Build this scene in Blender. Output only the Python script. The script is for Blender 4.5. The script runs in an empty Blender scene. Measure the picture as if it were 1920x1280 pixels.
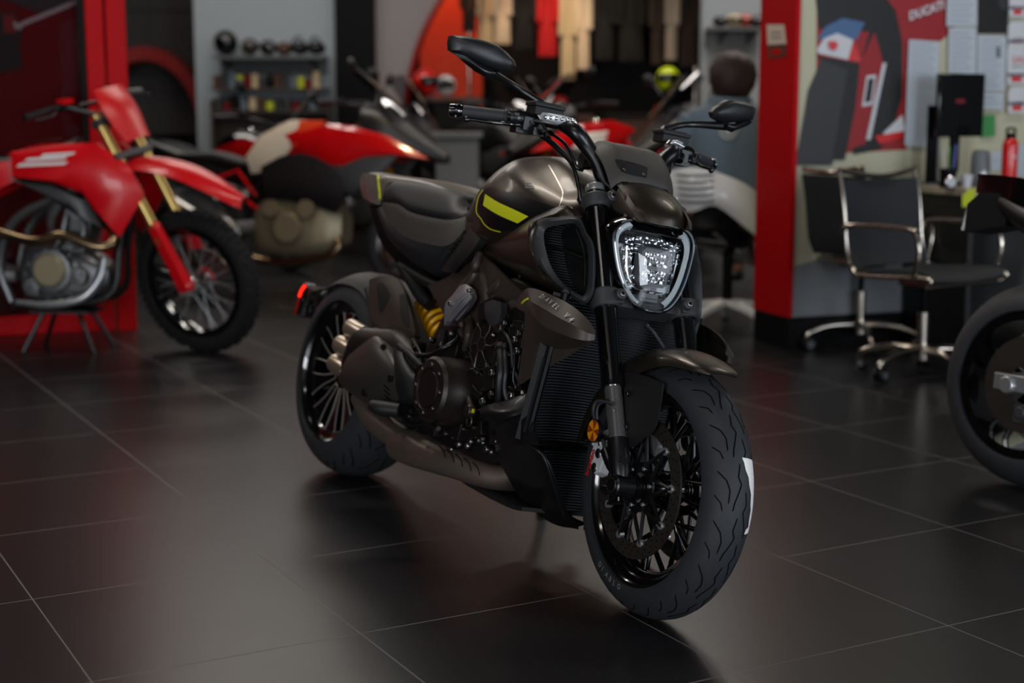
import bpy, bmesh, math, random
from mathutils import Vector as V, Matrix as M, noise
R = math.radians
pi = math.pi
random.seed(7)
SC = bpy.context.scene
COL = SC.collection

# ------------------------------------------------------------------ camera
F_PX = 2809.6; PITCH = .155177; YAW = .50173; TILE = .6; CAM_H = 1.17258
cd = bpy.data.cameras.new('camera'); cam = bpy.data.objects.new('camera', cd); COL.objects.link(cam)
cd.sensor_width = 36; cd.lens = F_PX * 36 / 1920; cd.clip_end = 100
cam.location = (0, 0, CAM_H); cam.rotation_euler = (pi / 2 - PITCH, 0, 0)
cd.dof.use_dof = True; cd.dof.focus_distance = 3.42; cd.dof.aperture_fstop = 2.2
SC.camera = cam

def ray(px, py):
    a = (px - 960) / F_PX; b = (640 - py) / F_PX
    c, s = math.cos(PITCH), math.sin(PITCH)
    return V((a, c + b * s, -s + b * c))
def at(px, py, Y):                     # point at pixel on the world plane y=Y
    r = ray(px, py); return V((0, 0, CAM_H)) + r * (Y / r.y)
def floor_at(px, py, z=0.):
    r = ray(px, py); return V((0, 0, CAM_H)) + r * ((z - CAM_H) / r.z)

# ------------------------------------------------------------------ materials
def lin(c):
    c = c / 255.
    return c / 12.92 if c <= .04045 else ((c + .055) / 1.055) ** 2.4
def rgb(h):
    h = h.lstrip('#'); return tuple(lin(int(h[i:i + 2], 16)) for i in (0, 2, 4)) + (1,)
MATS = {}
def mat(name, col, rough=.5, metal=0., spec=.5, coat=0., bump=0., bscale=200., emit=None, estr=0., var=0., trans=0., alpha=1., sheen=0.):
    m = bpy.data.materials.new(name); m.use_nodes = True
    nt = m.node_tree; b = nt.nodes['Principled BSDF']
    b.inputs['Base Color'].default_value = rgb(col)
    b.inputs['Roughness'].default_value = rough
    b.inputs['Metallic'].default_value = metal
    b.inputs['Specular IOR Level'].default_value = spec
    b.inputs['Coat Weight'].default_value = coat; b.inputs['Coat Roughness'].default_value = .08
    b.inputs['Transmission Weight'].default_value = trans
    b.inputs['Alpha'].default_value = alpha
    b.inputs['Sheen Weight'].default_value = sheen
    if emit:
        b.inputs['Emission Color'].default_value = rgb(emit); b.inputs['Emission Strength'].default_value = estr
    if bump or var:
        tc = nt.nodes.new('ShaderNodeTexCoord'); n = nt.nodes.new('ShaderNodeTexNoise')
        n.inputs['Scale'].default_value = bscale; n.inputs['Detail'].default_value = 4
        nt.links.new(tc.outputs['Object'], n.inputs['Vector'])
        if bump:
            bp = nt.nodes.new('ShaderNodeBump'); bp.inputs['Strength'].default_value = bump; bp.inputs['Distance'].default_value = .001
            nt.links.new(n.outputs['Fac'], bp.inputs['Height']); nt.links.new(bp.outputs['Normal'], b.inputs['Normal'])
        if var:
            mr = nt.nodes.new('ShaderNodeMapRange'); mr.inputs['To Min'].default_value = max(.02, rough - var); mr.inputs['To Max'].default_value = rough + var
            nt.links.new(n.outputs['Fac'], mr.inputs['Value']); nt.links.new(mr.outputs['Result'], b.inputs['Roughness'])
    MATS[name] = m
    return m
mat('bronze', '#3f3830', .33, .75, coat=.12, bump=.05, bscale=2500)
mat('bronze_dark', '#3d352f', .46, .3, bump=.05, bscale=2000)
mat('matte_black', '#141415', .55, 0, spec=.4)
mat('matte_grey', '#37383a', .5, .3)
mat('gloss_black', '#08080a', .13, 0, coat=.8)
mat('satin_black', '#0d0d0f', .3, 0)
mat('cast_dark', '#25211f', .42, .6, bump=.3, bscale=600)
mat('rubber', '#26282c', .62, 0, spec=.45, bump=.15, bscale=900)
mat('hose_rubber', '#121315', .45)
mat('rubber_dark', '#060606', .9, 0, spec=.1)
mat('chrome', '#d9dadc', .06, 1)
mat('steel', '#a5a39f', .3, 1)
mat('steel_dark', '#5b5550', .34, .9, bump=.2, bscale=300)
mat('exhaust_steel', '#94857a', .42, .85)
mat('tip_steel', '#c3b4a2', .3, .85)
mat('silver', '#b9bcbe', .32, .8)
mat('seat_leather', '#3c3834', .58, 0, bump=.4, bscale=700)
mat('seat_side', '#15171b', .55, 0, bump=.2, bscale=700)
mat('bracket_grey', '#7f7c82', .38, .35)
mat('grey_paint', '#6a6762', .35, .4)
mat('neon_yellow', '#c6cc12', .45)
mat('spring_yellow', '#e8a708', .35, coat=.3)
mat('decal_grey', '#6e6a64', .5)
mat('decal_light', '#b8b4ac', .5)
mat('red_text', '#c01410', .4)
mat('amber', '#e08a08', .12, 0, coat=.6, emit='#d07000', estr=.0)
mat('amber_dark', '#8a3c04', .12, 0, coat=.6)
mat('radiator', '#121315', .4, .6)
mat('radiator_fin', '#74777c', .35, .85)
mat('rim_edge', '#c4bab0', .3, .7)
mat('reflector', '#e8ecf0', .10, 1)
mat('caliper_silver', '#d2d5d8', .35, .2)
mat('stanchion_chrome', '#d6d0d0', .14, .93)
mat('projector_grey', '#55585c', .35, .3)
mat('led_white', '#ffffff', .3, emit='#f4f7ff', estr=5.)
mat('tail_red', '#7c0a06', .15, 0, coat=.5)
mat('tail_glow', '#d01008', .3, emit='#ff2412', estr=2.2)
mat('sticker_white', '#f4f2ee', .35, 0, emit='#ffffff', estr=0.)
mat('disc_steel', '#6e675f', .33, .9, bump=.3, bscale=150)
mat('satin_dark', '#131315', .36, .2, coat=.1, bump=.03, bscale=2500)
mat('drl', '#c6d2d8', .12, 0, coat=.8)
mat('cover_grey', '#3a3733', .55, .1, bump=.3, bscale=900)
mat('mirror_shell', '#1b1c1e', .42, .0)
mat('signal_clear', '#c9ced3', .1, .4, coat=.5)
mat('muffler_black', '#35322f', .40, .25, bump=.05, bscale=2500)
mat('cover_brown', '#241d1a', .4, .4)
mat('cast_edge', '#564d47', .35, .7)
mat('wall_pink', '#8d8584', .6)
mat('tile_brown', '#2c2523', .4)
mat('shelf_board', '#74787c', .5)
def glass_mat(name, col='#ffffff', rough=.0, f0=.04):
    m = bpy.data.materials.new(name); m.use_nodes = True; nt = m.node_tree; nt.nodes.clear(); N = nt.nodes; L = nt.links
    o = N.new('ShaderNodeOutputMaterial'); mx = N.new('ShaderNodeMixShader'); t = N.new('ShaderNodeBsdfTransparent'); g = N.new('ShaderNodeBsdfGlossy')
    lw = N.new('ShaderNodeLayerWeight'); pw = N.new('ShaderNodeMath'); pw.operation = 'POWER'; pw.inputs[1].default_value = 4.; ad = N.new('ShaderNodeMath'); ad.operation = 'MULTIPLY_ADD'; ad.inputs[1].default_value = .85; ad.inputs[2].default_value = f0
    t.inputs[0].default_value = rgb(col); g.inputs['Roughness'].default_value = rough
    L.new(lw.outputs['Facing'], pw.inputs[0]); L.new(pw.outputs[0], ad.inputs[0]); L.new(ad.outputs[0], mx.inputs[0]); L.new(t.outputs[0], mx.inputs[1]); L.new(g.outputs[0], mx.inputs[2]); L.new(mx.outputs[0], o.inputs[0])
    MATS[name] = m; return m
glass_mat('clear_lens')
glass_mat('smoke_screen', '#d6d6da', f0=.06)
glass_mat('shop_glass', '#d8d0d0', f0=.012)

# ------------------------------------------------------------------ mesh builder
def catmull(P, k=4, closed=False):
    n = len(P); out = []
    if n < 3 and not closed:
        return [P[0].lerp(P[-1], i / k) for i in range(k)] + [P[-1]] if n == 2 else list(P)
    rng = range(n if closed else n - 1)
    for i in rng:
        if closed: a, b, c, d = P[(i - 1) % n], P[i], P[(i + 1) % n], P[(i + 2) % n]
        else:
            b, c = P[i], P[i + 1]; a = P[i - 1] if i > 0 else b * 2 - c; d = P[i + 2] if i + 2 < n else c * 2 - b
        for j in range(k):
            t = j / k
            out.append((b * 2 + (c - a) * t + (a * 2 - b * 5 + c * 4 - d) * t * t + (b * 3 - a - c * 3 + d) * t ** 3) * .5)
    if not closed: out.append(P[-1].copy())
    return out
def frame_of(d):
    d = d.normalized(); u = V((0, 0, 1)) if abs(d.z) < .9 else V((1, 0, 0))
    a = d.cross(u).normalized(); b = d.cross(a).normalized()
    return a, b
class MB:
    def __init__(s, X=None): s.v = []; s.f = []; s.mi = []; s.X = X; s.cur = 0
    def m(s, i): s.cur = i; return s
    def add(s, vs, fs):
        o = len(s.v); s.v += [V(v) for v in vs]
        for f in fs: s.f.append([i + o for i in f]); s.mi.append(s.cur)
        return s
    def tube(s, P, r, n=12, k=1, caps=True, closed=False, sx=1.):
        P = [V(p) for p in P]
        if k > 1:
            if isinstance(r, (list, tuple)):
                R4 = catmull([V((q, 0, 0)) for q in r], k, closed); r = [q.x for q in R4]
            P = catmull(P, k, closed)
        if not isinstance(r, (list, tuple)): r = [r] * len(P)
        N = len(P); vs = []; fs = []; pa = None
        for i, p in enumerate(P):
            if closed: d = P[(i + 1) % N] - P[i - 1]
            else: d = P[min(i + 1, N - 1)] - P[max(i - 1, 0)]
            if d.length < 1e-9: d = V((0, 0, 1))
            d.normalize()
            if pa is None: a, b = frame_of(d)
            else:
                a = (pa - d * pa.dot(d))
                a = a.normalized() if a.length > 1e-6 else frame_of(d)[0]
                b = d.cross(a)
            pa = a
            for j in range(n):
                t = 2 * pi * j / n; vs.append(p + (a * math.cos(t) * sx + b * math.sin(t)) * r[i])
        for i in range(N if closed else N - 1):
            for j in range(n):
                i2 = (i + 1) % N
                fs.append((i * n + j, i * n + (j + 1) % n, i2 * n + (j + 1) % n, i2 * n + j))
        if caps and not closed:
            fs.append(tuple(range(n))[::-1]); fs.append(tuple((N - 1) * n + j for j in range(n)))
        return s.add(vs, fs)
    def lathe(s, prof, o, ax, n=48, closed=False, caps=False):
        o = V(o); ax = V(ax).normalized(); a, b = frame_of(ax); vs = []; fs = []
        for (r, h) in prof:
            for j in range(n):
                t = 2 * pi * j / n; vs.append(o + ax * h + (a * math.cos(t) + b * math.sin(t)) * r)
        m = len(prof)
        for i in range(m if closed else m - 1):
            i2 = (i + 1) % m
            for j in range(n): fs.append((i * n + j, i2 * n + j, i2 * n + (j + 1) % n, i * n + (j + 1) % n))
        if caps:
            fs.append(tuple(range(n))); fs.append(tuple((m - 1) * n + j for j in range(n))[::-1])
        return s.add(vs, fs)
    def cyl(s, a, b, r, n=16, r2=None, ch=0.):
        a, b = V(a), V(b); L = (b - a).length; r2 = r if r2 is None else r2
        if ch: pr = [(max(r - ch, 1e-4), 0), (r, ch), (r2, L - ch), (max(r2 - ch, 1e-4), L)]
        else: pr = [(r, 0), (r2, L)]
        return s.lathe(pr, a, b - a, n, caps=True)
    def box(s, c, size, Rm=None):
        c = V(c); hx, hy, hz = [q / 2 for q in size]; vs = []
        for x in (-hx, hx):
            for y in (-hy, hy):
                for z in (-hz, hz):
                    p = V((x, y, z)); vs.append(c + (Rm @ p if Rm else p))
        return s.add(vs, [(0, 1, 3, 2), (4, 6, 7, 5), (0, 4, 5, 1), (2, 3, 7, 6), (0, 2, 6, 4), (1, 5, 7, 3)])
    def prism(s, P, off, taper=1.):
        P = [V(p) for p in P]; off = V(off); n = len(P); c = sum(P, V()) / n
        Q = [c + (p - c) * taper + off for p in P]
        fs = [tuple(range(n)), tuple(range(2 * n - 1, n - 1, -1))] + [(i, i + n, (i + 1) % n + n, (i + 1) % n) for i in range(n)]
        return s.add(P + Q, fs)
    def plate(s, pts, y0, y1, taper=1., axis='y'):   # outline of (x,z) between y0 and y1
        f = {'y': lambda a, b, h: V((a, h, b)), 'x': lambda a, b, h: V((h, a, b)), 'z': lambda a, b, h: V((a, b, h))}[axis]
        P = [f(a, b, y0) for a, b in pts]; off = f(0, 0, y1) - f(0, 0, y0)
        return s.prism(P, off, taper)
    def loft(s, rings, caps=True, closed=True, k=1):
        rings = [[V(p) for p in r] for r in rings]
        if k > 1:
            m = len(rings[0]); cols = [catmull([r[j] for r in rings], k) for j in range(m)]
            rings = [[cols[j][i] for j in range(m)] for i in range(len(cols[0]))]
        n = len(rings[0]); vs = [p for r in rings for p in r]; fs = []
        for i in range(len(rings) - 1):
            for j in range(n if closed else n - 1):
                fs.append((i * n + j, i * n + (j + 1) % n, (i + 1) * n + (j + 1) % n, (i + 1) * n + j))
        if caps and closed: fs += [tuple(range(n))[::-1], tuple((len(rings) - 1) * n + j for j in range(n))]
        return s.add(vs, fs)
    def patch(s, rows, k=4, thick=.004, mirror=False, kr=None, axis=None):   # grid of points -> smooth thick panel
        rows = [[V(p) for p in r] for r in rows]; kr = kr or k
        rows = [catmull(r, k) for r in rows]
        m = len(rows[0]); cols = [catmull([r[j] for r in rows], kr) for j in range(m)]
        G = [[cols[j][i] for j in range(m)] for i in range(len(cols[0]))]
        a, b = len(G), m; Nn = [[None] * b for _ in range(a)]
        for i in range(a):
            for j in range(b):
                du = G[min(i + 1, a - 1)][j] - G[max(i - 1, 0)][j]; dv = G[i][min(j + 1, b - 1)] - G[i][max(j - 1, 0)]
                nn = du.cross(dv); Nn[i][j] = nn.normalized() if nn.length > 1e-12 else V((0, 0, 0))
        vs = [G[i][j] for i in range(a) for j in range(b)] + [G[i][j] + Nn[i][j] * thick for i in range(a) for j in range(b)]
        o = a * b; fs = []
        for i in range(a - 1):
            for j in range(b - 1):
                q = (i * b + j, i * b + j + 1, (i + 1) * b + j + 1, (i + 1) * b + j)
                fs.append(q[::-1]); fs.append(tuple(x + o for x in q))
        for j in range(b - 1):
            fs.append((j, j + 1, j + 1 + o, j + o)); q = (a - 1) * b; fs.append((q + j + 1, q + j, q + j + o, q + j + 1 + o))
        for i in range(a - 1):
            fs.append(((i + 1) * b, i * b, i * b + o, (i + 1) * b + o)); fs.append((i * b + b - 1, (i + 1) * b + b - 1, (i + 1) * b + b - 1 + o, i * b + b - 1 + o))
        s.add(vs, fs)
        if mirror: s.add([V((v.x, -v.y, v.z)) for v in vs], [f[::-1] for f in fs])
        return s
    def ell(s, c, r, n=20, m=12, Rm=None):
        c = V(c); r = (r, r, r) if not isinstance(r, (tuple, list)) else r; vs = []; fs = []
        for i in range(m + 1):
            ph = pi * i / m
            for j in range(n):
                th = 2 * pi * j / n; p = V((math.sin(ph) * math.cos(th) * r[0], math.sin(ph) * math.sin(th) * r[1], math.cos(ph) * r[2]))
                vs.append(c + (Rm @ p if Rm else p))
        for i in range(m):
            for j in range(n): fs.append((i * n + j, (i + 1) * n + j, (i + 1) * n + (j + 1) % n, i * n + (j + 1) % n))
        return s.add(vs, fs)
    def bolt(s, c, ax, r=.006, h=.004):
        c = V(c); ax = V(ax).normalized()
        s.lathe([(r * .45, h * .3), (r * .5, h * .95), (r * .85, h), (r, h * .7), (r, -h)], c, ax, 10)
        return s
    def txt(s, string, size, o, xd, yd, ext=.0006, shear=0., bold=0., sxf=1., align='LEFT', space=1.):
        cu = bpy.data.curves.new('t', 'FONT'); cu.body = string; cu.size = size; cu.extrude = 0; cu.shear = shear; cu.offset = bold; cu.align_x = align; cu.space_character = space
        cu.resolution_u = 3
        ob = bpy.data.objects.new('t', cu); COL.objects.link(ob)
        dg = bpy.context.evaluated_depsgraph_get(); me = bpy.data.meshes.new_from_object(ob.evaluated_get(dg))
        xd = V(xd).normalized(); yd = V(yd); yd = (yd - xd * yd.dot(xd)).normalized(); zd = xd.cross(yd); o = V(o)
        vs = [o + xd * v.co.x * sxf + yd * v.co.y + zd * ext for v in me.vertices]; fs = [tuple(p.vertices) for p in me.polygons]
        bpy.data.objects.remove(ob); bpy.data.curves.remove(cu); bpy.data.meshes.remove(me)
        return s.add(vs, fs)
    def mirror(s):   # add a copy across y=0
        vs = [V((v.x, -v.y, v.z)) for v in s.v]; fs = [f[::-1] for f in s.f]; mi = list(s.mi); o = len(s.v)
        s.v += vs; s.f += [[i + o for i in f] for f in fs]; s.mi += mi; return s
    def flip(s):     # replace by its mirror image across y=0
        s.v = [V((v.x, -v.y, v.z)) for v in s.v]; s.f = [f[::-1] for f in s.f]; return s
    def build(s, name, mats, parent=None, ang=38, bevel=0., sub=0, seg=2, recalc=True):
        me = bpy.data.meshes.new(name); X = s.X
        vs = [X @ v for v in s.v] if X else s.v
        me.from_pydata([tuple(v) for v in vs], [], s.f); mats = mats if isinstance(mats, (list, tuple)) else [mats]
        for mm in mats: me.materials.append(MATS[mm] if isinstance(mm, str) else mm)
        me.polygons.foreach_set('material_index', s.mi)
        if recalc:
            bm = bmesh.new(); bm.from_mesh(me); bmesh.ops.recalc_face_normals(bm, faces=bm.faces); bm.to_mesh(me); bm.free()
        me.polygons.foreach_set('use_smooth', [True] * len(me.polygons)); me.set_sharp_from_angle(angle=R(ang)); me.update()
        o = bpy.data.objects.new(name, me); COL.objects.link(o)
        if parent is not None: o.parent = parent
        if bevel:
            b = o.modifiers.new('bevel', 'BEVEL'); b.width = bevel; b.segments = seg; b.limit_method = 'ANGLE'; b.angle_limit = R(35); b.harden_normals = False
        if sub:
            d = o.modifiers.new('subsurf', 'SUBSURF'); d.levels = sub; d.render_levels = sub
        return o
def tag(o, label=None, cat=None, group=None, kind=None):
    if label: o['label'] = label
    if cat: o['category'] = cat
    if group: o['group'] = group
    if kind: o['kind'] = kind
    return o
def empty(name, loc=(0, 0, 0), rz=0., label=None, cat=None, group=None):
    o = bpy.data.objects.new(name, None); COL.objects.link(o); o.location = loc; o.rotation_euler = (0, 0, rz); o.empty_display_size = .1
    return tag(o, label, cat, group)
def kids(o): return [c for c in bpy.data.objects if c.parent == o]
def copy_tree(o, parent=None):
    c = o.copy(); COL.objects.link(c)
    if parent is not None: c.parent = parent
    for ch in kids(o): copy_tree(ch, c)
    return c
def _pair(s, name, mats, parent=None, **kw):
    a = s.build(name, mats, parent, **kw); s.flip(); b = s.build(name, mats, parent, **kw); return a, b
MB.pair = _pair
# ================================================================== THE ROOM (structure)
def tile_material():
    m = bpy.data.materials.new('floor_tiles'); m.use_nodes = True; nt = m.node_tree; N = nt.nodes; L = nt.links; b = N['Principled BSDF']
    tc = N.new('ShaderNodeTexCoord'); sp = N.new('ShaderNodeSeparateXYZ'); L.new(tc.outputs['Object'], sp.inputs[0])
    def mth(op, a, bb=None, c=None):
        n = N.new('ShaderNodeMath'); n.operation = op
        for i, q in enumerate((a, bb, c)):
            if q is None: continue
            if isinstance(q, (int, float)): n.inputs[i].default_value = q
            else: L.new(q, n.inputs[i])
        return n.outputs[0]
    ms = []; ids = []
    for ax, off in (('X', 1.09558), ('Y', 6.00547)):
        q = mth('SUBTRACT', mth('DIVIDE', sp.outputs[ax], TILE), off)
        fr = mth('FRACT', mth('ADD', q, 100.5)); d = mth('ABSOLUTE', mth('SUBTRACT', fr, .5))
        ms.append(mth('LESS_THAN', d, .0030)); ids.append(mth('FLOOR', mth('ADD', q, 100.)))
    g = mth('MAXIMUM', ms[0], ms[1])
    wn = N.new('ShaderNodeTexWhiteNoise'); wn.noise_dimensions = '2D'; cb = N.new('ShaderNodeCombineXYZ'); L.new(ids[0], cb.inputs[0]); L.new(ids[1], cb.inputs[1]); L.new(cb.outputs[0], wn.inputs['Vector'])
    no = N.new('ShaderNodeTexNoise'); no.inputs['Scale'].default_value = 3.; no.inputs['Detail'].default_value = 6; L.new(tc.outputs['Object'], no.inputs['Vector'])
    cr = N.new('ShaderNodeValToRGB'); cr.color_ramp.elements[0].color = rgb('#161517'); cr.color_ramp.elements[1].color = rgb('#222123')
    L.new(mth('ADD', mth('MULTIPLY', no.outputs['Fac'], .7), mth('MULTIPLY', wn.outputs['Value'], .3)), cr.inputs[0])
    mx = N.new('ShaderNodeMix'); mx.data_type = 'RGBA'; L.new(g, mx.inputs['Factor']); L.new(cr.outputs[0], mx.inputs['A']); mx.inputs['B'].default_value = rgb('#6e6966'); L.new(mx.outputs['Result'], b.inputs['Base Color'])
    n2 = N.new('ShaderNodeTexNoise'); n2.inputs['Scale'].default_value = 1.3; n2.inputs['Detail'].default_value = 8; L.new(tc.outputs['Object'], n2.inputs['Vector'])
    rr = mth('ADD', mth('MULTIPLY', n2.outputs['Fac'], .07), .265); r2 = mth('ADD', rr, mth('MULTIPLY', g, .4)); L.new(r2, b.inputs['Roughness'])
    n3 = N.new('ShaderNodeTexNoise'); n3.inputs['Scale'].default_value = 260; L.new(tc.outputs['Object'], n3.inputs['Vector'])
    bp = N.new('ShaderNodeBump'); bp.inputs['Strength'].default_value = .12; bp.inputs['Distance'].default_value = .0006
    L.new(mth('SUBTRACT', n3.outputs['Fac'], mth('MULTIPLY', g, 1.5)), bp.inputs['Height']); L.new(bp.outputs['Normal'], b.inputs['Normal'])
    b.inputs['Specular IOR Level'].default_value = .38
    return m
FLOOR_MAT = tile_material()
fl = MB(); fl.box((0, 0, -.05), (1, 1, .1)); 
def world_box(name, x0, x1, y0, y1, z0, z1, m, parent=None, kind='structure'):
    b = MB(); b.box(((x0 + x1) / 2, (y0 + y1) / 2, (z0 + z1) / 2), (x1 - x0, y1 - y0, z1 - z0)); o = b.build(name, m, parent)
    if kind: o['kind'] = kind
    return o
c_, s_ = math.cos(-YAW), math.sin(-YAW)
def to_tile(x, y): return (c_ * x - s_ * y, s_ * x + c_ * y)
X0, X1, Y0, Y1, ZC = -7.2, 6.6, -5.0, 15.6, 3.6
f = MB(); pts = [to_tile(*q) for q in ((X0, Y0), (X1, Y0), (X1, Y1), (X0, Y1))]
f.plate(pts, -.1, 0, axis='z'); fo = f.build('floor', FLOOR_MAT); fo.rotation_euler = (0, 0, YAW); fo['kind'] = 'structure'
# ================================================================== THE BLACK MOTORCYCLE
BX, BY, BH, BL, ST, RK = -.5376, 4.7091, -1.0197, .2167, -.0705, .4511
WB = 1.593
bike = empty('motorcycle', (BX, BY, .004))
bike.rotation_euler = (M.Rotation(BH, 4, 'Z') @ M.Rotation(-BL, 4, 'X')).to_euler()
tag(bike, 'matte black and bronze muscle motorcycle with yellow tank stripe in the middle', 'motorcycle')
BM = M.Translation((BX, BY, .0)) @ M.Rotation(BH, 4, 'Z') @ M.Rotation(-BL, 4, 'X'); BMi = BM.inverted()
AX = V((-math.sin(RK), 0, math.cos(RK))); SPt = V((WB + .112, 0, 0))
SX = M.Translation(SPt) @ M.Rotation(ST, 4, AX) @ M.Translation(-SPt)
STi = (BM @ SX).inverted()
def unp(px, py, k, val, Mi=BMi):
    o = Mi @ V((0, 0, CAM_H)); r = (Mi @ (V((0, 0, CAM_H)) + ray(px, py))) - o
    return o + r * ((val - o[k]) / r[k])
def P(px, py, y): return unp(px, py, 1, y)
def PX(px, py, x): return unp(px, py, 0, x)
def Q(px, py, y): return unp(px, py, 1, y, STi)
def QX(px, py, x): return unp(px, py, 0, x, STi)

def tire_profile(Ro, hw, rim, depth, n=14):
    pr = []
    for i in range(-n, n + 1):
        a = i / n * pi / 2
        pr.append((Ro - depth * (1 - math.cos(a)), hw * math.sin(a)))
    lo = Ro - depth
    pr = [(rim, -hw * .70), (rim + .004, -hw * .80), ((rim + lo) / 2, -hw * .99)] + pr + [((rim + lo) / 2, hw * .99), (rim + .004, hw * .80), (rim, hw * .70)]
    return pr
def on_tire(C, Ro, hw, depth, th, a, lift=.0004):      # th around wheel (0 = up, + towards front), a = crown angle (- = right side)
    r = Ro - depth * (1 - math.cos(a)) + lift * math.cos(a); y = (hw + lift) * math.sin(a)
    return V(C) + V((r * math.sin(th), y, r * math.cos(th)))
def groove(mb, C, Ro, hw, depth, pts, w=.003):
    # pts: list of (theta, crown angle); subdivide and ribbon
    D = []
    for (t0, a0), (t1, a1) in zip(pts[:-1], pts[1:]):
        for i in range(5): D.append((t0 + (t1 - t0) * i / 5, a0 + (a1 - a0) * i / 5))
    D.append(pts[-1]); L = len(D); vs = []; fs = []
    for i, (t, a) in enumerate(D):
        p = on_tire(C, Ro, hw, depth, t, a); q = on_tire(C, Ro, hw, depth, *D[min(i + 1, L - 1)]); o = on_tire(C, Ro, hw, depth, *D[max(i - 1, 0)])
        nn = on_tire(C, Ro, hw, depth, t, a, .01) - p; sd = (q - o).cross(nn).normalized(); ww = w * (.35 if i in (0, L - 1) else 1.) / 2
        vs += [p - sd * ww, p + sd * ww]
    for i in range(L - 1): fs.append((2 * i, 2 * i + 1, 2 * i + 3, 2 * i + 2))
    mb.add(vs, fs)

# ---------------------------------------------------------------- front wheel
FC = V((WB, 0, .2995))
def wheel_front():
    w = MB(SX)
    rim = [(.196, -.030), (.210, -.040), (.2285, -.046), (.2295, -.051), (.2230, -.052), (.2140, -.046), (.2060, -.034), (.198, -.012), (.1965, 0),
           (.198, .012), (.206, .034), (.214, .046), (.223, .052), (.2295, .051), (.2285, .046), (.21, .04), (.196, .03), (.190, .012), (.189, 0), (.190, -.012)]
    w.lathe(rim, FC, (0, 1, 0), 96, closed=True)
    w.lathe([(.001, -.052), (.026, -.052), (.034, -.046), (.038, -.02), (.038, .02), (.034, .046), (.026, .052), (.001, .052)], FC, (0, 1, 0), 32)
    for i in range(7):
        a0 = 2 * pi * i / 7 + .1
        for sd in (-1, 1):
            for d1, d2, y0, y1 in ((sd * .12, sd * .32, -.026 * sd, -.016 * sd), ):
                p0 = FC + V((.034 * math.sin(a0 + d1), y0, .034 * math.cos(a0 + d1)))
                p1 = FC + V((.12 * math.sin(a0 + d1 + .1 * sd), y1 * 1.1, .12 * math.cos(a0 + d1 + .1 * sd)))
                p2 = FC + V((.197 * math.sin(a0 + d2), y1 * .7, .197 * math.cos(a0 + d2)))
                w.tube([p0, p1, p2], [.0085, .0062, .0075], 8, k=3, sx=.75)
                p3 = FC + V((.197 * math.sin(a0 - sd * .04), y1 * .7, .197 * math.cos(a0 - sd * .04)))
                w.tube([p1, p3], [.0055, .0065], 8)
    w.m(1)
    # machined edge lines on the spokes
    for i in range(7):
        a0 = 2 * pi * i / 7 + .1
        for sd in (-1, 1):
            y1 = -.016 * sd; off = V((0, -.0066 if sd > 0 else .0066, 0))
            p1 = FC + V((.12 * math.sin(a0 + sd * .22), y1 * 1.1, .12 * math.cos(a0 + sd * .22))) + off
            p2 = FC + V((.19 * math.sin(a0 + sd * .31), y1 * .7, .19 * math.cos(a0 + sd * .31))) + off
            w.tube([p1, p2], .0009, 5)
    return w.build('front_wheel', ['gloss_black', 'rim_edge'], bike)
fw = wheel_front()
TIRE_F = (.2995, .061, .090)
t = MB(SX); pr = tire_profile(.2995, .061, .2265, .066)
t.lathe(pr, FC, (0, 1, 0), 128)
t.m(1)
GA = (.2995, .061, .066)
for i in range(16):
    b = 2 * pi * i / 16
    for sd, ph in ((-1, 0), (1, .2)):
        z = b + ph
        groove(t, FC, *GA, [(z, .12 * sd), (z + .10, .20 * sd), (z + .155, .08 * sd), (z + .29, .30 * sd), (z + .35, .34 * sd)], .0032)
        groove(t, FC, *GA, [(z + .05, .95 * sd), (z + .13, .62 * sd), (z + .20, .50 * sd), (z + .30, .52 * sd)], .0030)
        groove(t, FC, *GA, [(z + .24, 1.05 * sd), (z + .30, .78 * sd), (z + .36, .70 * sd)], .0028)
t.m(2)
for i, ch in enumerate('DIABLO'):
    th = R(180 + 30 - i * 4.6); r = .247; p = FC + V((r * math.sin(th), -.0612, r * math.cos(th)))
    er = V((math.sin(th), 0, math.cos(th))); et = V((-math.cos(th), 0, math.sin(th)))
    t.txt(ch, .017, p, -et if False else et * -1 * -1, er * -1, .0, bold=.0006)
# white shipping label wrapped over the tread
t.m(3)
def lab(th, a): return on_tire(FC, *GA, th, a, .0012)
lt = MB(SX)
rows = []
edges = [(R(65), -.02, .62), (R(67), .05, .64), (R(70), .10, .66), (R(73), .24, .70), (R(76), .28, .72), (R(80), .42, .74), (R(84), .44, .78), (R(87), .52, .80), (R(91), .50, .82), (R(94), .56, .82), (R(95), .40, .82), (R(97), .36, .82)]
vs = []; fs = []; nn = 6
for th, a0, a1 in edges:
    for j in range(nn): vs.append(lab(th, a0 + (a1 - a0) * j / (nn - 1)))
for i in range(len(edges) - 1):
    for j in range(nn - 1): fs.append((i * nn + j, i * nn + j + 1, (i + 1) * nn + j + 1, (i + 1) * nn + j))
t.add(vs, fs)
t.m(1)
random.seed(8)
for i in range(26):
    th_, a_ = R(random.uniform(68, 95)), random.uniform(.40, .76); q_ = .0022 * random.uniform(.5, 1.2)
    if th_ < R(74) or a_ > .5: t.add([lab(th_, a_) , lab(th_ + q_ * 3, a_ + .004), lab(th_ + q_ * 3.4, a_ + .03), lab(th_ + q_, a_ + .02)], [(0, 1, 2, 3)]); t.v[-4:] = [v_ + (v_ - FC).normalized() * .0006 for v_ in t.v[-4:]]
tire_f = t.build('tire', ['rubber', 'rubber_dark', 'decal_grey', 'sticker_white'], fw, recalc=False)
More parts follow.
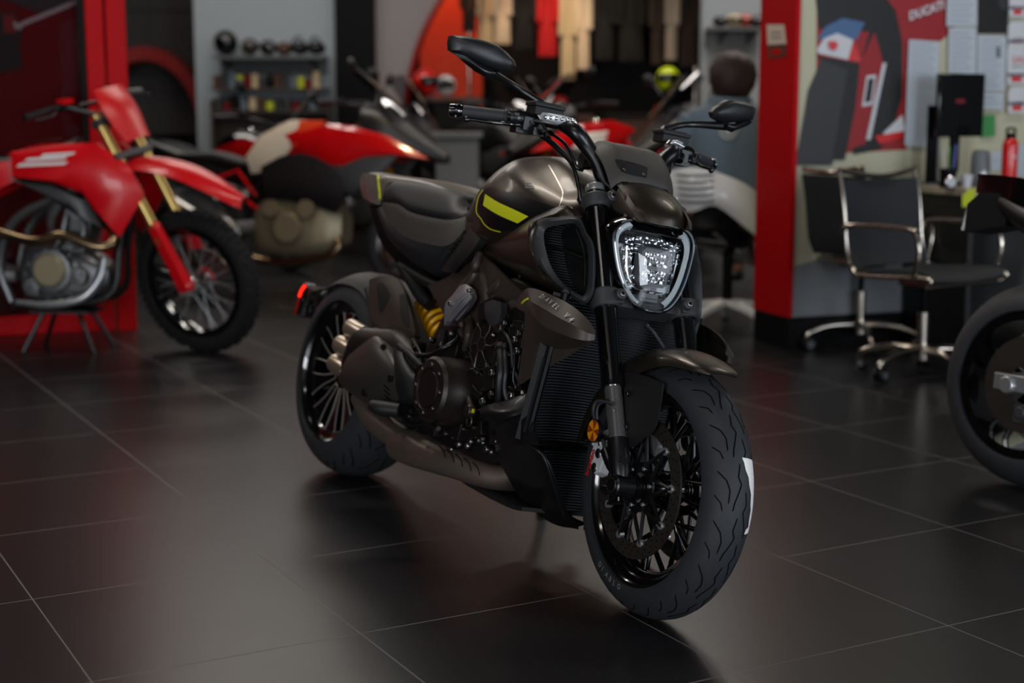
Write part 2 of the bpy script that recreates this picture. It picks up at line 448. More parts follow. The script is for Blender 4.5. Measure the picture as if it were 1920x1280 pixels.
for sd in (-1, 1):
    d = MB(SX); yy = .066 * sd
    d.lathe([(.128, yy - .0025), (.165, yy - .0025), (.165, yy + .0025), (.128, yy + .0025)], FC, (0, 1, 0), 72, closed=True)
    d.m(1)
    for i in range(36):
        for j, rr in enumerate((.136, .147, .158)):
            a = 2 * pi * (i + j * .33) / 36
            c = FC + V((rr * math.sin(a), yy, rr * math.cos(a))); d.lathe([(.0001, .0032), (.0022, .0032), (.0022, -.0032), (.0001, -.0032)], c, (0, 1, 0), 8)
    disc = d.build('brake_disc', ['disc_steel', 'rubber_dark'], fw)
    cr = MB(SX)
    cr.lathe([(.036, yy - .003), (.058, yy - .003), (.058, yy + .003), (.036, yy + .003)], FC, (0, 1, 0), 40, closed=True)
    for i in range(9):
        a = 2 * pi * i / 9; e = lambda r, da: FC + V((r * math.sin(a + da), yy - .003, r * math.cos(a + da)))
        for da in (-.30, .30):
            cr.tube([e(.055, da * 1.3), e(.128, 0)], [.0055, .0045], 6)
        c = FC + V((.129 * math.sin(a), yy, .129 * math.cos(a)))
        cr.m(1); cr.lathe([(.004, -.006), (.009, -.006), (.010, 0), (.009, .006), (.004, .006), (.004, -.006)], c, (0, 1, 0), 14); cr.m(0)
    for i in range(6):
        a = 2 * pi * i / 6 + .3; cr.m(1); cr.bolt(FC + V((.047 * math.sin(a), yy + .003 * sd, .047 * math.cos(a))), (0, sd, 0), .005, .004); cr.m(0)
    cr.build('disc_carrier', ['satin_black', 'silver'], fw)

# ---------------------------------------------------------------- forks
UD = V((-math.sin(RK), 0, math.cos(RK))); FWD = V((math.cos(RK), 0, math.sin(RK)))
def fk(s, y, f=0.): return FC + UD * s + FWD * f + V((0, y, 0))
for sd in (-1, 1):
    y = .114 * sd
    f = MB(SX)
    f.lathe([(.020, .235), (.0275, .236), (.0275, .25), (.0262, .262), (.0268, .425), (.0268, .47), (.0255, .48), (.0255, .735), (.0225, .737)], fk(0, y), UD, 32, caps=True)
    leg = f.build('fork_leg', 'gloss_black', bike)
    s = MB(SX); s.lathe([(.0205, .09), (.0205, .24)], fk(0, y), UD, 32, caps=True); s.build('stanchion', 'stanchion_chrome', leg)
    c = MB(SX); c.lathe([(.018, .737), (.0235, .738), (.0235, .752), (.0205, .756), (.001, .756)], fk(0, y), UD, 28); c.build('fork_cap', 'silver', leg)
    lo = MB(SX)
    lo.lathe([(.0195, .112), (.024, .111), (.0245, .10), (.0255, .06), (.024, .03), (.016, .0)], fk(0, y), UD, 28, caps=True)
    lo.cyl(FC + V((0, y - .026, 0)), FC + V((0, y + .026, 0)), .026, 28, ch=.003)
    lo.tube([fk(.03, y), fk(.055, y - .004 * sd, -.04), fk(.10, y, -.055)], [.016, .012, .012], 10, k=3)
    lo.tube([fk(-.005, y), fk(.0, y, -.045), fk(.01, y, -.075)], [.014, .011, .010], 10, k=3)
    lo.cyl(fk(.05, y + .0 * sd, .012), fk(.05, y + .01 * sd, .034), .010, 12)
    lo.m(1); lo.cyl(FC + V((0, y + .027 * sd, 0)), FC + V((0, y + .030 * sd, 0)), .018, 24); lo.m(2); lo.cyl(FC + V((0, y + .030 * sd, 0)), FC + V((0, y + .0305 * sd, 0)), .0145, 24)
    lo.m(0); lo.cyl(FC + V((0, y - .02 * sd, 0)), FC + V((0, .045 * sd, 0)), .018, 20)
    for q in range(5): lo.lathe([(.018, 0), (.0215, .001), (.0215, .0035), (.018, .0045)], FC + V((0, sd * (.052 + q * .008), 0)), (0, 1, 0), 20)
    lo.build('fork_bottom', ['satin_black', 'steel', 'rubber_dark'], leg)
    # caliper
    k = MB(SX)
    for side in (-1, 1):
        pts = [(.045, -.168), (.075, -.150), (.105, -.140), (.112, -.158), (.105, -.185), (.070, -.205), (.030, -.208), (.018, -.195), (.022, -.175)]
        # outline around the disc edge behind the leg: built from polar positions
        ol = []
        for th, rr in ((-62, .125), (-70, .118), (-90, .117), (-108, .122), (-112, .145), (-108, .172), (-98, .186), (-82, .187), (-70, .180), (-60, .165)):
            ol.append((FC.x + rr * math.sin(R(th + 18)), FC.z + rr * math.cos(R(th + 18))))
        k.plate(ol, sd * .066 + side * .008, sd * .066 + side * .034, .86)
    k.box(FC + V((.178 * math.sin(R(-70)), sd * .066, .178 * math.cos(R(-70)))), (.016, .05, .05), M.Rotation(R(-70), 3, 'Y'))
    k.m(1)
    for th in (-60, -76, -90):
        c = FC + V((.15 * math.sin(R(th + 5)), sd * .1, .15 * math.cos(R(th + 5)))); k.lathe([(.001, .003), (.010, .003), (.013, -.001)], c, (0, sd, 0), 18)
    cal = k.build('brake_caliper', ['caliper_silver', 'steel'], bike, bevel=.003)
    if sd < 0:
        tx = MB(SX); c0 = FC + V((.186 * math.sin(R(-93)), -.1012, .186 * math.cos(R(-93)))); 
        u = V((.10, 0, .99)); tx.txt('brembo', .021, FC + V((-.166, -.1015, -.012)), (.18, 0, 1), (-1, 0, .18), .0008, bold=.0007); tx.build('lettering', 'red_text', cal)
    rf = MB(SX); c = fk(.145, y + .026 * sd, -.058)
    for q in range(8):
        rf.m(q % 2); p = [c]
        for a in (0, .5, 1):
            th = 2 * pi * (q + a) / 8 + .35; p.append(c + V((.0265 * math.cos(th), 0, .0265 * math.sin(th))))
        rf.prism(p, (0, .008 * -sd, 0))
    rf.m(2); rf.lathe([(.0265, -.002), (.0285, -.002), (.0285, .008), (.001, .009)], c, (0, -sd, 0), 28)
    rf.m(2); rf.tube([c + V((0, -.008 * sd, -.01)), fk(.12, y, -.03)], .006, 6)
    rf.build('reflector', ['amber', 'amber_dark', 'satin_black'], bike, ang=20)
for s0, s1, nm in ((.432, .478, 'triple_clamp'), (.692, .728, 'triple_clamp')):
    c = MB(SX)
    for sd in (-1, 1):
        y = .114 * sd; lo_ = s0 < .5; r0 = .038 if lo_ else .036
        c.lathe([(.028, s0), (r0 - .004, s0), (r0, s0 + .005), (r0, s1 - .005), (r0 - .004, s1), (.028, s1)], fk(0, y), UD, 32, closed=True)
        c.box(fk((s0 + s1) / 2, y - .012 * sd, .022), (.03, .03, (s1 - s0) * .8), M.Rotation(-RK, 3, 'Y'))
        c.cyl(fk((s0 + s1) / 2, y - .016 * sd, .020), fk((s0 + s1) / 2, y - .016 * sd, .052), .014, 18, ch=.003)
        c.m(1); c.cyl(fk((s0 + s1) / 2, y - .016 * sd, .052), fk((s0 + s1) / 2, y - .016 * sd, .055), .008, 14, ch=.001); c.m(2); c.cyl(fk((s0 + s1) / 2, y - .016 * sd, .0545), fk((s0 + s1) / 2, y - .016 * sd, .0556), .0042, 6); c.m(0)
    c.box(fk((s0 + s1) / 2, 0, -.012), (.06, .17, (s1 - s0) * .8), M.Rotation(-RK, 3, 'Y'))
    c.build(nm, ['matte_grey', 'steel', 'rubber_dark'], bike, bevel=.002)

# ---------------------------------------------------------------- front fender
fd = MB(SX); rings = []
for dg, w, r0, drop in ((28.5, .036, .331, .004), (26.5, .050, .333, .010), (22, .066, .332, .020), (11, .077, .329, .034), (0, .083, .326, .050), (-15, .086, .323, .066), (-32, .087, .321, .072), (-50, .086, .320, .068), (-66, .082, .321, .056), (-80, .074, .322, .040)):
    row = []
    for i in range(9):
        s = (i - 4) / 4.; rr = r0 + .004 * (1 - abs(s)) - drop * abs(s) ** 2.6
        row.append(FC + V((rr * math.sin(R(dg)), w * math.sin(s * pi / 2 * .96), rr * math.cos(R(dg)))))
    rings.append(row)
fd.patch(rings, k=3, thick=.0035, kr=4)
fender = fd.build('front_fender', 'bronze', bike)
for sd in (-1, 1):
    sp = MB(SX)
    ys = -.0835
    rows = [[Q(1169, 700, ys - .004), Q(1205, 706, ys - .003), Q(1243, 722, ys + .003)],
            [Q(1170, 742, ys - .008), Q(1205, 748, ys - .008), Q(1239, 752, ys)],
            [Q(1172, 785, ys - .010), Q(1200, 786, ys - .010), Q(1232, 792, ys - .003)],
            [Q(1176, 822, ys - .011), Q(1198, 820, ys - .010), Q(1222, 813, ys - .006)],
            [Q(1179, 843, ys - .011), Q(1192, 837, ys - .010), Q(1208, 824, ys - .008)]]
    sp.patch(rows, k=4, thick=-.004)
    sp.m(1)
    for px, py in ((1176, 741), (1174, 803)): sp.bolt(Q(px, py, ys - .014), (0, -1, 0), .007, .004)
    if sd > 0: sp.flip()
    sp.build('fender_stay', ['matte_black', 'satin_black'], fender)
# ---------------------------------------------------------------- decals that lie on a part's surface
from mathutils.bvhtree import BVHTree
def bvh_of(o):
    dg = bpy.context.evaluated_depsgraph_get(); dg.update(); e = o.evaluated_get(dg); me = e.to_mesh()
    t = BVHTree.FromPolygons([v.co.copy() for v in me.vertices], [tuple(p.vertices) for p in me.polygons]); e.to_mesh_clear(); return t
def cast(bv, px, py, Mi=BMi):
    o = Mi @ V((0, 0, CAM_H)); d = ((Mi @ (V((0, 0, CAM_H)) + ray(px, py))) - o).normalized()
    h, n, i, ds = bv.ray_cast(o, d)
    if h is None: return None
    if n.dot(d) > 0: n = -n
    return h + n * .0012
def decal(mb, bv, top, bot, nv=4, k=4, smooth=True):
    T = [V((a, b, 0)) for a, b in top]; B = [V((a, b, 0)) for a, b in bot]
    if smooth: T = catmull(T, k); B = catmull(B, k)
    else:
        f = lambda L: [L[i].lerp(L[i + 1], j / k) for i in range(len(L) - 1) for j in range(k)] + [L[-1]]
        T = f(T); B = f(B)
    G = [[cast(bv, *(T[i].lerp(B[i], j / nv))[:2]) for j in range(nv + 1)] for i in range(len(T))]
    idx = {}; vs = []; fs = []
    for i, r in enumerate(G):
        for j, p in enumerate(r):
            if p is not None: idx[i, j] = len(vs); vs.append(p)
    for i in range(len(G) - 1):
        for j in range(nv):
            q = [(i, j), (i + 1, j), (i + 1, j + 1), (i, j + 1)]
            if all(x in idx for x in q): fs.append(tuple(idx[x] for x in q))
    mb.add(vs, fs); return mb
def dline(mb, bv, pts, w=1.2, k=5):
    P_ = catmull([V((a, b, 0)) for a, b in pts], k); n = len(P_); T = []; B = []
    for i, p in enumerate(P_):
        d = (P_[min(i + 1, n - 1)] - P_[max(i - 1, 0)]); nn = V((-d.y, d.x, 0)).normalized() * w / 2
        T.append(tuple((p + nn)[:2])); B.append(tuple((p - nn)[:2]))
    return decal(mb, bv, T, B, nv=1, k=1)

# ---------------------------------------------------------------- fuel tank
def tank_ring(x, w, zt, zb, n=84, e=2.25, mid=.36, sh=.0):
    zc = zb + (zt - zb) * mid; out = []
    for i in range(n):
        a = 2 * pi * i / n; ca, sa = math.cos(a), math.sin(a)
        y = w * math.copysign(abs(ca) ** (2 / e), ca); h = (zt - zc) if sa > 0 else (zc - zb)
        z = zc + h * math.copysign(abs(sa) ** (2 / (e if sa > 0 else 3.)), sa)
        out.append(V((x + sh * (z - zc), y, z)))
    return out
tk = MB(); rg = [tank_ring(*a) for a in ((.600, .062, .885, .80), (.625, .090, .908, .775), (.68, .128, .952, .755), (.75, .160, 1.010, .745), (.82, .180, 1.048, .74), (.90, .190, 1.060, .74), (.98, .192, 1.050, .74), (1.06, .186, 1.022, .75), (1.13, .172, .990, .77), (1.19, .150, .960, .79), (1.22, .120, .935, .81))]
tk.loft(rg, k=8)
for v_ in tk.v:      # shallow valley pressed into each flank, running from the filler down towards the fork
    d_ = (v_.x - .78) * .33 + (v_.z - 1.06) * .944; u_ = min(1, max(0, (v_.x - .80) / .12)) * min(1, max(0, (1.20 - v_.x) / .06))
    if 0 < d_ < .052 and v_.z > .86: v_.y -= math.copysign(1, v_.y) * .010 * math.sin(pi * d_ / .052) * u_ * min(1, abs(v_.y) / .10); v_.z -= .004 * math.sin(pi * d_ / .052) * u_
    if -.045 < d_ <= 0 and v_.z > .86: v_.y += math.copysign(1, v_.y) * .003 * math.sin(-pi * d_ / .045) * u_
tank = tk.build('fuel_tank', 'bronze', bike, ang=60)
tb = bvh_of(tank)
bl = MB(); decal(bl, tb, [(899, 374), (915, 356), (950, 362), (1000, 378), (1048, 394)], [(897, 405), (917, 430), (945, 436), (985, 428), (1048, 402)], nv=8)
bl.pair('tank_side_panel', 'satin_black', tank, recalc=False)
def lift(mb, d):
    mb.v = [V((v.x, v.y + (-d if v.y < 0 else d), v.z)) for v in mb.v]; return mb
yl = MB(); decal(yl, tb, [(911, 367), (935, 382), (965, 396), (992, 409)], [(907, 388), (925, 400), (946, 411), (972, 422)], nv=4)
dline(yl, tb, [(907, 359), (899, 371), (895, 388), (895, 402), (903, 413), (910, 424), (922, 433), (940, 438)], 1.7)
lift(yl, .0012); yl.pair('tank_stripe', 'neon_yellow', tank, recalc=False)
ln = MB(); dline(ln, tb, [(1029, 313), (1040, 332), (1052, 355), (1056, 366)], 1.5)
dline(ln, tb, [(1055, 362), (1054, 375), (1048, 392)], 1.5)
ln.pair('tank_seam', 'rim_edge', tank, recalc=False)
mk = MB()   # the faint stacked bars of the small emblem on the tank flank
for i_, (a_, b_) in enumerate(((984, 997), (984, 1000), (985, 1002))): dline(mk, tb, [(a_, 346 + i_ * 4.2), ((a_ + b_) / 2, 346.4 + i_ * 4.2), (b_, 347 + i_ * 4.2)], 2.2, 2)
mk.build('tank_emblem', 'decal_grey', tank, recalc=False)
# rear shield of the tank between tank and seat
tk2 = MB(); tk2.patch([[P(893, 432, -.155), P(903, 448, -.168), P(912, 456, -.178)], [P(880, 455, -.160), P(892, 462, -.17), P(903, 470, -.18)], [P(862, 480, -.155), P(872, 484, -.165), P(886, 488, -.17)], [P(838, 512, -.14), P(848, 514, -.15), P(862, 508, -.155)]], k=3, thick=.02)
tk2.m(1)
for a, b in ((849, 470), (857, 466), (866, 461)): tk2.lathe([(.0001, .022), (.003, .022), (.0035, .0)], P(a, b, -.16) + V((.012, 0, 0)), (0, -1, 0), 10)
tk2.pair('seat_side_cover', ['matte_black', 'steel_dark'], bike)

# ---------------------------------------------------------------- seats and tail cover
row0 = [(714, 402, -.12), (733, 448, -.135), (765, 482, -.145), (800, 506, -.145), (830, 513, -.14), (868, 462, -.14)]
row1 = [(720, 391, -.135), (737, 425, -.16), (765, 448, -.17), (803, 460, -.172), (845, 463, -.168), (884, 424, -.145)]
row2 = [(724, 383, -.135), (752, 386, -.155), (775, 401, -.162), (820, 412, -.16), (852, 415, -.15), (882, 409, -.12)]
row3 = [(733, 352, -.125), (745, 346, -.13), (790, 352, -.13), (830, 362, -.13), (860, 374, -.12), (882, 391, -.085)]
pr_ = lambda r: [P(*q) for q in r]
def inset(rs, y, dz): return [V((q.x, y, q.z + dz)) for q in rs]
se = MB()
a0, a1, a2, a3 = pr_(row0), pr_(row1), pr_(row2), pr_(row3)
se.m(1).patch([inset(a0, -.09, .0), a0, [p.lerp(q, .5) + V((0, -.012, 0)) for p, q in zip(a0, a1)], a1], k=4, thick=-.006, mirror=True)
se.m(0).patch([a1, [p.lerp(q, .5) + V((0, -.004, 0)) for p, q in zip(a1, a2)], a2, inset(a2, -.10, -.004), inset(a2, 0, -.02)], k=4, thick=-.006, mirror=True)
seat = se.build('seat', ['seat_leather', 'seat_side'], bike, ang=50)
ps = MB()
b2 = [p + V((0, -.004, .004)) for p in a2]
ps.patch([inset(b2, -.11, 0), b2, [p.lerp(q, .5) + V((0, -.010, 0)) for p, q in zip(b2, a3)], a3, inset(a3, -.08, .006), inset(a3, 0, .004)], k=4, thick=-.006, mirror=True)
ps.build('passenger_seat', 'seat_side', bike, ang=50)
tc = MB()
c3 = [P(712, 386, -.140), P(724, 350, -.134), P(745, 343, -.132), P(790, 349, -.132), P(830, 359, -.13), P(860, 371, -.12), P(883, 390, -.085)]
c4 = [P(702, 384, -.138), P(710, 336, -.118), P(738, 334, -.118), P(790, 341, -.118), P(832, 353, -.115), P(866, 368, -.10), P(886, 391, -.07)]
c2 = [p + V((.0, .004, 0)) for p in c3]
tc.patch([c3, c4, [V((p.x, -.05, p.z + .012)) for p in c4], [V((p.x, 0, p.z + .014)) for p in c4]], k=3, thick=.005, mirror=True)
r4 = [P(680, 332, -.085), P(684, 328, -.09), P(697, 329, -.10), P(710, 332, -.112)]
r5 = [P(678, 350, -.09), P(688, 352, -.11), P(700, 356, -.122), P(713, 360, -.130)]
r6 = [P(682, 371, -.085), P(690, 376, -.11), P(700, 383, -.128), P(709, 387, -.138)]
tc.patch([r4, r5, r6], k=4, thick=.005, mirror=True)
tc.patch([[V((q.x, 0, q.z + .016)) for q in r4], [V((q.x, -.05, q.z + .013)) for q in r4], r4], k=3, thick=-.005, mirror=True)
tc.patch([[V((q.x - .01, 0, q.z)) for q in (r4[0], r5[0], r6[0])], [V((q.x - .006, -.05, q.z)) for q in (r4[0], r5[0], r6[0])], [r4[0], r5[0], r6[0]]], k=3, thick=.005, mirror=True)
tail = tc.build('tail_cover', 'grey_paint', bike, ang=50)
tbv = bvh_of(tail); ys = MB(); dline(ys, tbv, [(709.5, 330), (710.5, 345), (712, 360), (713, 378)], 4.2); ys.pair('tail_stripe', 'neon_yellow', tail, recalc=False)
# underside of the seat, subframe and tail
sf = MB()
sf.patch([[P(692, 385, -.10), P(700, 415, -.11), P(716, 460, -.11), P(748, 500, -.11), P(775, 535, -.10)], [P(714, 390, -.12), P(726, 430, -.13), P(750, 470, -.135), P(790, 506, -.13), P(822, 540, -.12)]], k=4, thick=.02, mirror=True)
sf.loft([[V((x, y, z)) for y, z in ((-w, zt), (w, zt), (w * .8, zb), (-w * .8, zb))] for x, w, zt, zb in ((-.03, .08, .92, .86), (.1, .11, .90, .80), (.3, .13, .86, .70), (.5, .12, .83, .66), (.72, .11, .84, .66))], k=1)
sf.tube([P(752, 500, -.11), P(775, 530, -.11), P(790, 555, -.105), P(806, 575, -.10)], [.016, .022, .022, .018], 10, k=3)
sf.tube([P(752, 500, -.11), P(800, 530, -.12), P(850, 548, -.13), P(895, 545, -.13)], [.014, .016, .016, .014], 10, k=3); pass
sf.mirror(); sf.build('subframe', 'matte_black', bike)
fr = MB()
fr.patch([[P(808, 540, -.13), P(850, 522, -.135), P(890, 485, -.14), P(905, 474, -.15)], [P(830, 575, -.14), P(866, 548, -.15), P(905, 515, -.16), P(935, 505, -.17)], [P(846, 606, -.135), P(880, 585, -.15), P(925, 560, -.165), P(975, 545, -.18)], [P(862, 640, -.13), P(900, 612, -.14), P(940, 590, -.15), P(1000, 570, -.18)]], k=4, thick=.012)
fr.tube([P(895, 490, -.17), P(890, 520, -.172), P(868, 545, -.175), P(852, 575, -.17)], [.012, .016, .016, .012], 10, k=4)
fr.tube([P(900, 478, -.172), P(893, 500, -.182), P(889, 510, -.18)], [.012, .014, .011], 10, k=3)
for a, b, c, d in ((905, 500, 912, 600), (925, 560, 905, 640), (948, 520, 910, 560), (985, 560, 930, 590), (880, 600, 872, 660), (866, 612, 858, 650)):
    fr.tube([P(a, b, -.165), P((a + c) / 2 + 3, (b + d) / 2, -.18), P(c, d, -.17)], [.010, .012, .009], 8, k=3)
fr.mirror(); fr.build('frame', 'bronze_dark', bike)
pb = MB()
pb.patch([[P(862, 538, -.20), P(872, 535, -.20), P(884, 541, -.20)], [P(848, 556, -.205), P(868, 552, -.21), P(887, 556, -.205)], [P(836, 570, -.205), P(858, 566, -.215), P(882, 572, -.205)], [P(833, 590, -.205), P(852, 584, -.212), P(869, 590, -.205)], [P(833, 613, -.20), P(844, 600, -.205), P(857, 604, -.20)]], k=4, thick=-.014)
for d in (0, 5, 9): pb.tube([P(836 + d, 606 - d * .2, -.214), P(862 + d * .8, 570 + d * .6, -.226), P(882 + d * .3, 553 + d * .7, -.215)], .0035, 6, k=4)
pb.m(1); pb.bolt(P(845, 572, -.214), (0, -1, 0), .007, .006); pb.bolt(P(880, 547, -.214), (0, -1, 0), .006, .006); pb.bolt(P(882, 557, -.214), (0, -1, 0), .006, .006)
pb.pair('passenger_footrest', ['bracket_grey', 'steel'], bike)

# ---------------------------------------------------------------- side air intakes
for sd in (-1, 1):
    it = MB()
    top = [P(1086, 412, -0.168), P(1064, 388, -0.164), P(1010, 407, -0.181), P(955, 434, -0.172), P(908, 457, -0.155)]
    m1 = [P(1088, 405, -0.172), P(1040, 403, -0.197), P(1000, 430, -0.22), P(950, 452, -0.197), P(903, 467, -0.164)]
    m2 = [P(1036, 408, -0.202), P(1003, 420, -0.225), P(992, 455, -0.231), P(950, 470, -0.2), P(902, 473, -0.164)]
    m3 = [P(1000, 425, -0.225), P(992, 445, -0.231), P(998, 495, -0.228), P(950, 490, -0.195), P(903, 477, -0.161)]
    m4 = [P(1000, 480, -0.227), P(1012, 512, -0.222), P(1020, 528, -0.214), P(965, 508, -0.185), P(905, 480, -0.155)]
    m5 = [P(1028, 530, -0.217), P(1060, 556, -0.197), P(1065, 562, -0.181), P(985, 524, -0.168), P(915, 490, -0.143)]
    it.patch([[P(1070, 392, -0.109), P(1050, 390, -0.109), P(1000, 405, -0.118), P(955, 430, -0.118), P(910, 455, -0.118)], top, [top[0].lerp(m2[0], .5) + V((0, -.006, 0)), m1[1], m1[2], m1[3], m1[4]], [m2[0], m2[1], m2[2], m2[3], m2[4]], m3, m4, m5], k=4, thick=.004)
    if sd > 0: it.flip()
    shell = it.build('air_intake', 'bronze', bike, ang=40)
    ri = MB()
    outer = [(997, 427, -.272), (1012, 414, -.265), (1040, 410, -.245), (1084, 409, -.212), (1100, 439, -.200), (1115, 468, -.190), (1115, 542, -.190), (1101, 571, -.198), (1086, 569, -.212), (1058, 550, -.232), (1029, 529, -.250), (1004, 497, -.268), (994, 458, -.276)]
    inner = [(1020, 439, -.256), (1027, 430, -.25), (1044, 426, -.240), (1080, 422, -.217), (1093, 444, -.208), (1104, 472, -.200), (1104, 536, -.200), (1097, 556, -.205), (1088, 556, -.212), (1066, 542, -.226), (1046, 523, -.238), (1030, 495, -.252), (1021, 460, -.258)]
    O = [P(a, b, c_ * .84) for a, b, c_ in outer]; I = [P(a, b, c_ * .84) for a, b, c_ in inner]; Md = [o.lerp(i, .45) + V((.010, -.006, 0)) for o, i in zip(O, I)]
    B = [i + V((-.05, .03, 0)) for i in I]; BO = [o + V((-.03, .01, 0)) for o in O]
    rings = [BO, O, Md, I, B]
    cl = [catmull(r, 3, True) for r in rings]; ri.loft(cl, caps=False)
    if sd > 0: ri.flip()
    ri.build('intake_frame', 'matte_grey', shell, ang=50)
    gr = MB()
    z0, z1 = min(p.z for p in I), max(p.z for p in I)
    Cc = sum(I, V()) / len(I)
    bk = [i + V((-.045, .028, 0)) for i in I]; cen = sum(bk, V()) / len(bk)
    n_ = len(bk)
    gr.add(bk + [cen], [(i, (i + 1) % n_, n_) for i in range(n_)])
    gr.m(1)
    def edge_at(z):
        hits = []
        for i in range(n_):
            a, b = bk[i], bk[(i + 1) % n_]
            if (a.z - z) * (b.z - z) < 0: hits.append(a.lerp(b, (z - a.z) / (b.z - a.z)))
        return hits[:2] if len(hits) > 1 else None
    z = z0 + .006
    while z < z1 - .004:
        h = edge_at(z)
        if h:
            a, b = sorted(h, key=lambda p: p.x); gr.tube([a + V((.004, -.004, 0)), a.lerp(b, .46) + V((.004, -.004, 0))], .0013, 5)
        z += .0062
    gr.m(0); gr.tube([P(1022, 462, -0.202), P(1060, 474, -0.193), P(1093, 487, -0.172)], .0042, 8, k=3)
    gr.tube([P(1080, 432, -0.172), P(1092, 462, -0.164), P(1097, 500, -0.161), P(1096, 540, -0.164)], .0016, 6, k=3)
    if sd > 0: gr.flip()
    gr.build('intake_grille', ['radiator', 'radiator_fin'], shell)

# ---------------------------------------------------------------- radiator shrouds with the lettering
for sd in (-1, 1):
    s = MB()
    A = [P(968, 575, -.19), P(985, 549, -.205), P(1003, 546, -.215), P(1040, 560, -.225), P(1075, 580, -.22), P(1102, 604, -.21), P(1113, 626, -.20)]
    Bm = [P(975, 583, -.215), P(990, 568, -.235), P(1012, 578, -.25), P(1045, 598, -.250), P(1075, 614, -.240), P(1098, 628, -.222), P(1114, 632, -.202)]
    C = [P(988, 588, -.232), P(1001, 592, -.248), P(1020, 612, -.256), P(1048, 624, -.25), P(1075, 634, -.238), P(1098, 638, -.222), P(1113, 638, -.202)]
    D = [P(985, 640, -.212), P(1000, 645, -.214), P(1018, 650, -.21), P(1040, 655, -.20), P(1065, 655, -.196), P(1090, 650, -.195), P(1110, 643, -.198)]
    E = [P(973, 724, -.198), P(982, 722, -.200), P(996, 712, -.200), P(1018, 700, -.198), P(1044, 683, -.195), P(1075, 664, -.190), P(1108, 645, -.196)]
    s.patch([A, Bm, C, D, E], k=3, thick=.005, kr=1)
    if sd > 0: s.flip()
    sh = s.build('radiator_shroud', 'bronze_dark', bike, ang=24)
    yy = MB(); pts = [P(979, 571, -.233), P(983, 567, -.237), P(990, 563, -.24)]; yy.tube(pts, .0028, 6, k=3)
    if sd > 0: yy.flip()
    yy.build('accent', 'neon_yellow', sh)
    if sd < 0:
        sb = bvh_of(sh); tx = MB(); T = 'DIAVEL V4'; n = len(T)
        pth = catmull([V((1013, 562, 0)), V((1028, 572, 0)), V((1046, 587, 0)), V((1067, 606, 0))], 10)
        for i, ch in enumerate(T):
            if ch == ' ': continue
            q = pth[int(i / (n - 1) * (len(pth) - 1))]; q2 = pth[min(int(i / (n - 1) * (len(pth) - 1)) + 2, len(pth) - 1)]; q0 = pth[max(int(i / (n - 1) * (len(pth) - 1)) - 2, 0)]
            c0 = cast(sb, q.x, q.y); ca = cast(sb, q0.x, q0.y); cb_ = cast(sb, q2.x, q2.y); up = cast(sb, q.x + 5, q.y - 7)
            if c0 and ca and cb_ and up: tx.txt(ch, .018 if ch not in 'V4' or i < 6 else .021, c0, cb_ - ca, up - c0, .0012, bold=.0002, align='CENTER')
        tx.build('lettering', 'decal_light', sh, recalc=False)

# ---------------------------------------------------------------- radiators and belly scoop
rd = MB()
def radx(y, z): return 1.22 + (z - .33) * .13 + 1.9 * y * y
def sheet(mb, z0, z1, hw, dx=0, n=16):
    rows = [[V((radx(hw * (j / n * 2 - 1), z) + dx, hw * (j / n * 2 - 1), z)) for j in range(n + 1)] for z in (z0, (z0 + z1) / 2, z1)]
    mb.patch(rows, k=1, thick=.03)
sheet(rd, .335, .70, .205)
rd.m(1); z = .34
while z < .70:
    rd.tube([V((radx(y, z) + .004, y, z)) for y in [i / 12 * .205 for i in range(-12, 13)]], .0019, 5); z += .0072
rd.m(0)
for y in (-.207, .207):
    rd.tube([V((radx(y, z), y, z)) for z in (.33, .45, .6, .705)], .010, 8, k=2)
    rd.tube([V((radx(y, z) + .006, y * 1.07, z)) for z in (.36, .42, .50, .545)], .005, 6, k=2)
rd.tube([V((radx(y, .705), y, .705)) for y in [i / 12 * .205 for i in range(-12, 13)]], .010, 8)
rd.build('radiator', ['radiator', 'radiator_fin'], bike)
oc = MB(); hw = .15
och = lambda z: .085 + .055 * (z - .165) / .16
oc.patch([[V((1.245 + 1.5 * y * y + (z - .2) * .05, y, z)) for y in [i / 8 * och(z) for i in range(-8, 9)]] for z in (.165, .25, .325)], k=1, thick=.03)
oc.m(1); z = .17
while z < .32:
    oc.tube([V((1.245 + 1.5 * y * y + (z - .2) * .05 + .003, y, z)) for y in [i / 8 * och(z) for i in range(-8, 9)]], .0017, 5); z += .0072
oc.m(0).tube([V((1.25 + 1.5 * y * y + .006, y, .335)) for y in [i / 8 * .17 for i in range(-8, 9)]], .009, 8)
oc.build('oil_cooler', ['radiator', 'radiator_fin'], bike)
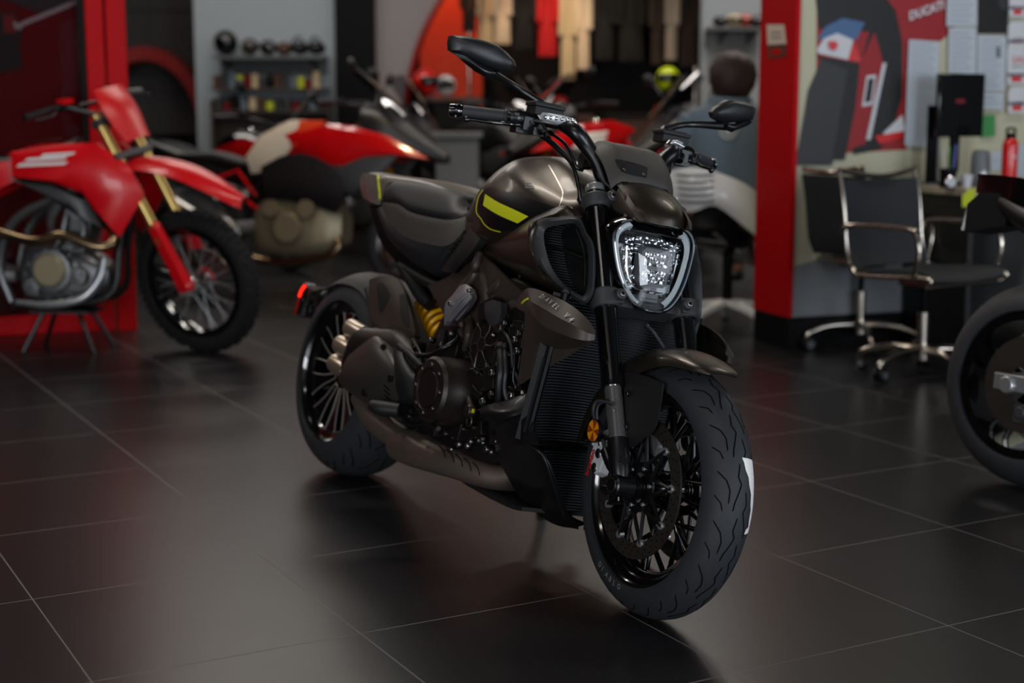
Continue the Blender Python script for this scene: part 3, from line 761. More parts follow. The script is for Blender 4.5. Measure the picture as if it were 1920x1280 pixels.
for sd in (-1, 1):
    bs = MB()
    L0 = [P(927, 846, -.17), P(945, 885, -.15), P(975, 935, -.12), P(1010, 968, -.085), P(1045, 988, -.05), P(1085, 994, -.01)]
    L1 = [P(955, 838, -.20), P(980, 872, -.18), P(1005, 915, -.15), P(1028, 950, -.11), P(1052, 975, -.07), P(1085, 990, -.01)]
    L2 = [P(988, 836, -.215), P(1018, 860, -.195), P(1034, 905, -.16), P(1044, 935, -.125), P(1058, 970, -.085), P(1092, 988, -.01)]
    L3 = [q + V((-.012, .022, .004)) for q in L2]
    bs.patch([L0, L1, L2, L3], k=3, thick=.006)
    U0 = [P(898, 770, -.215), P(905, 785, -.22), P(930, 808, -.205), P(928, 846, -.17)]
    U1 = [P(926, 758, -.215), P(938, 780, -.235), P(950, 805, -.215), P(955, 840, -.20)]
    U2 = [P(960, 752, -.205), P(965, 785, -.225), P(975, 805, -.218), P(985, 836, -.215)]
    U3 = [P(990, 740, -.20), P(990, 778, -.212), P(1000, 800, -.21), P(1010, 838, -.205)]
    bs.patch([U0, U1, U2, U3], k=3, thick=.005)
    bs.patch([[P(897, 772, -.215), P(915, 764, -.225), P(945, 757, -.215), P(988, 742, -.20)], [P(912, 782, -.235), P(925, 778, -.245), P(955, 775, -.235), P(985, 765, -.21)], [P(925, 806, -.225), P(940, 796, -.235), P(960, 784, -.232), P(986, 779, -.213)]], k=3, thick=.004)
    bs.tube([P(988, 836, -.217), P(1018, 858, -.198), P(1036, 905, -.162), P(1058, 972, -.087)], .0032, 6, k=4)
    bs.tube([P(993, 838, -.215), P(1024, 862, -.193), P(1041, 905, -.158), P(1061, 968, -.087)], .0016, 6, k=4)
    if sd > 0: bs.flip()
    bs.build('belly_scoop', 'bronze_dark' if 0 else 'satin_dark', bike, ang=45)
bc = MB(); bc.patch([[V((x, y, z)) for y in (-.16, -.08, 0, .08, .16)] for x, z in ((.75, .20), (1.0, .165), (1.2, .155), (1.27, .16))], k=2, thick=.01); bc.build('belly_pan', 'matte_black', bike)
# ---------------------------------------------------------------- headlight
HL = [(0, .697), (.030, .699), (.055, .711), (.082, .742), (.103, .785), (.117, .835), (.121, .868), (.112, .893), (.085, .910), (.045, .908), (0, .905)]
def sym(L): return [(-y, z) for y, z in L] + [(y, z) for y, z in L[::-1]][1:-1]
def hx(y, z): return 1.425 - 1.7 * y * y + (.80 - z) * .10
HC = (0, .80)
def hl_ring(k, dx, n=4):
    L = catmull([V((y, z, 0)) for y, z in sym(HL)], n, True); out = []
    for p in L:
        y, z = HC[0] + (p.x - HC[0]) * k, HC[1] + (p.y - HC[1]) * k
        out.append(V((hx(y, z) + dx, y, z)))
    return out
h = MB(SX)
h.loft([hl_ring(.55, -.15), hl_ring(.86, -.12), hl_ring(1.02, -.05), hl_ring(1.04, -.012), hl_ring(1.0, .0), hl_ring(.965, -.004), hl_ring(.93, -.022)], caps=False)
h.add(hl_ring(.55, -.15), [tuple(range(len(hl_ring(.55, -.15))))])
head = h.build('headlight', 'gloss_black', bike, ang=45)
h = MB(SX); h.loft([hl_ring(.96, -.001), hl_ring(.975, .002), hl_ring(.95, .003), hl_ring(.945, -.002)], caps=False); h.build('bezel', 'chrome', head)
h = MB(SX)   # daytime light band (unlit, pale)
ra, rb = hl_ring(.925, -.012), hl_ring(.80, -.020); n_ = len(ra)
keep = [i for i in range(n_) if not (abs(ra[i].y) < .075 and ra[i].z > .87) and not (abs(ra[i].y) < .035 and ra[i].z < .76)]
rc = hl_ring(.86, -.006)
h.add(ra + rc + rb, [f for i in range(n_) if i in keep and (i + 1) % n_ in keep for f in ((i, (i + 1) % n_, n_ + (i + 1) % n_, n_ + i), (n_ + i, n_ + (i + 1) % n_, 2 * n_ + (i + 1) % n_, 2 * n_ + i))])
h.build('daytime_light', 'drl', head)
h = MB(SX)
bk = hl_ring(.80, -.06); h.loft([hl_ring(.80, -.020), bk], caps=False); h.add(bk + [V((1.352, 0, .80))], [(i, (i + 1) % n_, n_) for i in range(n_)])
h.build('light_bowl', 'gloss_black', head)
h = MB(SX)   # faceted reflectors: upper row
for i in range(6):
    y = -.066 + i * .0265; z = .868 - .004 * abs(i - 2.5)
    for j in range(2):
        zz = z - j * .022; c = V((hx(y, zz) - .030, y, zz))
        for a in range(3):
            for b in range(2):
                cc = c + V((0, (a - 1) * .0082, (b - .5) * .010)); w_ = .0040
                h.add([cc + V((0, -w_, -w_)), cc + V((.004, w_, -w_)), cc + V((.009, w_, w_)), cc + V((.003, -w_, w_)), cc + V((-.006 + .004 * ((a + b + i) % 3), 0, 0))], [(0, 1, 4), (1, 2, 4), (2, 3, 4), (3, 0, 4)])
for sd in (-1, 1):
    for i in range(5):
        z = .835 - i * .022; y = sd * (.072 - i * .006)
        c = V((hx(y, z) - .034, y, z)); w_ = .010
        h.add([c + V((0, -w_, -w_)), c + V((.006, w_, -w_)), c + V((.012, w_, w_)), c + V((.002, -w_, w_)), c + V((-.008, 0, 0))], [(0, 1, 4), (1, 2, 4), (2, 3, 4), (3, 0, 4)])
    h.tube([V((hx(.04, .75) - .015, sd * .012, .742)), V((hx(.05, .76) - .018, sd * .045, .750)), V((hx(.07, .79) - .022, sd * .066, .785)), V((hx(.07, .84) - .022, sd * .074, .845))], .0030, 6, k=4)
h.box((hx(0, .752) - .018, 0.012, .752), (.004, .07, .010)); h.box((hx(0, .745) - .02, 0.03, .758), (.004, .045, .020))
for z in (.885, .857, .835): h.tube([V((hx(.06, z) - .018, -.078, z - .002)), V((hx(0, z) - .014, 0, z)), V((hx(.06, z) - .018, .078, z - .002))], .0016, 5, k=3)
h.build('reflector_facets', 'reflector', head, ang=5)
h = MB(SX)   # twin projector housing
pts = [(-.046, .842), (-.034, .852), (.034, .852), (.046, .842), (.044, .765), (.026, .745), (-.026, .745), (-.044, .765)]
h.plate(pts, 1.385, 1.413, .94, axis='x')
h.box((1.395, 0, .722), (.03, .05, .036)); 
for z in (.712, .720, .728): h.box((1.412, 0, z), (.006, .046, .0022))
h.build('projector_housing', 'projector_grey', head, bevel=.002)
for z in (.822, .782):
    h = MB(SX); w_, hh = .036, .0165
    ol = [(-w_, z - hh), (w_, z - hh), (w_, z + hh * .4), (w_ * .7, z + hh), (-w_ * .7, z + hh), (-w_, z + hh * .4)] if z > .8 else [(-w_, z + hh), (w_, z + hh), (w_ * .85, z - hh), (-w_ * .85, z - hh)]
    h.plate(ol, 1.400, 1.4145, 1., axis='x')
    for i in range(9):
        for j in range(4):
            y = -w_ * .85 + i * w_ * .21; zz = z - hh * .75 + j * hh * .48
            c = V((1.4150, y, zz)); q = .0034; e = [(random.random() - .5) * .004 for _ in range(5)]
            h.add([c + V((e[0], -q, -q)), c + V((e[1], q, -q)), c + V((e[2], q, q)), c + V((e[3], -q, q)), c + V((.003 + e[4], 0, 0))], [(0, 1, 4), (1, 2, 4), (2, 3, 4), (3, 0, 4)])
    h.build('projector_lens', 'reflector', head, ang=5)
h = MB(SX); rr_ = [hl_ring(k_, .002 + .016 * (1 - (k_ / .945) ** 2)) for k_ in (.945, .85, .7, .5, .3, .12)]; h.loft(rr_, caps=False); L_ = rr_[-1]; h.add(L_, [tuple(range(len(L_)))])
h.build('headlight_lens', 'clear_lens', head, ang=80)

# cowl over the headlight
cw = MB(SX); rows = []
for zt in range(7):
    u = zt / 6.
    row = []
    for j in range(-4, 5):
        s = j / 4.; w_ = .078 + .012 * u
        x = 1.262 + (1.428 - 1.262) * (math.sin(u * pi / 2) ** .9) * (1 - .30 * abs(s) ** 2.2 * (.4 + .6 * u)); z = 1.014 - .107 * u ** 1.2 - .016 * abs(s) ** 2.5 + (.014 * abs(s) ** 2 * u)
        row.append(V((x, w_ * s, z)))
    rows.append(row)
cw.patch(rows, k=2, thick=.004, kr=3)
cowl = cw.build('headlight_cowl', 'bronze', bike, ang=50)
for sd in (-1, 1):
    s = MB(SX)
    s.patch([[Q(1164, 346, -0.0739), Q(1157, 360, -0.084), Q(1150, 375, -0.089), Q(1147, 388, -0.089)],
             [Q(1176, 366, -0.0773), Q(1168, 380, -0.089), Q(1160, 392, -0.0907), Q(1155, 398, -0.089)],
             [Q(1192, 392, -0.0773), Q(1184, 398, -0.0874), Q(1176, 402, -0.0907), Q(1170, 406, -0.0874)],
             [Q(1208, 417, -0.0672), Q(1204, 417, -0.0722), Q(1200, 417, -0.0756), Q(1196, 417, -0.0773)]], k=4, thick=.004)
    if sd > 0: s.flip()
    s.build('cowl_wing', 'bronze_dark', cowl)
# cover over the handlebar clamp
ic = MB(SX); rows = []
for x, z, w_ in ((1.13, 1.038, .070), (1.15, 1.062, .082), (1.19, 1.078, .092), (1.235, 1.072, .092), (1.27, 1.044, .088), (1.292, 1.014, .085), (1.298, .996, .082)):
    rows.append([V((x - .012 * abs(j / 4) ** 3, w_ * j / 4, z - .022 * abs(j / 4) ** 4 + (.006 if abs(j) == 3 else 0))) for j in range(-4, 5)])
ic.patch(rows, k=2, thick=.02, kr=3)
icv = ic.build('instrument_cover', 'cover_grey', bike, ang=50)
ib = bvh_of(icv)
pl = MB(); iq = (BM @ SX).inverted()
# the cover mesh already carries the steering, so it is cast in bike space
decal(pl, ib, [(1154, 302), (1165, 303), (1190, 310), (1213, 318)], [(1166, 324), (1175, 329), (1190, 332), (1211, 336)], nv=3, smooth=False)
pl.m(1)
for a, b in ((1170, 322), (1206, 331)):
    c = cast(ib, a, b)
    if c: pl.bolt(c, (.6, 0, .8), .0045, .002)
pl.build('cover_plate', ['matte_black', 'steel_dark'], icv, recalc=False)
pf = MB(); dline(pf, ib, [(1154, 302), (1190, 310), (1213, 318)], 1., 2); dline(pf, ib, [(1213, 318), (1211, 336)], 1., 2); dline(pf, ib, [(1154, 302), (1166, 325), (1211, 336)], 1.0, 2)
pf.build('cover_seam', 'rubber_dark', icv, recalc=False)

# ---------------------------------------------------------------- handlebar, controls, mirrors (right side built, left mirrored)
hb = MB(SX)
path = [V((1.03, -.435, 1.100)), V((1.045, -.27, 1.125)), V((1.10, -.20, 1.128)), V((1.16, -.158, 1.120)), V((1.185, -.130, 1.090)), V((1.21, -.10, 1.045)), V((1.235, -.07, 1.00)), V((1.25, -.05, .95))]
def QPL(px, py, nrm, p0):
    o = STi @ V((0, 0, CAM_H)); r = (STi @ (V((0, 0, CAM_H)) + ray(px, py))) - o; return o + r * ((p0 - o).dot(nrm) / r.dot(nrm))
def QB(px, py, y):
    t = [(-.435, -.402), (-.27, -.285), (-.20, -.205), (-.15, -.15), (0, 0)]
    for (a, b), (c, d) in zip(t[:-1], t[1:]):
        if a <= y <= c: return Q(px, py, b + (d - b) * (y - a) / (c - a))
    return Q(px, py, y)
MN = V((1, -.24, 0)).normalized()
path = [QB(852, 210, -.43), QB(950, 221, -.27), QB(1010, 230, -.205), QB(1055, 237, -.162), QB(1078, 250, -.148), QB(1098, 274, -.118), QB(1118, 305, -.09), QB(1134, 345, -.062)]
hb.tube(path[:4], [.011, .011, .012, .0135], 16, k=4); hb.tube(path[3:], [.016, .0205, .020, .0175, .017], 18, k=4)
hb.tube([q + V((0, 0, 0)) for q in path[6:]] + [V((1.27, 0, .95))], .017, 14, k=3)
hb.mirror(); hbar = hb.build('handlebar', 'satin_black', bike)
def sided(fn):
    for sd in (-1, 1): fn(sd)
def fin(m, sd, *a, **k):
    if sd > 0: m.flip()
    return m.build(*a, **k)
def controls(sd):
    g = MB(SX); a, b = QB(868, 212, -.405), QB(946, 221, -.275)
    g.tube([a, a.lerp(b, .5), b], .0160, 18); d = (b - a).normalized()
    for i in range(12): g.lathe([(.016, 0), (.0166, .002), (.016, .004)], a + (b - a) * (i / 12 + .04), d, 16)
    g.lathe([(.019, 0), (.020, .004), (.016, .008)], b, d, 18)
    fin(g, sd, 'grip', 'rubber', hbar)
    e = MB(SX); c = QB(852, 210, -.43); e.lathe([(.010, -.014), (.0165, -.012), (.0175, -.004), (.0175, .012), (.015, .016), (.014, .022)], c, d, 20, caps=True)
    for i in range(6):
        th = i * pi / 3; aa, bb = frame_of(d); e.box(c + (aa * math.cos(th) + bb * math.sin(th)) * .0165 + d * .003, (.010, .004, .004))
    fin(e, sd, 'bar_end', 'gloss_black', hbar)
    s = MB(SX); c = QB(970, 226, -.245)
    s.tube([QB(955, 222, -.265), QB(968, 224, -.25), QB(985, 228, -.228)], [.020, .024, .022], 16, k=3)
    s.box(QB(990, 236, -.222), (.04, .045, .034)); s.box(QB(978, 246, -.232), (.035, .05, .02)); s.box(QB(972, 212, -.24), (.02, .02, .016))
    s.box(QB(1005, 250, -.21), (.03, .03, .02)); s.cyl(QB(1012, 238, -.21), QB(1022, 252, -.20), .011, 12)
    s.m(1); s.box(QB(968, 217, -.262), (.010, .014, .008)); s.bolt(QB(1012, 242, -.225), (0, -1, .2), .006, .004); s.bolt(QB(996, 232, -.245), (0, -1, 0), .005, .004)
    fin(s, sd, 'switch_housing', ['satin_black', 'matte_grey'], hbar, bevel=.002)
    r = MB(SX); c = QB(1022, 210, -.19)
    r.box(c + V((0, 0, -.006)), (.05, .082, .022)); r.box(c + V((0, 0, .010)), (.055, .088, .010)); r.box(c + V((-.002, 0, .017)), (.042, .07, .004))
    fin(r, sd, 'brake_reservoir' if sd < 0 else 'clutch_reservoir', 'matte_black', hbar, bevel=.002)
    l = MB(SX)
    l.tube([QB(1020, 242, -.18), QB(1000, 240, -.205), QB(960, 236, -.265), QB(920, 232, -.325), QB(885, 227, -.385), QB(876, 227, -.40)], [.009, .008, .0062, .0055, .005, .0055], 10, k=4)
    l.ell(QB(875, 227, -.402), .0085, 12, 8); l.cyl(QB(1006, 232, -.20), QB(1006, 250, -.20), .012, 14)
    l.tube([QB(1000, 248, -.20), QB(1012, 252, -.19), QB(1022, 250, -.18)], .010, 8, k=2)
    fin(l, sd, 'brake_lever' if sd < 0 else 'clutch_lever', 'gloss_black', hbar)
    # mirror
    m = MB(SX); X_ = 1.10; MP = V((1.10, -.33, 1.2))
    def QX(a, b, x): return QPL(a, b, MN, MP + V((x - X_, 0, 0)))
    ol = [(845, 70), (860, 70), (882, 73), (908, 80), (930, 88), (948, 102), (962, 117), (966, 129), (958, 137), (938, 137), (912, 131), (880, 117), (858, 106), (843, 97), (842, 82)]
    A_ = [QX(a, b, X_) for a, b in ol]; cc = sum(A_, V()) / len(A_)
    rg = []
    for kx, ks in ((-.016, .93), (-.012, 1.0), (.008, 1.0), (.016, .92), (.024, .74), (.028, .45), (.029, .15)): rg.append([cc + (p - cc) * ks + V((kx + X_ - X_, 0, 0)) for p in A_])
    m.loft(rg)
    mir = fin(m, sd, 'mirror', 'mirror_shell', bike, ang=32)
    mg = MB(SX); g2 = [cc + (p - cc) * .88 + V((-.0165, 0, 0)) for p in A_]; mg.add(g2, [tuple(range(len(g2)))]); fin(mg, sd, 'mirror_glass', 'chrome', mir, recalc=False)
    st = MB(SX)
    st.patch([[QX(850, 102, X_ + .014), QX(872, 108, X_ + .022), QX(905, 126, X_ + .024), QX(926, 134, X_ + .02)], [QX(866, 117, X_ + .016), QX(884, 122, X_ + .024), QX(908, 136, X_ + .028), QX(930, 140, X_ + .024)], [QX(890, 137, X_ + .010), QX(900, 142, X_ + .016), QX(914, 149, X_ + .02), QX(930, 148, X_ + .018)]], k=3, thick=-.018)
    b0, b1, b2_ = QX(916, 138, X_ + .01), QB(964, 164, -.255), QB(1012, 194, -.19)
    st.tube([b0, b1, b2_], [.0125, .0085, .010], 12, k=4, sx=.7); st.cyl(b2_, QB(1020, 206, -.18), .013, 14)
    fin(st, sd, 'mirror_stalk', 'satin_black', mir)
    # indicator
    ti = MB(SX); pts = [QB(1006, 217, -.215), QB(1020, 214, -.205), QB(1050, 218, -.175), QB(1076, 226, -.148), QB(1080, 234, -.142), QB(1070, 240, -.150), QB(1040, 236, -.18), QB(1012, 226, -.21)]
    cc2 = sum(pts, V()) / 8
    ti.loft([[cc2 + (p - cc2) * k_ + V((dx, 0, dz)) for p in pts] for k_, dx, dz in ((.9, -.02, 0), (1.03, -.012, 0), (1.03, .004, 0))]); 
    ind = fin(ti, sd, 'turn_signal', 'gloss_black', bike, ang=30)
    tl = MB(SX); tl.loft([[cc2 + (p - cc2) * k_ + V((dx, 0, 0)) for p in pts] for k_, dx in ((.99, .004), (.95, .010), (.75, .014), (.3, .016))])
    fin(tl, sd, 'signal_lens', 'signal_clear', ind, ang=50)
    le = MB(SX)
    for i in range(6):
        p = pts[0].lerp(pts[3], .12 + i * .15).lerp(pts[7].lerp(pts[4], .12 + i * .15), .5) + V((.0145, 0, 0)); le.ell(p, .0052, 10, 6)
    fin(le, sd, 'signal_reflectors', 'reflector', ind)
sided(controls)
# cables and brake hoses
def hose(name, pts, r, m='rubber', X=None, parent=bike, fit='steel'):
    h = MB(X); h.tube(pts, r, 10, k=5); h.m(1)
    h.tube([pts[0], pts[0].lerp(pts[1], .18)], r * 1.45, 8); h.tube([pts[-1], pts[-1].lerp(pts[-2], .18)], r * 1.45, 8)
    return h.build(name, [m, fit], parent)
hose('brake_hose', [Q(1026, 262, -.175), Q(1045, 278, -.16), Q(1065, 300, -.15), Q(1078, 325, -.145), Q(1085, 355, -.14), Q(1090, 385, -.13)], .0052, 'satin_black', SX, fit='satin_black')
hose('control_cable', [Q(1015, 258, -.185), Q(1048, 286, -.165), Q(1072, 312, -.15), Q(1084, 345, -.14), Q(1086, 380, -.12)], .0040, 'satin_black', SX, fit='satin_black')
hose('control_cable', [Q(1030, 250, -.17), Q(1062, 276, -.155), Q(1082, 318, -.14), Q(1095, 318, -.11), Q(1112, 318, -.07)], .0042, 'satin_black', SX, fit='satin_black')
hose('control_cable', [Q(1262, 300, .17), Q(1254, 330, .16), Q(1246, 355, .14), Q(1240, 380, .12)], .0042, 'satin_black', SX, fit='satin_black')
hose('clutch_hose', [Q(1272, 296, .18), Q(1250, 300, .17), Q(1242, 322, .15), Q(1250, 365, .13)], .0045, 'satin_black', SX, fit='satin_black')
hose('brake_hose', [Q(1150, 760, -.14), Q(1120, 755, -.15), Q(1112, 775, -.15), Q(1118, 800, -.13), Q(1126, 838, -.115)], .0040, 'rubber', SX)
hose('brake_hose', [Q(1145, 752, -.13), Q(1122, 762, -.14), Q(1120, 790, -.135), Q(1130, 825, -.12), Q(1134, 845, -.11)], .0040, 'rubber', SX)
hose('brake_hose', [P(1210, 612, 0.0), P(1225, 625, .03), P(1242, 650, .05), P(1252, 668, .06)], .0045, 'rubber')
# ---------------------------------------------------------------- rear wheel
RC = V((0, 0, .324))
w = MB()
w.lathe([(.190, -.085), (.204, -.098), (.226, -.104), (.2285, -.110), (.222, -.111), (.212, -.100), (.203, -.075), (.197, 0), (.203, .075), (.212, .1), (.222, .111), (.2285, .11), (.226, .104), (.204, .098), (.19, .085), (.186, 0)], RC, (0, 1, 0), 96, closed=True)
w.lathe([(.001, -.075), (.040, -.072), (.050, -.05), (.052, .05), (.001, .07)], RC, (0, 1, 0), 36)
def wp(r, a, y): return RC + V((r * math.sin(a), y, r * math.cos(a)))
for i in range(5):
    a0 = 2 * pi * i / 5 + R(-20)
    for sd in (-1, 1):
        c_a = sd * .314; A = [(.052, c_a - .16), (.12, c_a - .13), (.168, c_a - .165), (.203, c_a - .20), (.205, c_a), (.203, c_a + .20), (.168, c_a + .165), (.12, c_a + .13), (.052, c_a + .16)]
        P0 = [wp(r, a0 + d, -.066 - .02 * (r / .2)) for r, d in A]; P1 = [wp(r * 1., a0 + d * .9, -.030) for r, d in A]
        w.m(0); n_ = len(A); w.add(P0 + P1, [tuple(range(n_)), tuple(range(2 * n_ - 1, n_ - 1, -1))] + [(j, j + n_, (j + 1) % n_ + n_, (j + 1) % n_) for j in range(n_)])
        w.m(1); e = [wp(r, a0 + d, -.0675 - .02 * (r / .2)) for r, d in A]
        w.tube(e, .0021, 6, closed=True)
rw = w.build('rear_wheel', ['gloss_black', 'rim_edge'], bike)
GR = (.324, .120, .098)
t = MB(); t.lathe(tire_profile(.324, .120, .2265, .098), RC, (0, 1, 0), 144); t.m(1)
for i in range(16):
    z = 2 * pi * i / 16
    for sd, ph in ((-1, 0), (1, .2)):
        groove(t, RC, *GR, [(z, .10 * sd), (z + .10, .16 * sd), (z + .2, .22 * sd), (z + .30, .36 * sd)], .004)
        groove(t, RC, *GR, [(z + .05, .95 * sd), (z + .16, .66 * sd), (z + .30, .48 * sd)], .0045)
        groove(t, RC, *GR, [(z + .20, 1.0 * sd), (z + .28, .80 * sd), (z + .36, .70 * sd)], .004)
t.build('tire', ['rubber', 'rubber_dark'], rw, recalc=False)
d = MB(); d.lathe([(.08, .079), (.132, .079), (.132, .084), (.08, .084)], RC, (0, 1, 0), 60, closed=True); d.build('brake_disc', 'disc_steel', rw)
# ---------------------------------------------------------------- swingarm, hugger, shock
sw = MB()
sw.loft([[V((x, y, z)) for y, z in ((ya, zt), (yb, zt), (yb, zb), (ya, zb))] for x, ya, yb, zt, zb in ((-.06, .13, .19, .37, .28), (.05, .13, .20, .42, .28), (.25, .13, .20, .47, .33), (.42, .06, .19, .50, .36), (.60, -.12, .14, .50, .36), (.68, -.12, .13, .46, .36))], k=3)
sw.build('swingarm', 'bronze_dark', bike, bevel=.006)
hg = MB()
hg.patch([[P(703, 531, -.13), P(719, 527, -.13), P(738, 528, -.125), P(753, 531, -.12)], [P(702, 556, -.14), P(722, 552, -.142), P(745, 553, -.138), P(768, 560, -.13)], [P(702, 585, -.145), P(728, 585, -.150), P(752, 590, -.150), P(782, 605, -.14)], [P(708, 608, -.148), P(730, 618, -.156), P(757, 632, -.156), P(788, 634, -.145)], [P(735, 628, -.15), P(748, 638, -.155), P(762, 646, -.156), P(776, 652, -.15)]], k=4, thick=.02)
hgo = hg.build('rear_inner_fender', 'bronze_dark', bike, ang=35)
hb_ = bvh_of(hgo)
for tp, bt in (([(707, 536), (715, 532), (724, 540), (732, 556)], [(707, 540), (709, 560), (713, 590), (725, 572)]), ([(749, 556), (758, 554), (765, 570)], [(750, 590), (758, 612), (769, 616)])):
    q = MB(); decal(q, hb_, tp, bt, nv=4, k=4); q.build('recess_shade', 'matte_black', hgo, recalc=False)  # flat dark decals paint the shade inside the fender's hollows
h2 = MB(); rows = []
for dg in (70, 50, 30, 10, -12, -34):
    rows.append([RC + V(((.333 + .004) * math.sin(R(dg)), y, (.333 - .055 * abs(y / .12) ** 2.4) * math.cos(R(dg)))) for y in (-.118, -.09, -.045, 0, .045, .09, .118)])
h2.patch(rows, k=3, thick=.004); 
for sd in (-1, 1): h2.tube([RC + V((.15, sd * .12, .28)), RC + V((.25, sd * .12, .20)), RC + V((.42, sd * .12, .14))], .008, 8, k=3)
h2.build('rear_hugger', 'matte_black', bike)
sk = MB(); a, b = P(790, 550, -.035), P(838, 640, -.035); a = V((.42, -.03, .66)); b = V((.60, -.03, .48))
a = P(797, 556, -.04); b = P(846, 655, -.04); ax = (b - a).normalized()
sk.cyl(a - ax * .03, a + ax * .06, .022, 20); sk.cyl(a, b, .014, 16); sk.cyl(b - ax * .05, b + ax * .02, .026, 20); sk.lathe([(.02, 0), (.040, .002), (.040, .010), (.02, .012)], a + ax * .028, ax, 28)
shock = sk.build('shock_absorber', 'steel_dark', bike)
sp = MB(); u, v = frame_of(ax); L = (b - a).length - .075; N_ = 6 * 20
pts = [a + ax * (.040 + L * i / N_) + (u * math.cos(2 * pi * i / 20) + v * math.sin(2 * pi * i / 20)) * .040 for i in range(N_ + 1)]
sp.tube(pts, .0080, 10); sp.build('shock_spring', 'spring_yellow', shock)
# number plate holder with tail light
ph = MB()
ph.tube([P(700, 560, -.0), P(650, 540, .0), P(620, 545, -.0), P(600, 560, -.03)], [.012, .012, .012, .014], 10, k=4)
ph.patch([[P(571, 538, -.10), P(590, 538, -.02), P(612, 542, .05)], [P(562, 562, -.10), P(584, 566, -.02), P(606, 570, .05)], [P(554, 592, -.10), P(578, 597, -.02), P(602, 596, .05)]], k=4, thick=.035)
for i in range(14):
    px, py = 566 + random.random() * 30, 550 + random.random() * 38; ph.box(P(px, py, -.10 + (px - 560) / 50 * .12) + V((.03, -.012, 0)), (.014, .01, .014))
plh = ph.build('plate_holder', 'satin_black', bike, bevel=.002)
tl = MB(); tl.tube([P(573, 536, -.112), P(566, 545, -.112), P(561, 562, -.112), P(556, 580, -.112), P(553, 591, -.112)], .0072, 8, k=3); tl.build('tail_light', 'tail_red', plh)
tl = MB(); tl.tube([P(571.5, 538, -.119), P(565, 547, -.119), P(561, 558, -.119)], .0052, 8, k=3); tl.build('tail_light_glow', 'tail_glow', plh)
tl = MB(); tl.box(P(581, 536, -.09), (.03, .03, .010)); tl.build('plate_lamp', 'silver', plh, bevel=.002)

# ---------------------------------------------------------------- exhaust
def ring4(x, zt, zb, yo, yi, n=24, sx=0.):
    zc, yc = (zt + zb) / 2, (yo + yi) / 2; out = []
    for i in range(n):
        t_ = 2 * pi * i / n; cy_, sz_ = math.cos(t_), math.sin(t_)
        out.append(V((x + sx * sz_, yc + (yi - yo) / 2 * math.copysign(abs(cy_) ** .7, cy_), zc + (zt - zb) / 2 * math.copysign(abs(sz_) ** .75, sz_))))
    return out
mf = MB()
mf.patch([[P(664, 650, -.205), P(683, 631, -.205), P(703, 616, -.205), P(723, 628, -.205), P(744, 650, -.20)],
          [P(654, 668, -.262), P(678, 652, -.268), P(704, 642, -.268), P(728, 655, -.262), P(750, 676, -.25)],
          [P(642, 690, -.285), P(668, 690, -.294), P(700, 690, -.296), P(731, 696, -.288), P(756, 708, -.272)],
          [P(635, 712, -.280), P(660, 722, -.290), P(692, 734, -.292), P(724, 744, -.284), P(754, 754, -.268)],
          [P(642, 728, -.245), P(668, 746, -.252), P(698, 764, -.252), P(728, 778, -.246), P(752, 788, -.238)],
          [P(660, 738, -.18), P(682, 755, -.18), P(706, 770, -.18), P(732, 784, -.18), P(752, 792, -.18)]], k=4, thick=-.006)
mf.m(1).loft([ring4(*q) for q in ((.350, .490, .345, -.255, -.160, 24, .03), (.365, .500, .335, -.262, -.150, 24, .03), (.43, .505, .325, -.262, -.145, 24, .03), (.54, .515, .310, -.260, -.14, 24, .03), (.64, .49, .31, -.245, -.135), (.72, .45, .33, -.235, -.13), (.75, .42, .35, -.22, -.14))], k=3)
muf = mf.build('muffler', ['muffler_black', 'cast_dark'], bike, ang=50)
mb_ = bvh_of(muf)
q = MB()
for i in range(4): dline(q, mb_, [(720 + i * .8, 724 + i * 9), (732 + i * .5, 735 + i * 9)], 2.4, 2)
q.build('muffler_slots', 'rubber_dark', muf, recalc=False)
for a_, b_ in ((733, 712), (684, 738), (719, 655)):
    c = cast(mb_, a_, b_)
    q = MB()
    if c: q.m(0).lathe([(.0105, -.004), (.0105, .004), (.006, .005)], c, (0, -1, 0), 16); q.m(1).bolt(c, (0, -1, 0), .0055, .004); q.build('muffler_bolt', ['satin_black', 'steel_dark'], muf)
td = V((-1, -.10, .16)).normalized()
for c in (V((.355, -.222, .478)), V((.335, -.236, .424)), V((.320, -.236, .366)), V((.345, -.178, .440))):
    t = MB(); t.lathe([(.0265, -.03), (.0285, -.03), (.0285, .048), (.0272, .052), (.0255, .050), (.0250, -.02)], c, td, 28, closed=True); t.build('exhaust_tip', 'tip_steel', muf)
hs = MB(); hs.patch([[P(742, 655, -.26), P(752, 668, -.265), P(760, 690, -.26)], [P(745, 690, -.275), P(760, 700, -.28), P(778, 715, -.27)], [P(748, 720, -.275), P(765, 735, -.28), P(785, 748, -.265)], [P(752, 750, -.26), P(765, 755, -.265), P(780, 756, -.26)]], k=4, thick=.01)
hs.tube([P(748, 652, -.25), P(762, 660, -.26), P(775, 676, -.26), P(790, 690, -.25)], .010, 8, k=3)
hs.build('heel_guard', 'matte_black', bike, ang=45)
pp = MB()
pp.tube([P(675, 745, -.20), P(700, 785, -.19), P(735, 815, -.18), P(775, 838, -.17)], [.030, .036, .036, .036], 20, k=5)
pp.build('exhaust_pipe', 'exhaust_steel', bike)
px_ = MB()
px_.loft([ring4(*q) for q in ((.60, .235, .165, -.20, -.10), (.64, .248, .155, -.215, -.09), (.72, .262, .155, -.22, -.08), (.80, .252, .160, -.22, -.08), (.95, .244, .168, -.205, -.06), (1.05, .240, .170, -.18, -.05), (1.12, .250, .185, -.15, -.05), (1.17, .29, .225, -.13, -.05), (1.19, .34, .28, -.12, -.05))], k=4)
px_o = px_.build('exhaust_box', 'exhaust_steel', bike, ang=60)
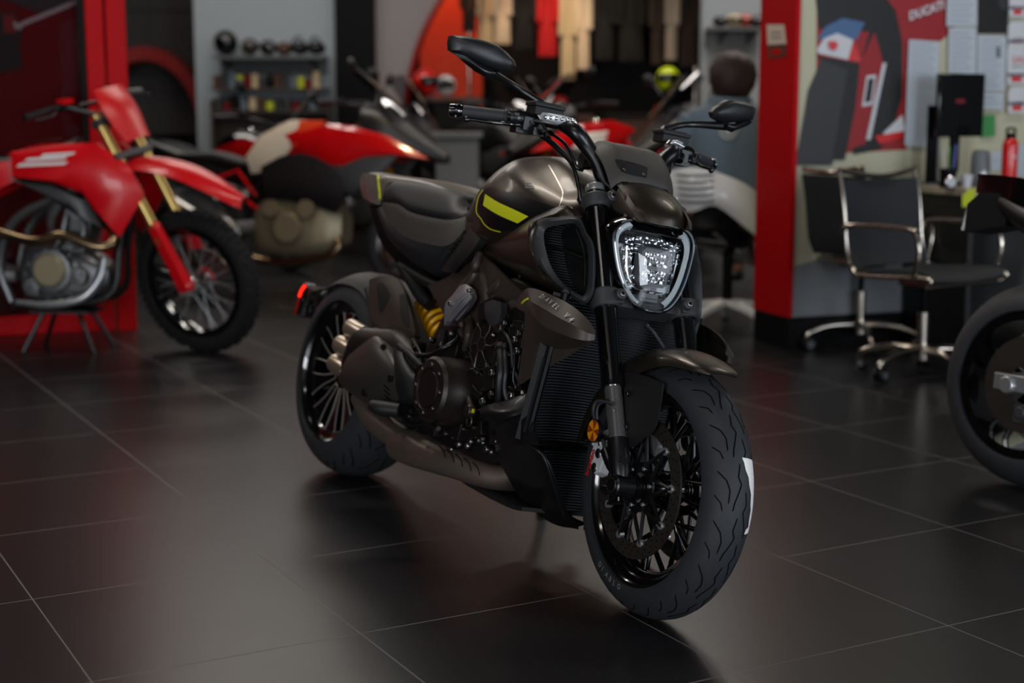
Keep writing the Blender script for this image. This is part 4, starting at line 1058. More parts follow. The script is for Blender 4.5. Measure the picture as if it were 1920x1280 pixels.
pb_ = bvh_of(px_o); q = MB()
for i in range(5): dline(q, pb_, [(822 + i * 16, 838 + i * 8), (832 + i * 16, 848 + i * 8), (836 + i * 16, 862 + i * 8)], 1.8, 3)
q.build('box_slots', 'rubber_dark', px_o, recalc=False)
# footpegs and pedals
def pegs(sd):
    p = MB(); p.tube([P(697, 762, -.33), P(715, 768, -.315), P(750, 772, -.28)], [.014, .021, .019], 12, k=3, sx=1.2)
    for i in range(7): p.box(P(701 + i * 7, 756 + i * 1.6, -.325 + i * .007), (.020, .006, .010))
    p.m(1); p.box(P(762, 768, -.26), (.05, .03, .035)); p.box(P(775, 780, -.24), (.05, .04, .03)); p.bolt(P(767, 783, -.27), (0, -1, 0), .007, .006); p.tube([P(757, 792, -.25), P(775, 797, -.245), P(800, 795, -.24), P(822, 806, -.25)], .007, 8, k=3)
    p.m(2); p.tube([P(748, 750, -.26), P(757, 752, -.265), P(764, 762, -.265), P(764, 776, -.265)], .006, 8, k=3)
    fin(p, sd, 'footpeg', ['matte_black', 'satin_black', 'steel_dark'], bike)
sided(pegs)
ss = MB(); a = V((.82, .13, .25)); b = V((.72, .26, .018)); 
# foot of the side stand: on the real floor under the lean
fl_ = BMi @ V((0, 0, 0)); 
bw = BM @ V((.72, .30, .0)); foot = BMi @ V((bw.x, bw.y, .004))
ss.tube([a, a.lerp(foot, .6) + V((0, .01, 0)), foot + V((0, 0, .012))], [.016, .012, .011], 12, k=3); ss.cyl(foot, foot + V((0, .0, .010)), .022, 14); ss.build('side_stand', 'satin_black', bike)

# ---------------------------------------------------------------- engine
en = MB()
en.loft([[V((x, y, z)) for y, z in ((-w_, zb), (-w_ * 1.05, (zb + zt) / 2), (-w_ * .8, zt), (w_ * .8, zt), (w_ * 1.05, (zb + zt) / 2), (w_, zb))] for x, w_, zt, zb in ((.58, .12, .52, .30), (.66, .15, .60, .26), (.80, .165, .64, .24), (.95, .165, .62, .235), (1.08, .155, .60, .24), (1.16, .12, .58, .27))], k=2)
en.loft([[V((x, y, z)) for y, z in ((-w_, zb), (-w_, zt), (w_, zt), (w_, zb))] for x, w_, zt, zb in ((.98, .15, .70, .5), (1.06, .175, .72, .48), (1.16, .175, .70, .46), (1.20, .14, .66, .48))], k=2)
en.loft([[V((x, y, z)) for y, z in ((-w_, zb), (-w_, zt), (w_, zt), (w_, zb))] for x, w_, zt, zb in ((.70, .11, .76, .55), (.85, .13, .78, .55), (1.0, .12, .76, .55))], k=2)
eng = en.build('engine', 'cast_dark', bike, bevel=.006)
def P_(px, py, y): return P(px, py, y)
c = P(801, 731, -.285); k = MB()
k.lathe([(.001, 0), (.048, .0), (.050, -.004), (.054, -.004), (.056, 0), (.078, -.003), (.086, -.012), (.087, -.05), (.089, -.055), (.089, -.12)], c, (0, -1, 0), 56)
k.m(1); 
for i in range(8):
    th = 2 * pi * i / 8; k.bolt(c + V((.064 * math.cos(th), 0.0, .064 * math.sin(th))), (0, -1, 0), .0048, .003)
k.m(2); k.txt('V4', .026, c + V((.018, -.0012, -.008)), (-1, 0, 0), (0, 0, 1), .001)
k.v = [V(p) for p in k.v]
cl = k.build('clutch_cover', ['cover_brown', 'steel_dark', 'cast_dark'], eng)
k = MB(); c2 = c + V((.055, .10, .012))
k.lathe([(.001, -.0), (.098, .0), (.104, -.010), (.104, -.06)], c2, (0, -1, 0), 48)
k.m(1)
for i in range(12):
    th = 2 * pi * i / 12; k.bolt(c2 + V((.099 * math.cos(th), -.001, .099 * math.sin(th))), (0, -1, 0), .0055, .007)
k.build('crankcase_cover', ['satin_black', 'steel_dark'], eng)
c3 = P(903, 648, -.20); k = MB()
k.lathe([(.001, 0), (.016, 0), (.018, -.004), (.060, -.006), (.070, -.016), (.071, -.05)], c3, (0, -1, 0), 48)
k.m(1)
def pp3(r, th): return c3 + V((r * math.cos(th), -.001 + (.004 if r > .03 else 0), r * math.sin(th)))
k.tube([pp3(.020, 2 * pi * i / 6) for i in range(6)], .0016, 5, closed=True)
for i in range(6):
    th = 2 * pi * i / 6; k.tube([pp3(.020, th), pp3(.042, th + .05), pp3(.066, th + .22)], .0016, 5)
k.tube([pp3(.066, 2 * pi * i / 12) + V((0, .003, 0)) for i in range(12)], .0016, 5, closed=True)
k.build('timing_cover', ['cast_dark', 'cast_edge'], eng)
# bolts and studs of the head
random.seed(3)
for a_, b_ in ((972, 628), (990, 623), (988, 651), (969, 661), (965, 640), (952, 668), (913, 688), (922, 702), (921, 741), (935, 738), (958, 744), (944, 770), (875, 755), (873, 790), (905, 755), (836, 815), (850, 820), (868, 818), (882, 830), (860, 835), (876, 838), (905, 825), (893, 818), (912, 845), (845, 628), (808, 640), (778, 650), (775, 668), (819, 700), (930, 600), (945, 608)):
    k = MB(); c = P(a_, b_, -.205 if b_ < 760 else -.175); r_ = .006 + random.random() * .004
    k.m(1).cyl(c + V((0, .03, 0)), c, r_ * 1.5, 12); k.m(0).bolt(c, (0, -1, 0), r_, .006); k.build('engine_bolt', ['steel', 'satin_black'], eng)
random.seed(21)
for n_b, (xa_, xb_, ya_, yb_, yy_) in ((9, (925, 1000, 596, 690, -.20)), (9, (838, 960, 795, 856, -.17)), (5, (770, 812, 640, 700, -.215)), (6, (860, 985, 700, 775, -.20))):
    for q_ in range(n_b):
        a_, b_ = random.uniform(xa_, xb_), random.uniform(ya_, yb_); c = P(a_, b_, yy_ - .004); r_ = random.uniform(.0035, .007); k = MB(); k.m(1).cyl(c + V((0, .03, 0)), c, r_ * 1.3, 10); k.m(0).bolt(c, (random.uniform(-.3, .5), -1, random.uniform(-.2, .4)), r_, .005); k.build('engine_bolt', ['steel', 'satin_black'], eng)
k = MB()   # castings, housings and ribs between the covers
for a_, b_, y_, s_ in ((925, 585, -.19, (.07, .05, .05)), (950, 640, -.17, (.10, .05, .16)), (975, 650, -.185, (.06, .03, .12)), (930, 715, -.18, (.05, .05, .06)), (905, 720, -.17, (.09, .05, .06)), (860, 800, -.16, (.12, .06, .05)), (900, 810, -.15, (.12, .07, .05)), (820, 800, -.17, (.07, .05, .05)), (850, 700, -.17, (.05, .05, .08)), (862, 650, -.16, (.06, .05, .10)), (840, 660, -.14, (.06, .05, .06)), (975, 755, -.16, (.08, .05, .08)), (950, 790, -.15, (.08, .05, .07))):
    k.box(P(a_, b_, y_), s_, M.Rotation(random.uniform(-.5, .5), 3, 'Y'))
for i in range(16):
    a_ = 835 + i * 10.5; k.tube([P(a_, 700 + (i % 3) * 20, -.175), P(a_ + 6, 730 + (i % 4) * 14, -.18)], .004, 6)
for i in range(5): k.tube([P(852 + i * 5, 655 - i * 6, -.18), P(874 + i * 4, 690 - i * 3, -.17)], .0035, 6)
k.m(1); k.lathe([(.001, 0), (.011, .002), (.014, 0), (.015, -.01)], P(933, 617, -.215), (0, -1, 0), 18); k.lathe([(.001, 0), (.014, .0), (.0165, -.004), (.0165, -.02)], P(874, 772, -.225), (0, -1, 0), 20); k.lathe([(.010, 0), (.0155, .0), (.0155, -.006), (.010, -.006)], P(878, 792, -.215), (0, -1, 0), 20)
k.lathe([(.001, 0), (.016, .0), (.018, -.006), (.018, -.03)], P(953, 739, -.20), (0, -1, 0), 20)
k.build('engine_castings', ['cast_dark', 'steel_dark'], eng, bevel=.003)
k = MB(); k.patch([[P(922, 572, -.195), P(935, 570, -.20), P(951, 572, -.20)], [P(922, 590, -.195), P(935, 592, -.205), P(950, 592, -.20)], [P(930, 610, -.195), P(938, 612, -.20), P(944, 612, -.20)]], k=3, thick=.02); k.build('coolant_elbow', 'matte_grey', eng)
hs_ = [('coolant_hose', [P(938, 650, -.21), P(939, 690, -.225), P(936, 720, -.225), P(935, 755, -.21), P(930, 770, -.19)], .0105, 'hose_rubber'), ('coolant_hose', [P(946, 650, -.205), P(948, 695, -.22), P(946, 735, -.215), P(955, 762, -.2)], .0075, 'hose_rubber'),
       ('breather_hose', [P(782, 668, -.22), P(806, 668, -.235), P(832, 655, -.23), P(855, 640, -.20), P(862, 625, -.18)], .0062, 'satin_black'), ('breather_hose', [P(774, 640, -.2), P(784, 655, -.215), P(792, 676, -.225), P(800, 690, -.22)], .0045, 'satin_black'),
       ('oil_pipe', [P(873, 728, -.20), P(880, 755, -.215), P(888, 777, -.21)], .0075, 'bronze_dark'), ('wiring_harness', [P(925, 612, -.19), P(945, 625, -.205), P(958, 650, -.21), P(962, 690, -.205), P(975, 720, -.20)], .0042, 'rubber'),
       ('wiring_harness', [P(985, 655, -.20), P(985, 680, -.205), P(978, 700, -.205), P(972, 726, -.20)], .0035, 'rubber'), ('wiring_harness', [P(960, 655, -.20), P(965, 675, -.21), P(962, 712, -.21), P(968, 730, -.2)], .0032, 'satin_black'),
       ('wiring_harness', [P(852, 700, -.20), P(868, 705, -.205), P(880, 715, -.20), P(892, 735, -.2), P(905, 742, -.19)], .004, 'satin_black'), ('wiring_harness', [P(866, 690, -.2), P(874, 700, -.21), P(885, 695, -.21), P(897, 703, -.2)], .0035, 'satin_black')]
for nm, pt, r_, m_ in hs_: hose(nm, pt, r_, m_, parent=eng, fit='steel_dark')
k = MB(); k.box(P(887, 773, -.222), (.008, .004, .010)); k.build('paint_mark', 'neon_yellow', eng)
k = MB(); k.cyl(P(826, 655, -.215), P(833, 625, -.20), .014, 16); k.cyl(P(826, 655, -.215), P(828, 648, -.212), .017, 16); k.build('sensor', 'satin_black', eng)
k = MB()
for i, (a_, b_) in enumerate(((770, 800), (790, 808), (812, 812), (800, 790), (785, 785))): k.cyl(P(a_, b_, -.19), P(a_ + 5, b_ - 3, -.16), .012, 12)
k.build('linkage', 'rubber_dark', bike)
# ================================================================== OTHER MOTORCYCLES
mat('red_paint', '#b80a0e', .2, 0, spec=.3, coat=.6)
mat('red_plastic', '#c40a14', .3, 0, spec=.3, coat=.2)
mat('red_dark', '#6e0a10', .25, 0, coat=.5)
mat('white_plastic', '#dcdcda', .25, 0, coat=.5)
mat('cream_panel', '#cdbfa9', .4)
mat('black_plastic', '#101012', .38)
mat('gold_fork', '#b39a5c', .28, .85)
mat('orange_fork', '#d98a1c', .3, .7)
mat('engine_silver', '#747576', .35, .85, bump=.3, bscale=120)
mat('engine_olive', '#857b62', .42, .5, bump=.3, bscale=120)
mat('pipe_bronze', '#8a7458', .25, 1)
mat('knobby', '#141414', .8, spec=.3)
mat('number_red', '#c41418', .35)
mat('blue_paint', '#1622a0', .2, coat=.6)
mat('orange_red', '#d8421c', .3, coat=.5)
def wheel(root, C, Rt, wt, rr, spokes, tmat='rubber', rmat='gloss_black', smat='gloss_black', name='wheel', knob=False, disc=True, wire=False, X=None, sides=(-1, 1), n=56):
    C = V(C); w = MB(X)
    h = wt * .42
    w.lathe([(rr - .022, -h), (rr + .004, -h - .004), (rr + .004, -h + .004), (rr - .012, 0), (rr + .004, h - .004), (rr + .004, h + .004), (rr - .022, h), (rr - .028, 0)], C, (0, 1, 0), n, closed=True)
    w.lathe([(.001, -.055), (.028, -.055), (.034, -.03), (.034, .03), (.028, .055), (.001, .055)], C, (0, 1, 0), 20)
    w.m(1)
    if wire:
        for i in range(32):
            a = 2 * pi * i / 32; da = .42 * (1 if (i // 2) % 2 else -1); sd = 1 if i % 2 else -1
            w.tube([C + V((.030 * math.sin(a + da * 2), sd * .045, .030 * math.cos(a + da * 2))), C + V(((rr - .018) * math.sin(a), sd * .008, (rr - .018) * math.cos(a)))], .0022, 5)
    else:
        for i in range(spokes):
            a = 2 * pi * i / spokes
            for da in (-.16, .16): w.tube([C + V((.03 * math.sin(a), 0, .03 * math.cos(a))), C + V(((rr - .015) * math.sin(a + da), 0, (rr - .015) * math.cos(a + da)))], [.012, .009], 6)
    wo = w.build('front_wheel' if name == 'f' else 'rear_wheel', [rmat, smat], root)
    t = MB(X); t.lathe(tire_profile(Rt, wt / 2, rr + .003, min(wt * .6, Rt - rr - .012), 8), C, (0, 1, 0), n)
    if knob:
        for i in range(56):
            a = 2 * pi * (i + .5 * (0)) / 56
            for j, ca in enumerate((-1.15, -.62, -.2, .2, .62, 1.15)):
                if (i + j) % 2 and abs(ca) < 1: continue
                dp = min(wt * .6, Rt - rr - .012); r = Rt - dp * (1 - math.cos(ca)); p = C + V((r * math.sin(a), wt / 2 * math.sin(ca), r * math.cos(a)))
                t.box(p, (.018, .016, .022), M.Rotation(a, 3, 'Y') @ M.Rotation(-ca, 3, 'X'))
    t.build('tire', tmat, wo, recalc=False)
    if disc:
        for sd in sides:
            d = MB(X); d.lathe([(.06, sd * .062 - .002), (.150, sd * .062 - .002), (.150, sd * .062 + .002), (.06, sd * .062 + .002)], C, (0, 1, 0), 36, closed=True); d.build('brake_disc', 'disc_steel', wo)
    return wo
def body_loft(root, name, m, st, k=3, n=20, e=2.4, X=None, sub=0):
    b = MB(X); rg = []
    for x, w_, zt, zb in st:
        zc = (zt + zb) / 2; r = []
        for i in range(n):
            a = 2 * pi * i / n; ca, sa = math.cos(a), math.sin(a)
            r.append(V((x, w_ * math.copysign(abs(ca) ** (2 / e), ca), zc + (zt - zb) / 2 * math.copysign(abs(sa) ** (2 / e), sa))))
        rg.append(r)
    b.loft(rg, k=k); return b.build(name, m, root, ang=50)
def side_panel(root, name, m, pts, y, bulge=.02, thick=.01, both=True, sides=(-1, 1)):
    # outline (x,z) turned into a crowned panel on each flank
    out = []
    for sd in sides:
        b = MB(); c = sum((V((x, 0, z)) for x, z in pts), V()) / len(pts)
        r0 = [V((x, sd * (y - thick), z)) for x, z in pts]; r1 = [V((x, sd * y, z)) for x, z in pts]
        r2 = [c + (V((x, 0, z)) - c) * .8 + V((0, sd * (y + bulge * .7), 0)) for x, z in pts]; r3 = [c + (V((x, 0, z)) - c) * .35 + V((0, sd * (y + bulge), 0)) for x, z in pts]
        b.loft([r0, r1, r2, r3]); out.append(b.build(name, m, root, ang=28))
    return out
def road_bike(name, loc, rz, lean, label, style='sport', paint='red_paint', paint2=None, engm='engine_silver', forkm='gold_fork', seatm='matte_black', pipe='steel', group=None, can='steel', mirrors=True, extra=None):
    r = empty(name, (loc[0], loc[1], .004), 0, label, 'motorcycle', group)
    r.rotation_euler = (M.Rotation(rz, 4, 'Z') @ M.Rotation(-lean, 4, 'X')).to_euler()
    adv = style == 'adv'; nk = style == 'naked'; WBk = 1.57 if adv else 1.46; Rf = .315 if adv else .300; Rr = .325 if adv else .318
    wheel(r, (WBk, 0, Rf), Rf, .12, .225, 5, name='f'); wheel(r, (0, 0, Rr), Rr, .19, .222, 5, name='r', sides=(-1,))
    rk = R(25); ud = V((-math.sin(rk), 0, math.cos(rk))); C = V((WBk, 0, Rf)); L = .80 if adv else .66
    for sd in (-1, 1):
        f = MB(); f.cyl(C + V((0, sd * .1, 0)) - ud * .02, C + V((0, sd * .1, 0)) + ud * .10, .026, 12); f.cyl(C + V((0, sd * .1, 0)) + ud * .1, C + V((0, sd * .1, 0)) + ud * .28, .019, 12)
        f.cyl(C + V((0, sd * .1, 0)) + ud * .26, C + V((0, sd * .1, 0)) + ud * L, .027, 14); f.build('fork_leg', forkm, r)
    top = C + ud * L
    fd_ = MB(); rows = []
    for dg in (50, 30, 10, -10, -30, -50):
        rows.append([C + V(((Rf + .022 - .03 * abs(s) ** 2) * math.sin(R(dg)), .068 * s, (Rf + .022 - .03 * abs(s) ** 2) * math.cos(R(dg)))) for s in (-1, -.5, 0, .5, 1)])
    fd_.patch(rows, k=2, thick=.005); fd_.build('front_fender', paint if not nk else 'black_plastic', r)
    zs = .84 if adv else .82
    body_loft(r, 'engine', engm, ((.52, .11, .50, .30), (.60, .16, .60, .24), (.80, .17, .62, .22), (1.0, .16, .60, .24), (1.12, .10, .52, .32)), e=4)
    cv = MB(); cv.lathe([(.001, 0), (.085, 0), (.10, -.02), (.10, -.07)], V((.80, -.225, .40)), (0, -1, 0), 28); cv.lathe([(.001, 0), (.055, 0), (.065, -.02), (.065, -.06)], V((.92, -.215, .52)), (0, -1, 0), 24); cv.lathe([(.001, 0), (.05, 0), (.06, -.02), (.06, -.06)], V((.68, -.21, .52)), (0, -1, 0), 24)
    cv.build('clutch_cover', engm, r)
    body_loft(r, 'frame', 'black_plastic', ((.45, .10, .60, .42), (.6, .12, .80, .45), (.85, .13, .84, .5), (1.1, .12, .88, .6), (1.25, .07, .95, .75)), e=3)
    tz = 1.02 if adv else .96
    body_loft(r, 'fuel_tank', paint if not paint2 else paint2, ((.62, .08, zs + .03, zs - .06), (.72, .14, tz - .03, zs - .1), (.86, .17, tz + .04, zs - .1), (1.0, .17, tz + .03, zs - .08), (1.14, .13, tz - .03, zs - .02)))
    body_loft(r, 'seat', seatm, ((-.10, .07, zs + (.10 if not adv else .04), zs + .02), (.05, .12, zs + (.09 if not adv else .04), zs - .03), (.25, .13, zs + .05, zs - .05), (.45, .13, zs + .0, zs - .08), (.64, .10, zs + .02, zs - .08)))
    body_loft(r, 'tail', paint if style == 'sport' else 'black_plastic', ((-.28, .03, zs + .12, zs + .08), (-.1, .09, zs + .07, zs - .04), (.15, .12, zs - .0, zs - .12), (.5, .11, zs - .06, zs - .2)))
    sa = MB(); sa.loft([[V((x, y, z)) for y, z in ((-w_, zb), (-w_, zt), (w_, zt), (w_, zb))] for x, w_, zt, zb in ((-.05, .125, Rr + .03, Rr - .03), (.2, .125, Rr + .06, Rr - .01))] ); sa.v = []; sa.f = []; sa.mi = []
    for sd in (-1, 1): sa.tube([V((-.04, sd * .125, Rr)), V((.2, sd * .12, Rr + .05)), V((.55, sd * .09, .42))], [.028, .032, .04], 10, k=3)
    sa.tube([V((.36, -.09, .41)), V((.36, .09, .41))], .035, 10); sa.build('swingarm', 'silver' if adv else 'matte_grey', r)
    ex = MB(); ex.tube([V((1.05, -.08, .42)), V((1.1, -.1, .28)), V((.9, -.1, .2)), V((.55, -.12, .2)), V((.35, -.17, .32))], .026, 10, k=5); ex.build('exhaust_pipe', 'pipe_bronze', r)
    mf_ = MB()
    a, b = (V((.38, -.19, .34)), V((-.10, -.22, .62 if adv else .50)))
    if style == 'sport_high': a, b = V((.30, -.12, .74)), V((-.24, -.12, .90))
    mf_.tube([a, a.lerp(b, .15), a.lerp(b, .9), b], [.035, .055, .055, .042], 18, sx=1.2); mf_.build('muffler', can, r) if can else None
    if style.startswith('sport'):
        pts = [(1.02, .42), (.62, .36), (.70, .55), (.95, .72), (1.18, .92), (1.42, .96), (1.50, .86), (1.36, .70), (1.22, .50)]
        side_panel(r, 'side_fairing', paint, pts, .20, .025)
        body_loft(r, 'nose_fairing', paint, ((1.10, .17, 1.00, .80), (1.28, .19, 1.02, .72), (1.45, .16, .97, .72), (1.60, .06, .86, .76)))
        sc = MB(); sc.patch([[V((1.12, -.12, 1.13)), V((1.09, 0, 1.17)), V((1.12, .12, 1.13))], [V((1.28, -.13, 1.08)), V((1.28, 0, 1.13)), V((1.28, .13, 1.08))], [V((1.44, -.12, .98)), V((1.48, 0, .99)), V((1.44, .12, .98))]], k=4, thick=.004); sc.build('windscreen', 'smoke_screen', r)
    elif adv:
        side_panel(r, 'side_fairing', paint, [(.70, .99), (.95, 1.06), (1.20, 1.04), (1.45, .98), (1.72, .84), (1.55, .86), (1.32, .84), (1.15, .76), (1.0, .80), (.86, .88)], .19, .03)
        side_panel(r, 'fairing_infill', 'matte_grey', [(1.08, .80), (1.32, .86), (1.52, .86), (1.40, .72), (1.22, .62), (1.12, .66)], .20, .015)
        body_loft(r, 'nose_fairing', 'black_plastic', ((1.25, .16, 1.20, .90), (1.40, .17, 1.16, .86), (1.58, .12, 1.02, .84), (1.78, .05, .88, .82)))
        sc = MB(); sc.patch([[V((1.20, -.15, 1.36)), V((1.16, 0, 1.42)), V((1.20, .15, 1.36))], [V((1.34, -.16, 1.24)), V((1.34, 0, 1.28)), V((1.34, .16, 1.24))], [V((1.48, -.14, 1.10)), V((1.52, 0, 1.12)), V((1.48, .14, 1.10))]], k=4, thick=.004); sc.build('windscreen', 'smoke_screen', r)
    else:
        hd = MB(); hd.lathe([(.001, .08), (.07, .075), (.095, .04), (.09, -.02), (.04, -.08)], C + ud * (L - .1) + V((.09, 0, 0)), (1, 0, -.1), 24); hd.build('headlight', 'gloss_black', r)
        side_panel(r, 'side_panel', paint, [(.75, .84), (1.0, .92), (1.22, .92), (1.20, .76), (1.0, .68), (.85, .72)], .17, .02)
    hbz = 1.16 if adv else (1.06 if nk else .98); hw = .40 if not style.startswith('sport') else .32
    hm = MB(); hx_ = top.x - .02
    hm.tube([V((hx_ - .16, -hw, hbz)), V((hx_ - .10, -hw * .6, hbz + .02)), V((hx_ + .03, -hw * .25, hbz)), V((hx_ + .04, 0, hbz - .03)), V((hx_ + .03, hw * .25, hbz)), V((hx_ - .10, hw * .6, hbz + .02)), V((hx_ - .16, hw, hbz))], .014, 10, k=3)
    for sd in (-1, 1): hm.tube([V((hx_ - .16, sd * hw, hbz)), V((hx_ - .11, sd * hw * .66, hbz + .018))], .019, 10); hm.box(V((hx_ - .06, sd * hw * .5, hbz + .03)), (.05, .07, .04))
    hm.build('handlebar', 'black_plastic', r)
    if mirrors:
        for sd in (-1, 1):
            m_ = MB(); p0 = V((hx_ + .0, sd * hw * .5, hbz + .04)); p1 = V((hx_ + .05, sd * (hw * .78), hbz + .20)); m_.tube([p0, p0.lerp(p1, .6) + V((0, 0, .01)), p1], .007, 8, k=3); m_.ell(p1 + V((0, sd * .03, .03)), (.022, .06, .04), 14, 8, M.Rotation(sd * .5, 3, 'X')); m_.build('mirror', 'black_plastic', r)
    ck = MB(); ck.lathe([(.001, .02), (.03, .018), (.036, .0), (.036, -.02)], V((.93, 0, tz + .045)), (0, 0, 1), 20); ck.build('filler_cap', 'chrome', r)
    for sd in (-1, 1): ck = MB(); ck.lathe([(.001, .03), (.022, .028), (.026, 0)], C + V((0, sd * .1, 0)) + ud * L, ud, 16); ck.tube([top + V((-.02, sd * .06, .0)), top + V((.0, sd * .07, .06)), top + V((.05, sd * .05, .09))], .014, 8, k=3); ck.build('fork_top', 'chrome', r)
    if extra: extra(r)
    return r

# ---- adventure bike, centre left
def multi_extra(r):
    side_panel(r, 'tank_panel', 'cream_panel', [(.50, .84), (.60, .98), (.80, 1.075), (.90, 1.075), (.82, .92), (.70, .76), (.54, .74)], .185, .02)
    side_panel(r, 'tank_stripe', 'orange_red', [(.87, 1.07), (1.04, 1.07), (.94, .95), (.82, .90)], .20, .01)
    tr = MB()
    for sd in (-1, 1):
        tr.tube([V((.02, sd * .12, .80)), V((.3, sd * .13, .70)), V((.58, sd * .12, .50))], .013, 8); tr.tube([V((.28, sd * .13, .71)), V((.42, sd * .13, .76)), V((.55, sd * .13, .60))], .011, 8)
    tr.build('trellis_subframe', 'red_plastic', r)
    wb_ = MB(); wb_.patch([[V((x, -.19, z)) for x, z in ((.62, .78), (.8, .86), (1.0, .84), (1.15, .74))], [V((x, -.20, z)) for x, z in ((.64, .66), (.8, .66), (1.0, .64), (1.18, .6))], [V((x, -.18, z)) for x, z in ((.66, .58), (.8, .58), (1.0, .54), (1.12, .5))]], k=3, thick=.02); wb_.build('side_cover', 'black_plastic', r)
    m_ = MB(); m_.tube([V((.30, -.17, .46)), V((.38, -.2, .43)), V((.44, -.2, .38))], .04, 10, k=3); m_.ell(V((.42, -.21, .36)), (.07, .03, .06)); m_.build('footrest_bracket', 'engine_silver', r)
road_bike('motorcycle', (-2.14, 9.75), R(-15), R(6), 'red adventure motorcycle with cream tank side behind the black bike seat', 'adv', 'red_paint', None, 'engine_olive', 'orange_fork', extra=multi_extra)
# ---- bikes standing in the rows behind
def screen_extra(r):
    t_ = MB()
    for y in (-.13, -.05): t_.loft([[V((x, y + q, z)) for q, z in ((-.02, z0), (.02, z0), (.02, z0 + .012), (-.02, z0 + .012))] for x, z0 in ((1.17, 1.40), (1.30, 1.28), (1.44, 1.14))])
    t_.build('screen_glare', 'chrome', r)  # chrome bars stand in for light glaring off the windscreen
    side_panel(r, 'white_panel', 'white_plastic', [(1.00, .98), (1.22, .97), (1.36, .86), (1.18, .80), (1.04, .86)], .215, .02)
road_bike('motorcycle', (-2.72, 11.7), R(-40), R(6), 'black motorcycle with a small red tail, behind the red dirt bike', 'naked', 'red_paint', 'gloss_black', 'engine_silver', 'gold_fork')
road_bike('motorcycle', (-1.75, 12.6), R(-48), R(6), 'black motorcycle standing below the helmet shelf', 'adv', 'gloss_black', None, 'engine_silver', 'black_plastic')
road_bike('motorcycle', (-.85, 12.9), R(-50), R(6), 'black motorcycle in front of the black pillar', 'adv', 'black_plastic', None, 'engine_silver', 'black_plastic')
road_bike('motorcycle', (1.42, 11.9), R(218), R(-5), 'red and white motorcycle facing left, left of the neon helmet', 'adv', 'red_paint', None, 'engine_silver', 'orange_fork', can='chrome', extra=screen_extra)
road_bike('motorcycle', (2.25, 11.2), R(218), R(-5), 'red motorcycle with bright screen edges just left of the seated person', 'adv', 'red_paint', None, 'engine_silver', 'orange_fork', can='chrome', extra=screen_extra)
# ================================================================== RED DIRT BIKE
db = empty('dirt_bike', (-1.497 - 1.48 * math.cos(R(8)), 7.16 + 1.48 * math.sin(R(8)), .004), R(-8), 'red off-road dirt bike with knobbly tyres and gold forks at the left', 'motorcycle')
DW = 1.48; DS = R(-20); DR = R(27); dud = V((-math.sin(DR), 0, math.cos(DR))); DC = V((DW, 0, .345))
DX = M.Translation(V((DW + .09, 0, 0))) @ M.Rotation(DS, 4, dud) @ M.Translation(-V((DW + .09, 0, 0)))
wheel(db, DC, .345, .088, .262, 0, 'knobby', 'gloss_black', 'silver', name='f', knob=True, wire=True, X=DX, sides=(1,), n=64)
wheel(db, (0, 0, .335), .335, .12, .235, 0, 'knobby', 'gloss_black', 'silver', name='r', knob=True, wire=True, sides=(-1,), n=48)
h = MB(DX); h.lathe([(.001, -.075), (.028, -.075), (.035, -.05), (.03, 0), (.035, .05), (.028, .075), (.001, .075)], DC, (0, 1, 0), 20); h.cyl(DC + V((0, -.12, 0)), DC + V((0, .12, 0)), .014, 12)
for i in range(12): a = 2 * pi * i / 12; h.bolt(DC + V((.028 * math.sin(a), -.07, .028 * math.cos(a))), (0, -1, 0), .006, .006)
h.build('hub', 'chrome', db)
for sd in (-1, 1):
    y = sd * .098; b = DC + V((0, y, 0))
    f = MB(DX); f.cyl(b + dud * .24, b + dud * .90, .024, 16); f.lathe([(.02, .22), (.027, .22), (.027, .26), (.02, .26)], b, dud, 16, closed=True); f.cyl(b - dud * .02, b + dud * .2, .018, 12); leg = f.build('fork_leg', 'gold_fork', db)
    g = MB(DX); fw_ = V((math.cos(DR), 0, math.sin(DR)))
    g.loft([[b + dud * s + fw_ * a_ * k_ + V((0, sd * c_ * k_, 0)) for a_, c_ in ((-.02, -.028), (.03, -.030), (.045, 0), (.03, .030), (-.02, .028))] for s, k_ in ((-.03, .75), (0, 1.1), (.1, .95), (.30, .85), (.335, .6))], k=3); g.build('fork_guard', 'red_plastic', leg)
    ft = MB(DX); ft.box(b - dud * .01, (.06, .05, .07)); ft.build('fork_foot', 'silver', leg, bevel=.006)
c = MB(DX); fw_ = V((math.cos(DR), 0, math.sin(DR)))
for s in (.68, .86): c = MB(DX); c.box(DC + dud * s, (.06, .26, .035), M.Rotation(-DR, 3, 'Y')); c.build('triple_clamp', 'matte_grey', db, bevel=.006)
c = MB(DX); c.box(DC + dud * .14 + V((-.10, .07, .05)), (.05, .03, .09)); c.build('brake_caliper', 'silver', db, bevel=.006)
fe = MB(DX); rows = []
for x, z, w_ in ((-.46, .50, .05), (-.34, .57, .075), (-.18, .59, .095), (.0, .565, .10), (.15, .51, .085), (.27, .45, .055), (.32, .425, .035)):
    rows.append([DC + V((x, w_ * s, z - .035 * abs(s) ** 2 + (0 if abs(s) < .9 else -.01))) for s in (-1, -.6, 0, .6, 1)])
fe.patch(rows, k=3, thick=.006); fe.build('front_fender', 'red_plastic', db)
np_ = MB(DX); t0 = DC + dud * .78 + fw_ * .055
np_.patch([[t0 + dud * .22 + V((-.0, s * .10, 0)) + fw_ * .0 * abs(s) for s in (-1, -.4, .4, 1)], [t0 + dud * .10 + V((.0, s * .115, 0)) + fw_ * (.05 - .04 * s * s) for s in (-1, -.4, .4, 1)], [t0 - dud * .06 + V((0, s * .085, 0)) + fw_ * (.05 - .03 * s * s) for s in (-1, -.4, .4, 1)]], k=4, thick=.006)
np_.build('number_plate', 'number_red', db)
hb2 = MB(DX); ht = DC + dud * .86
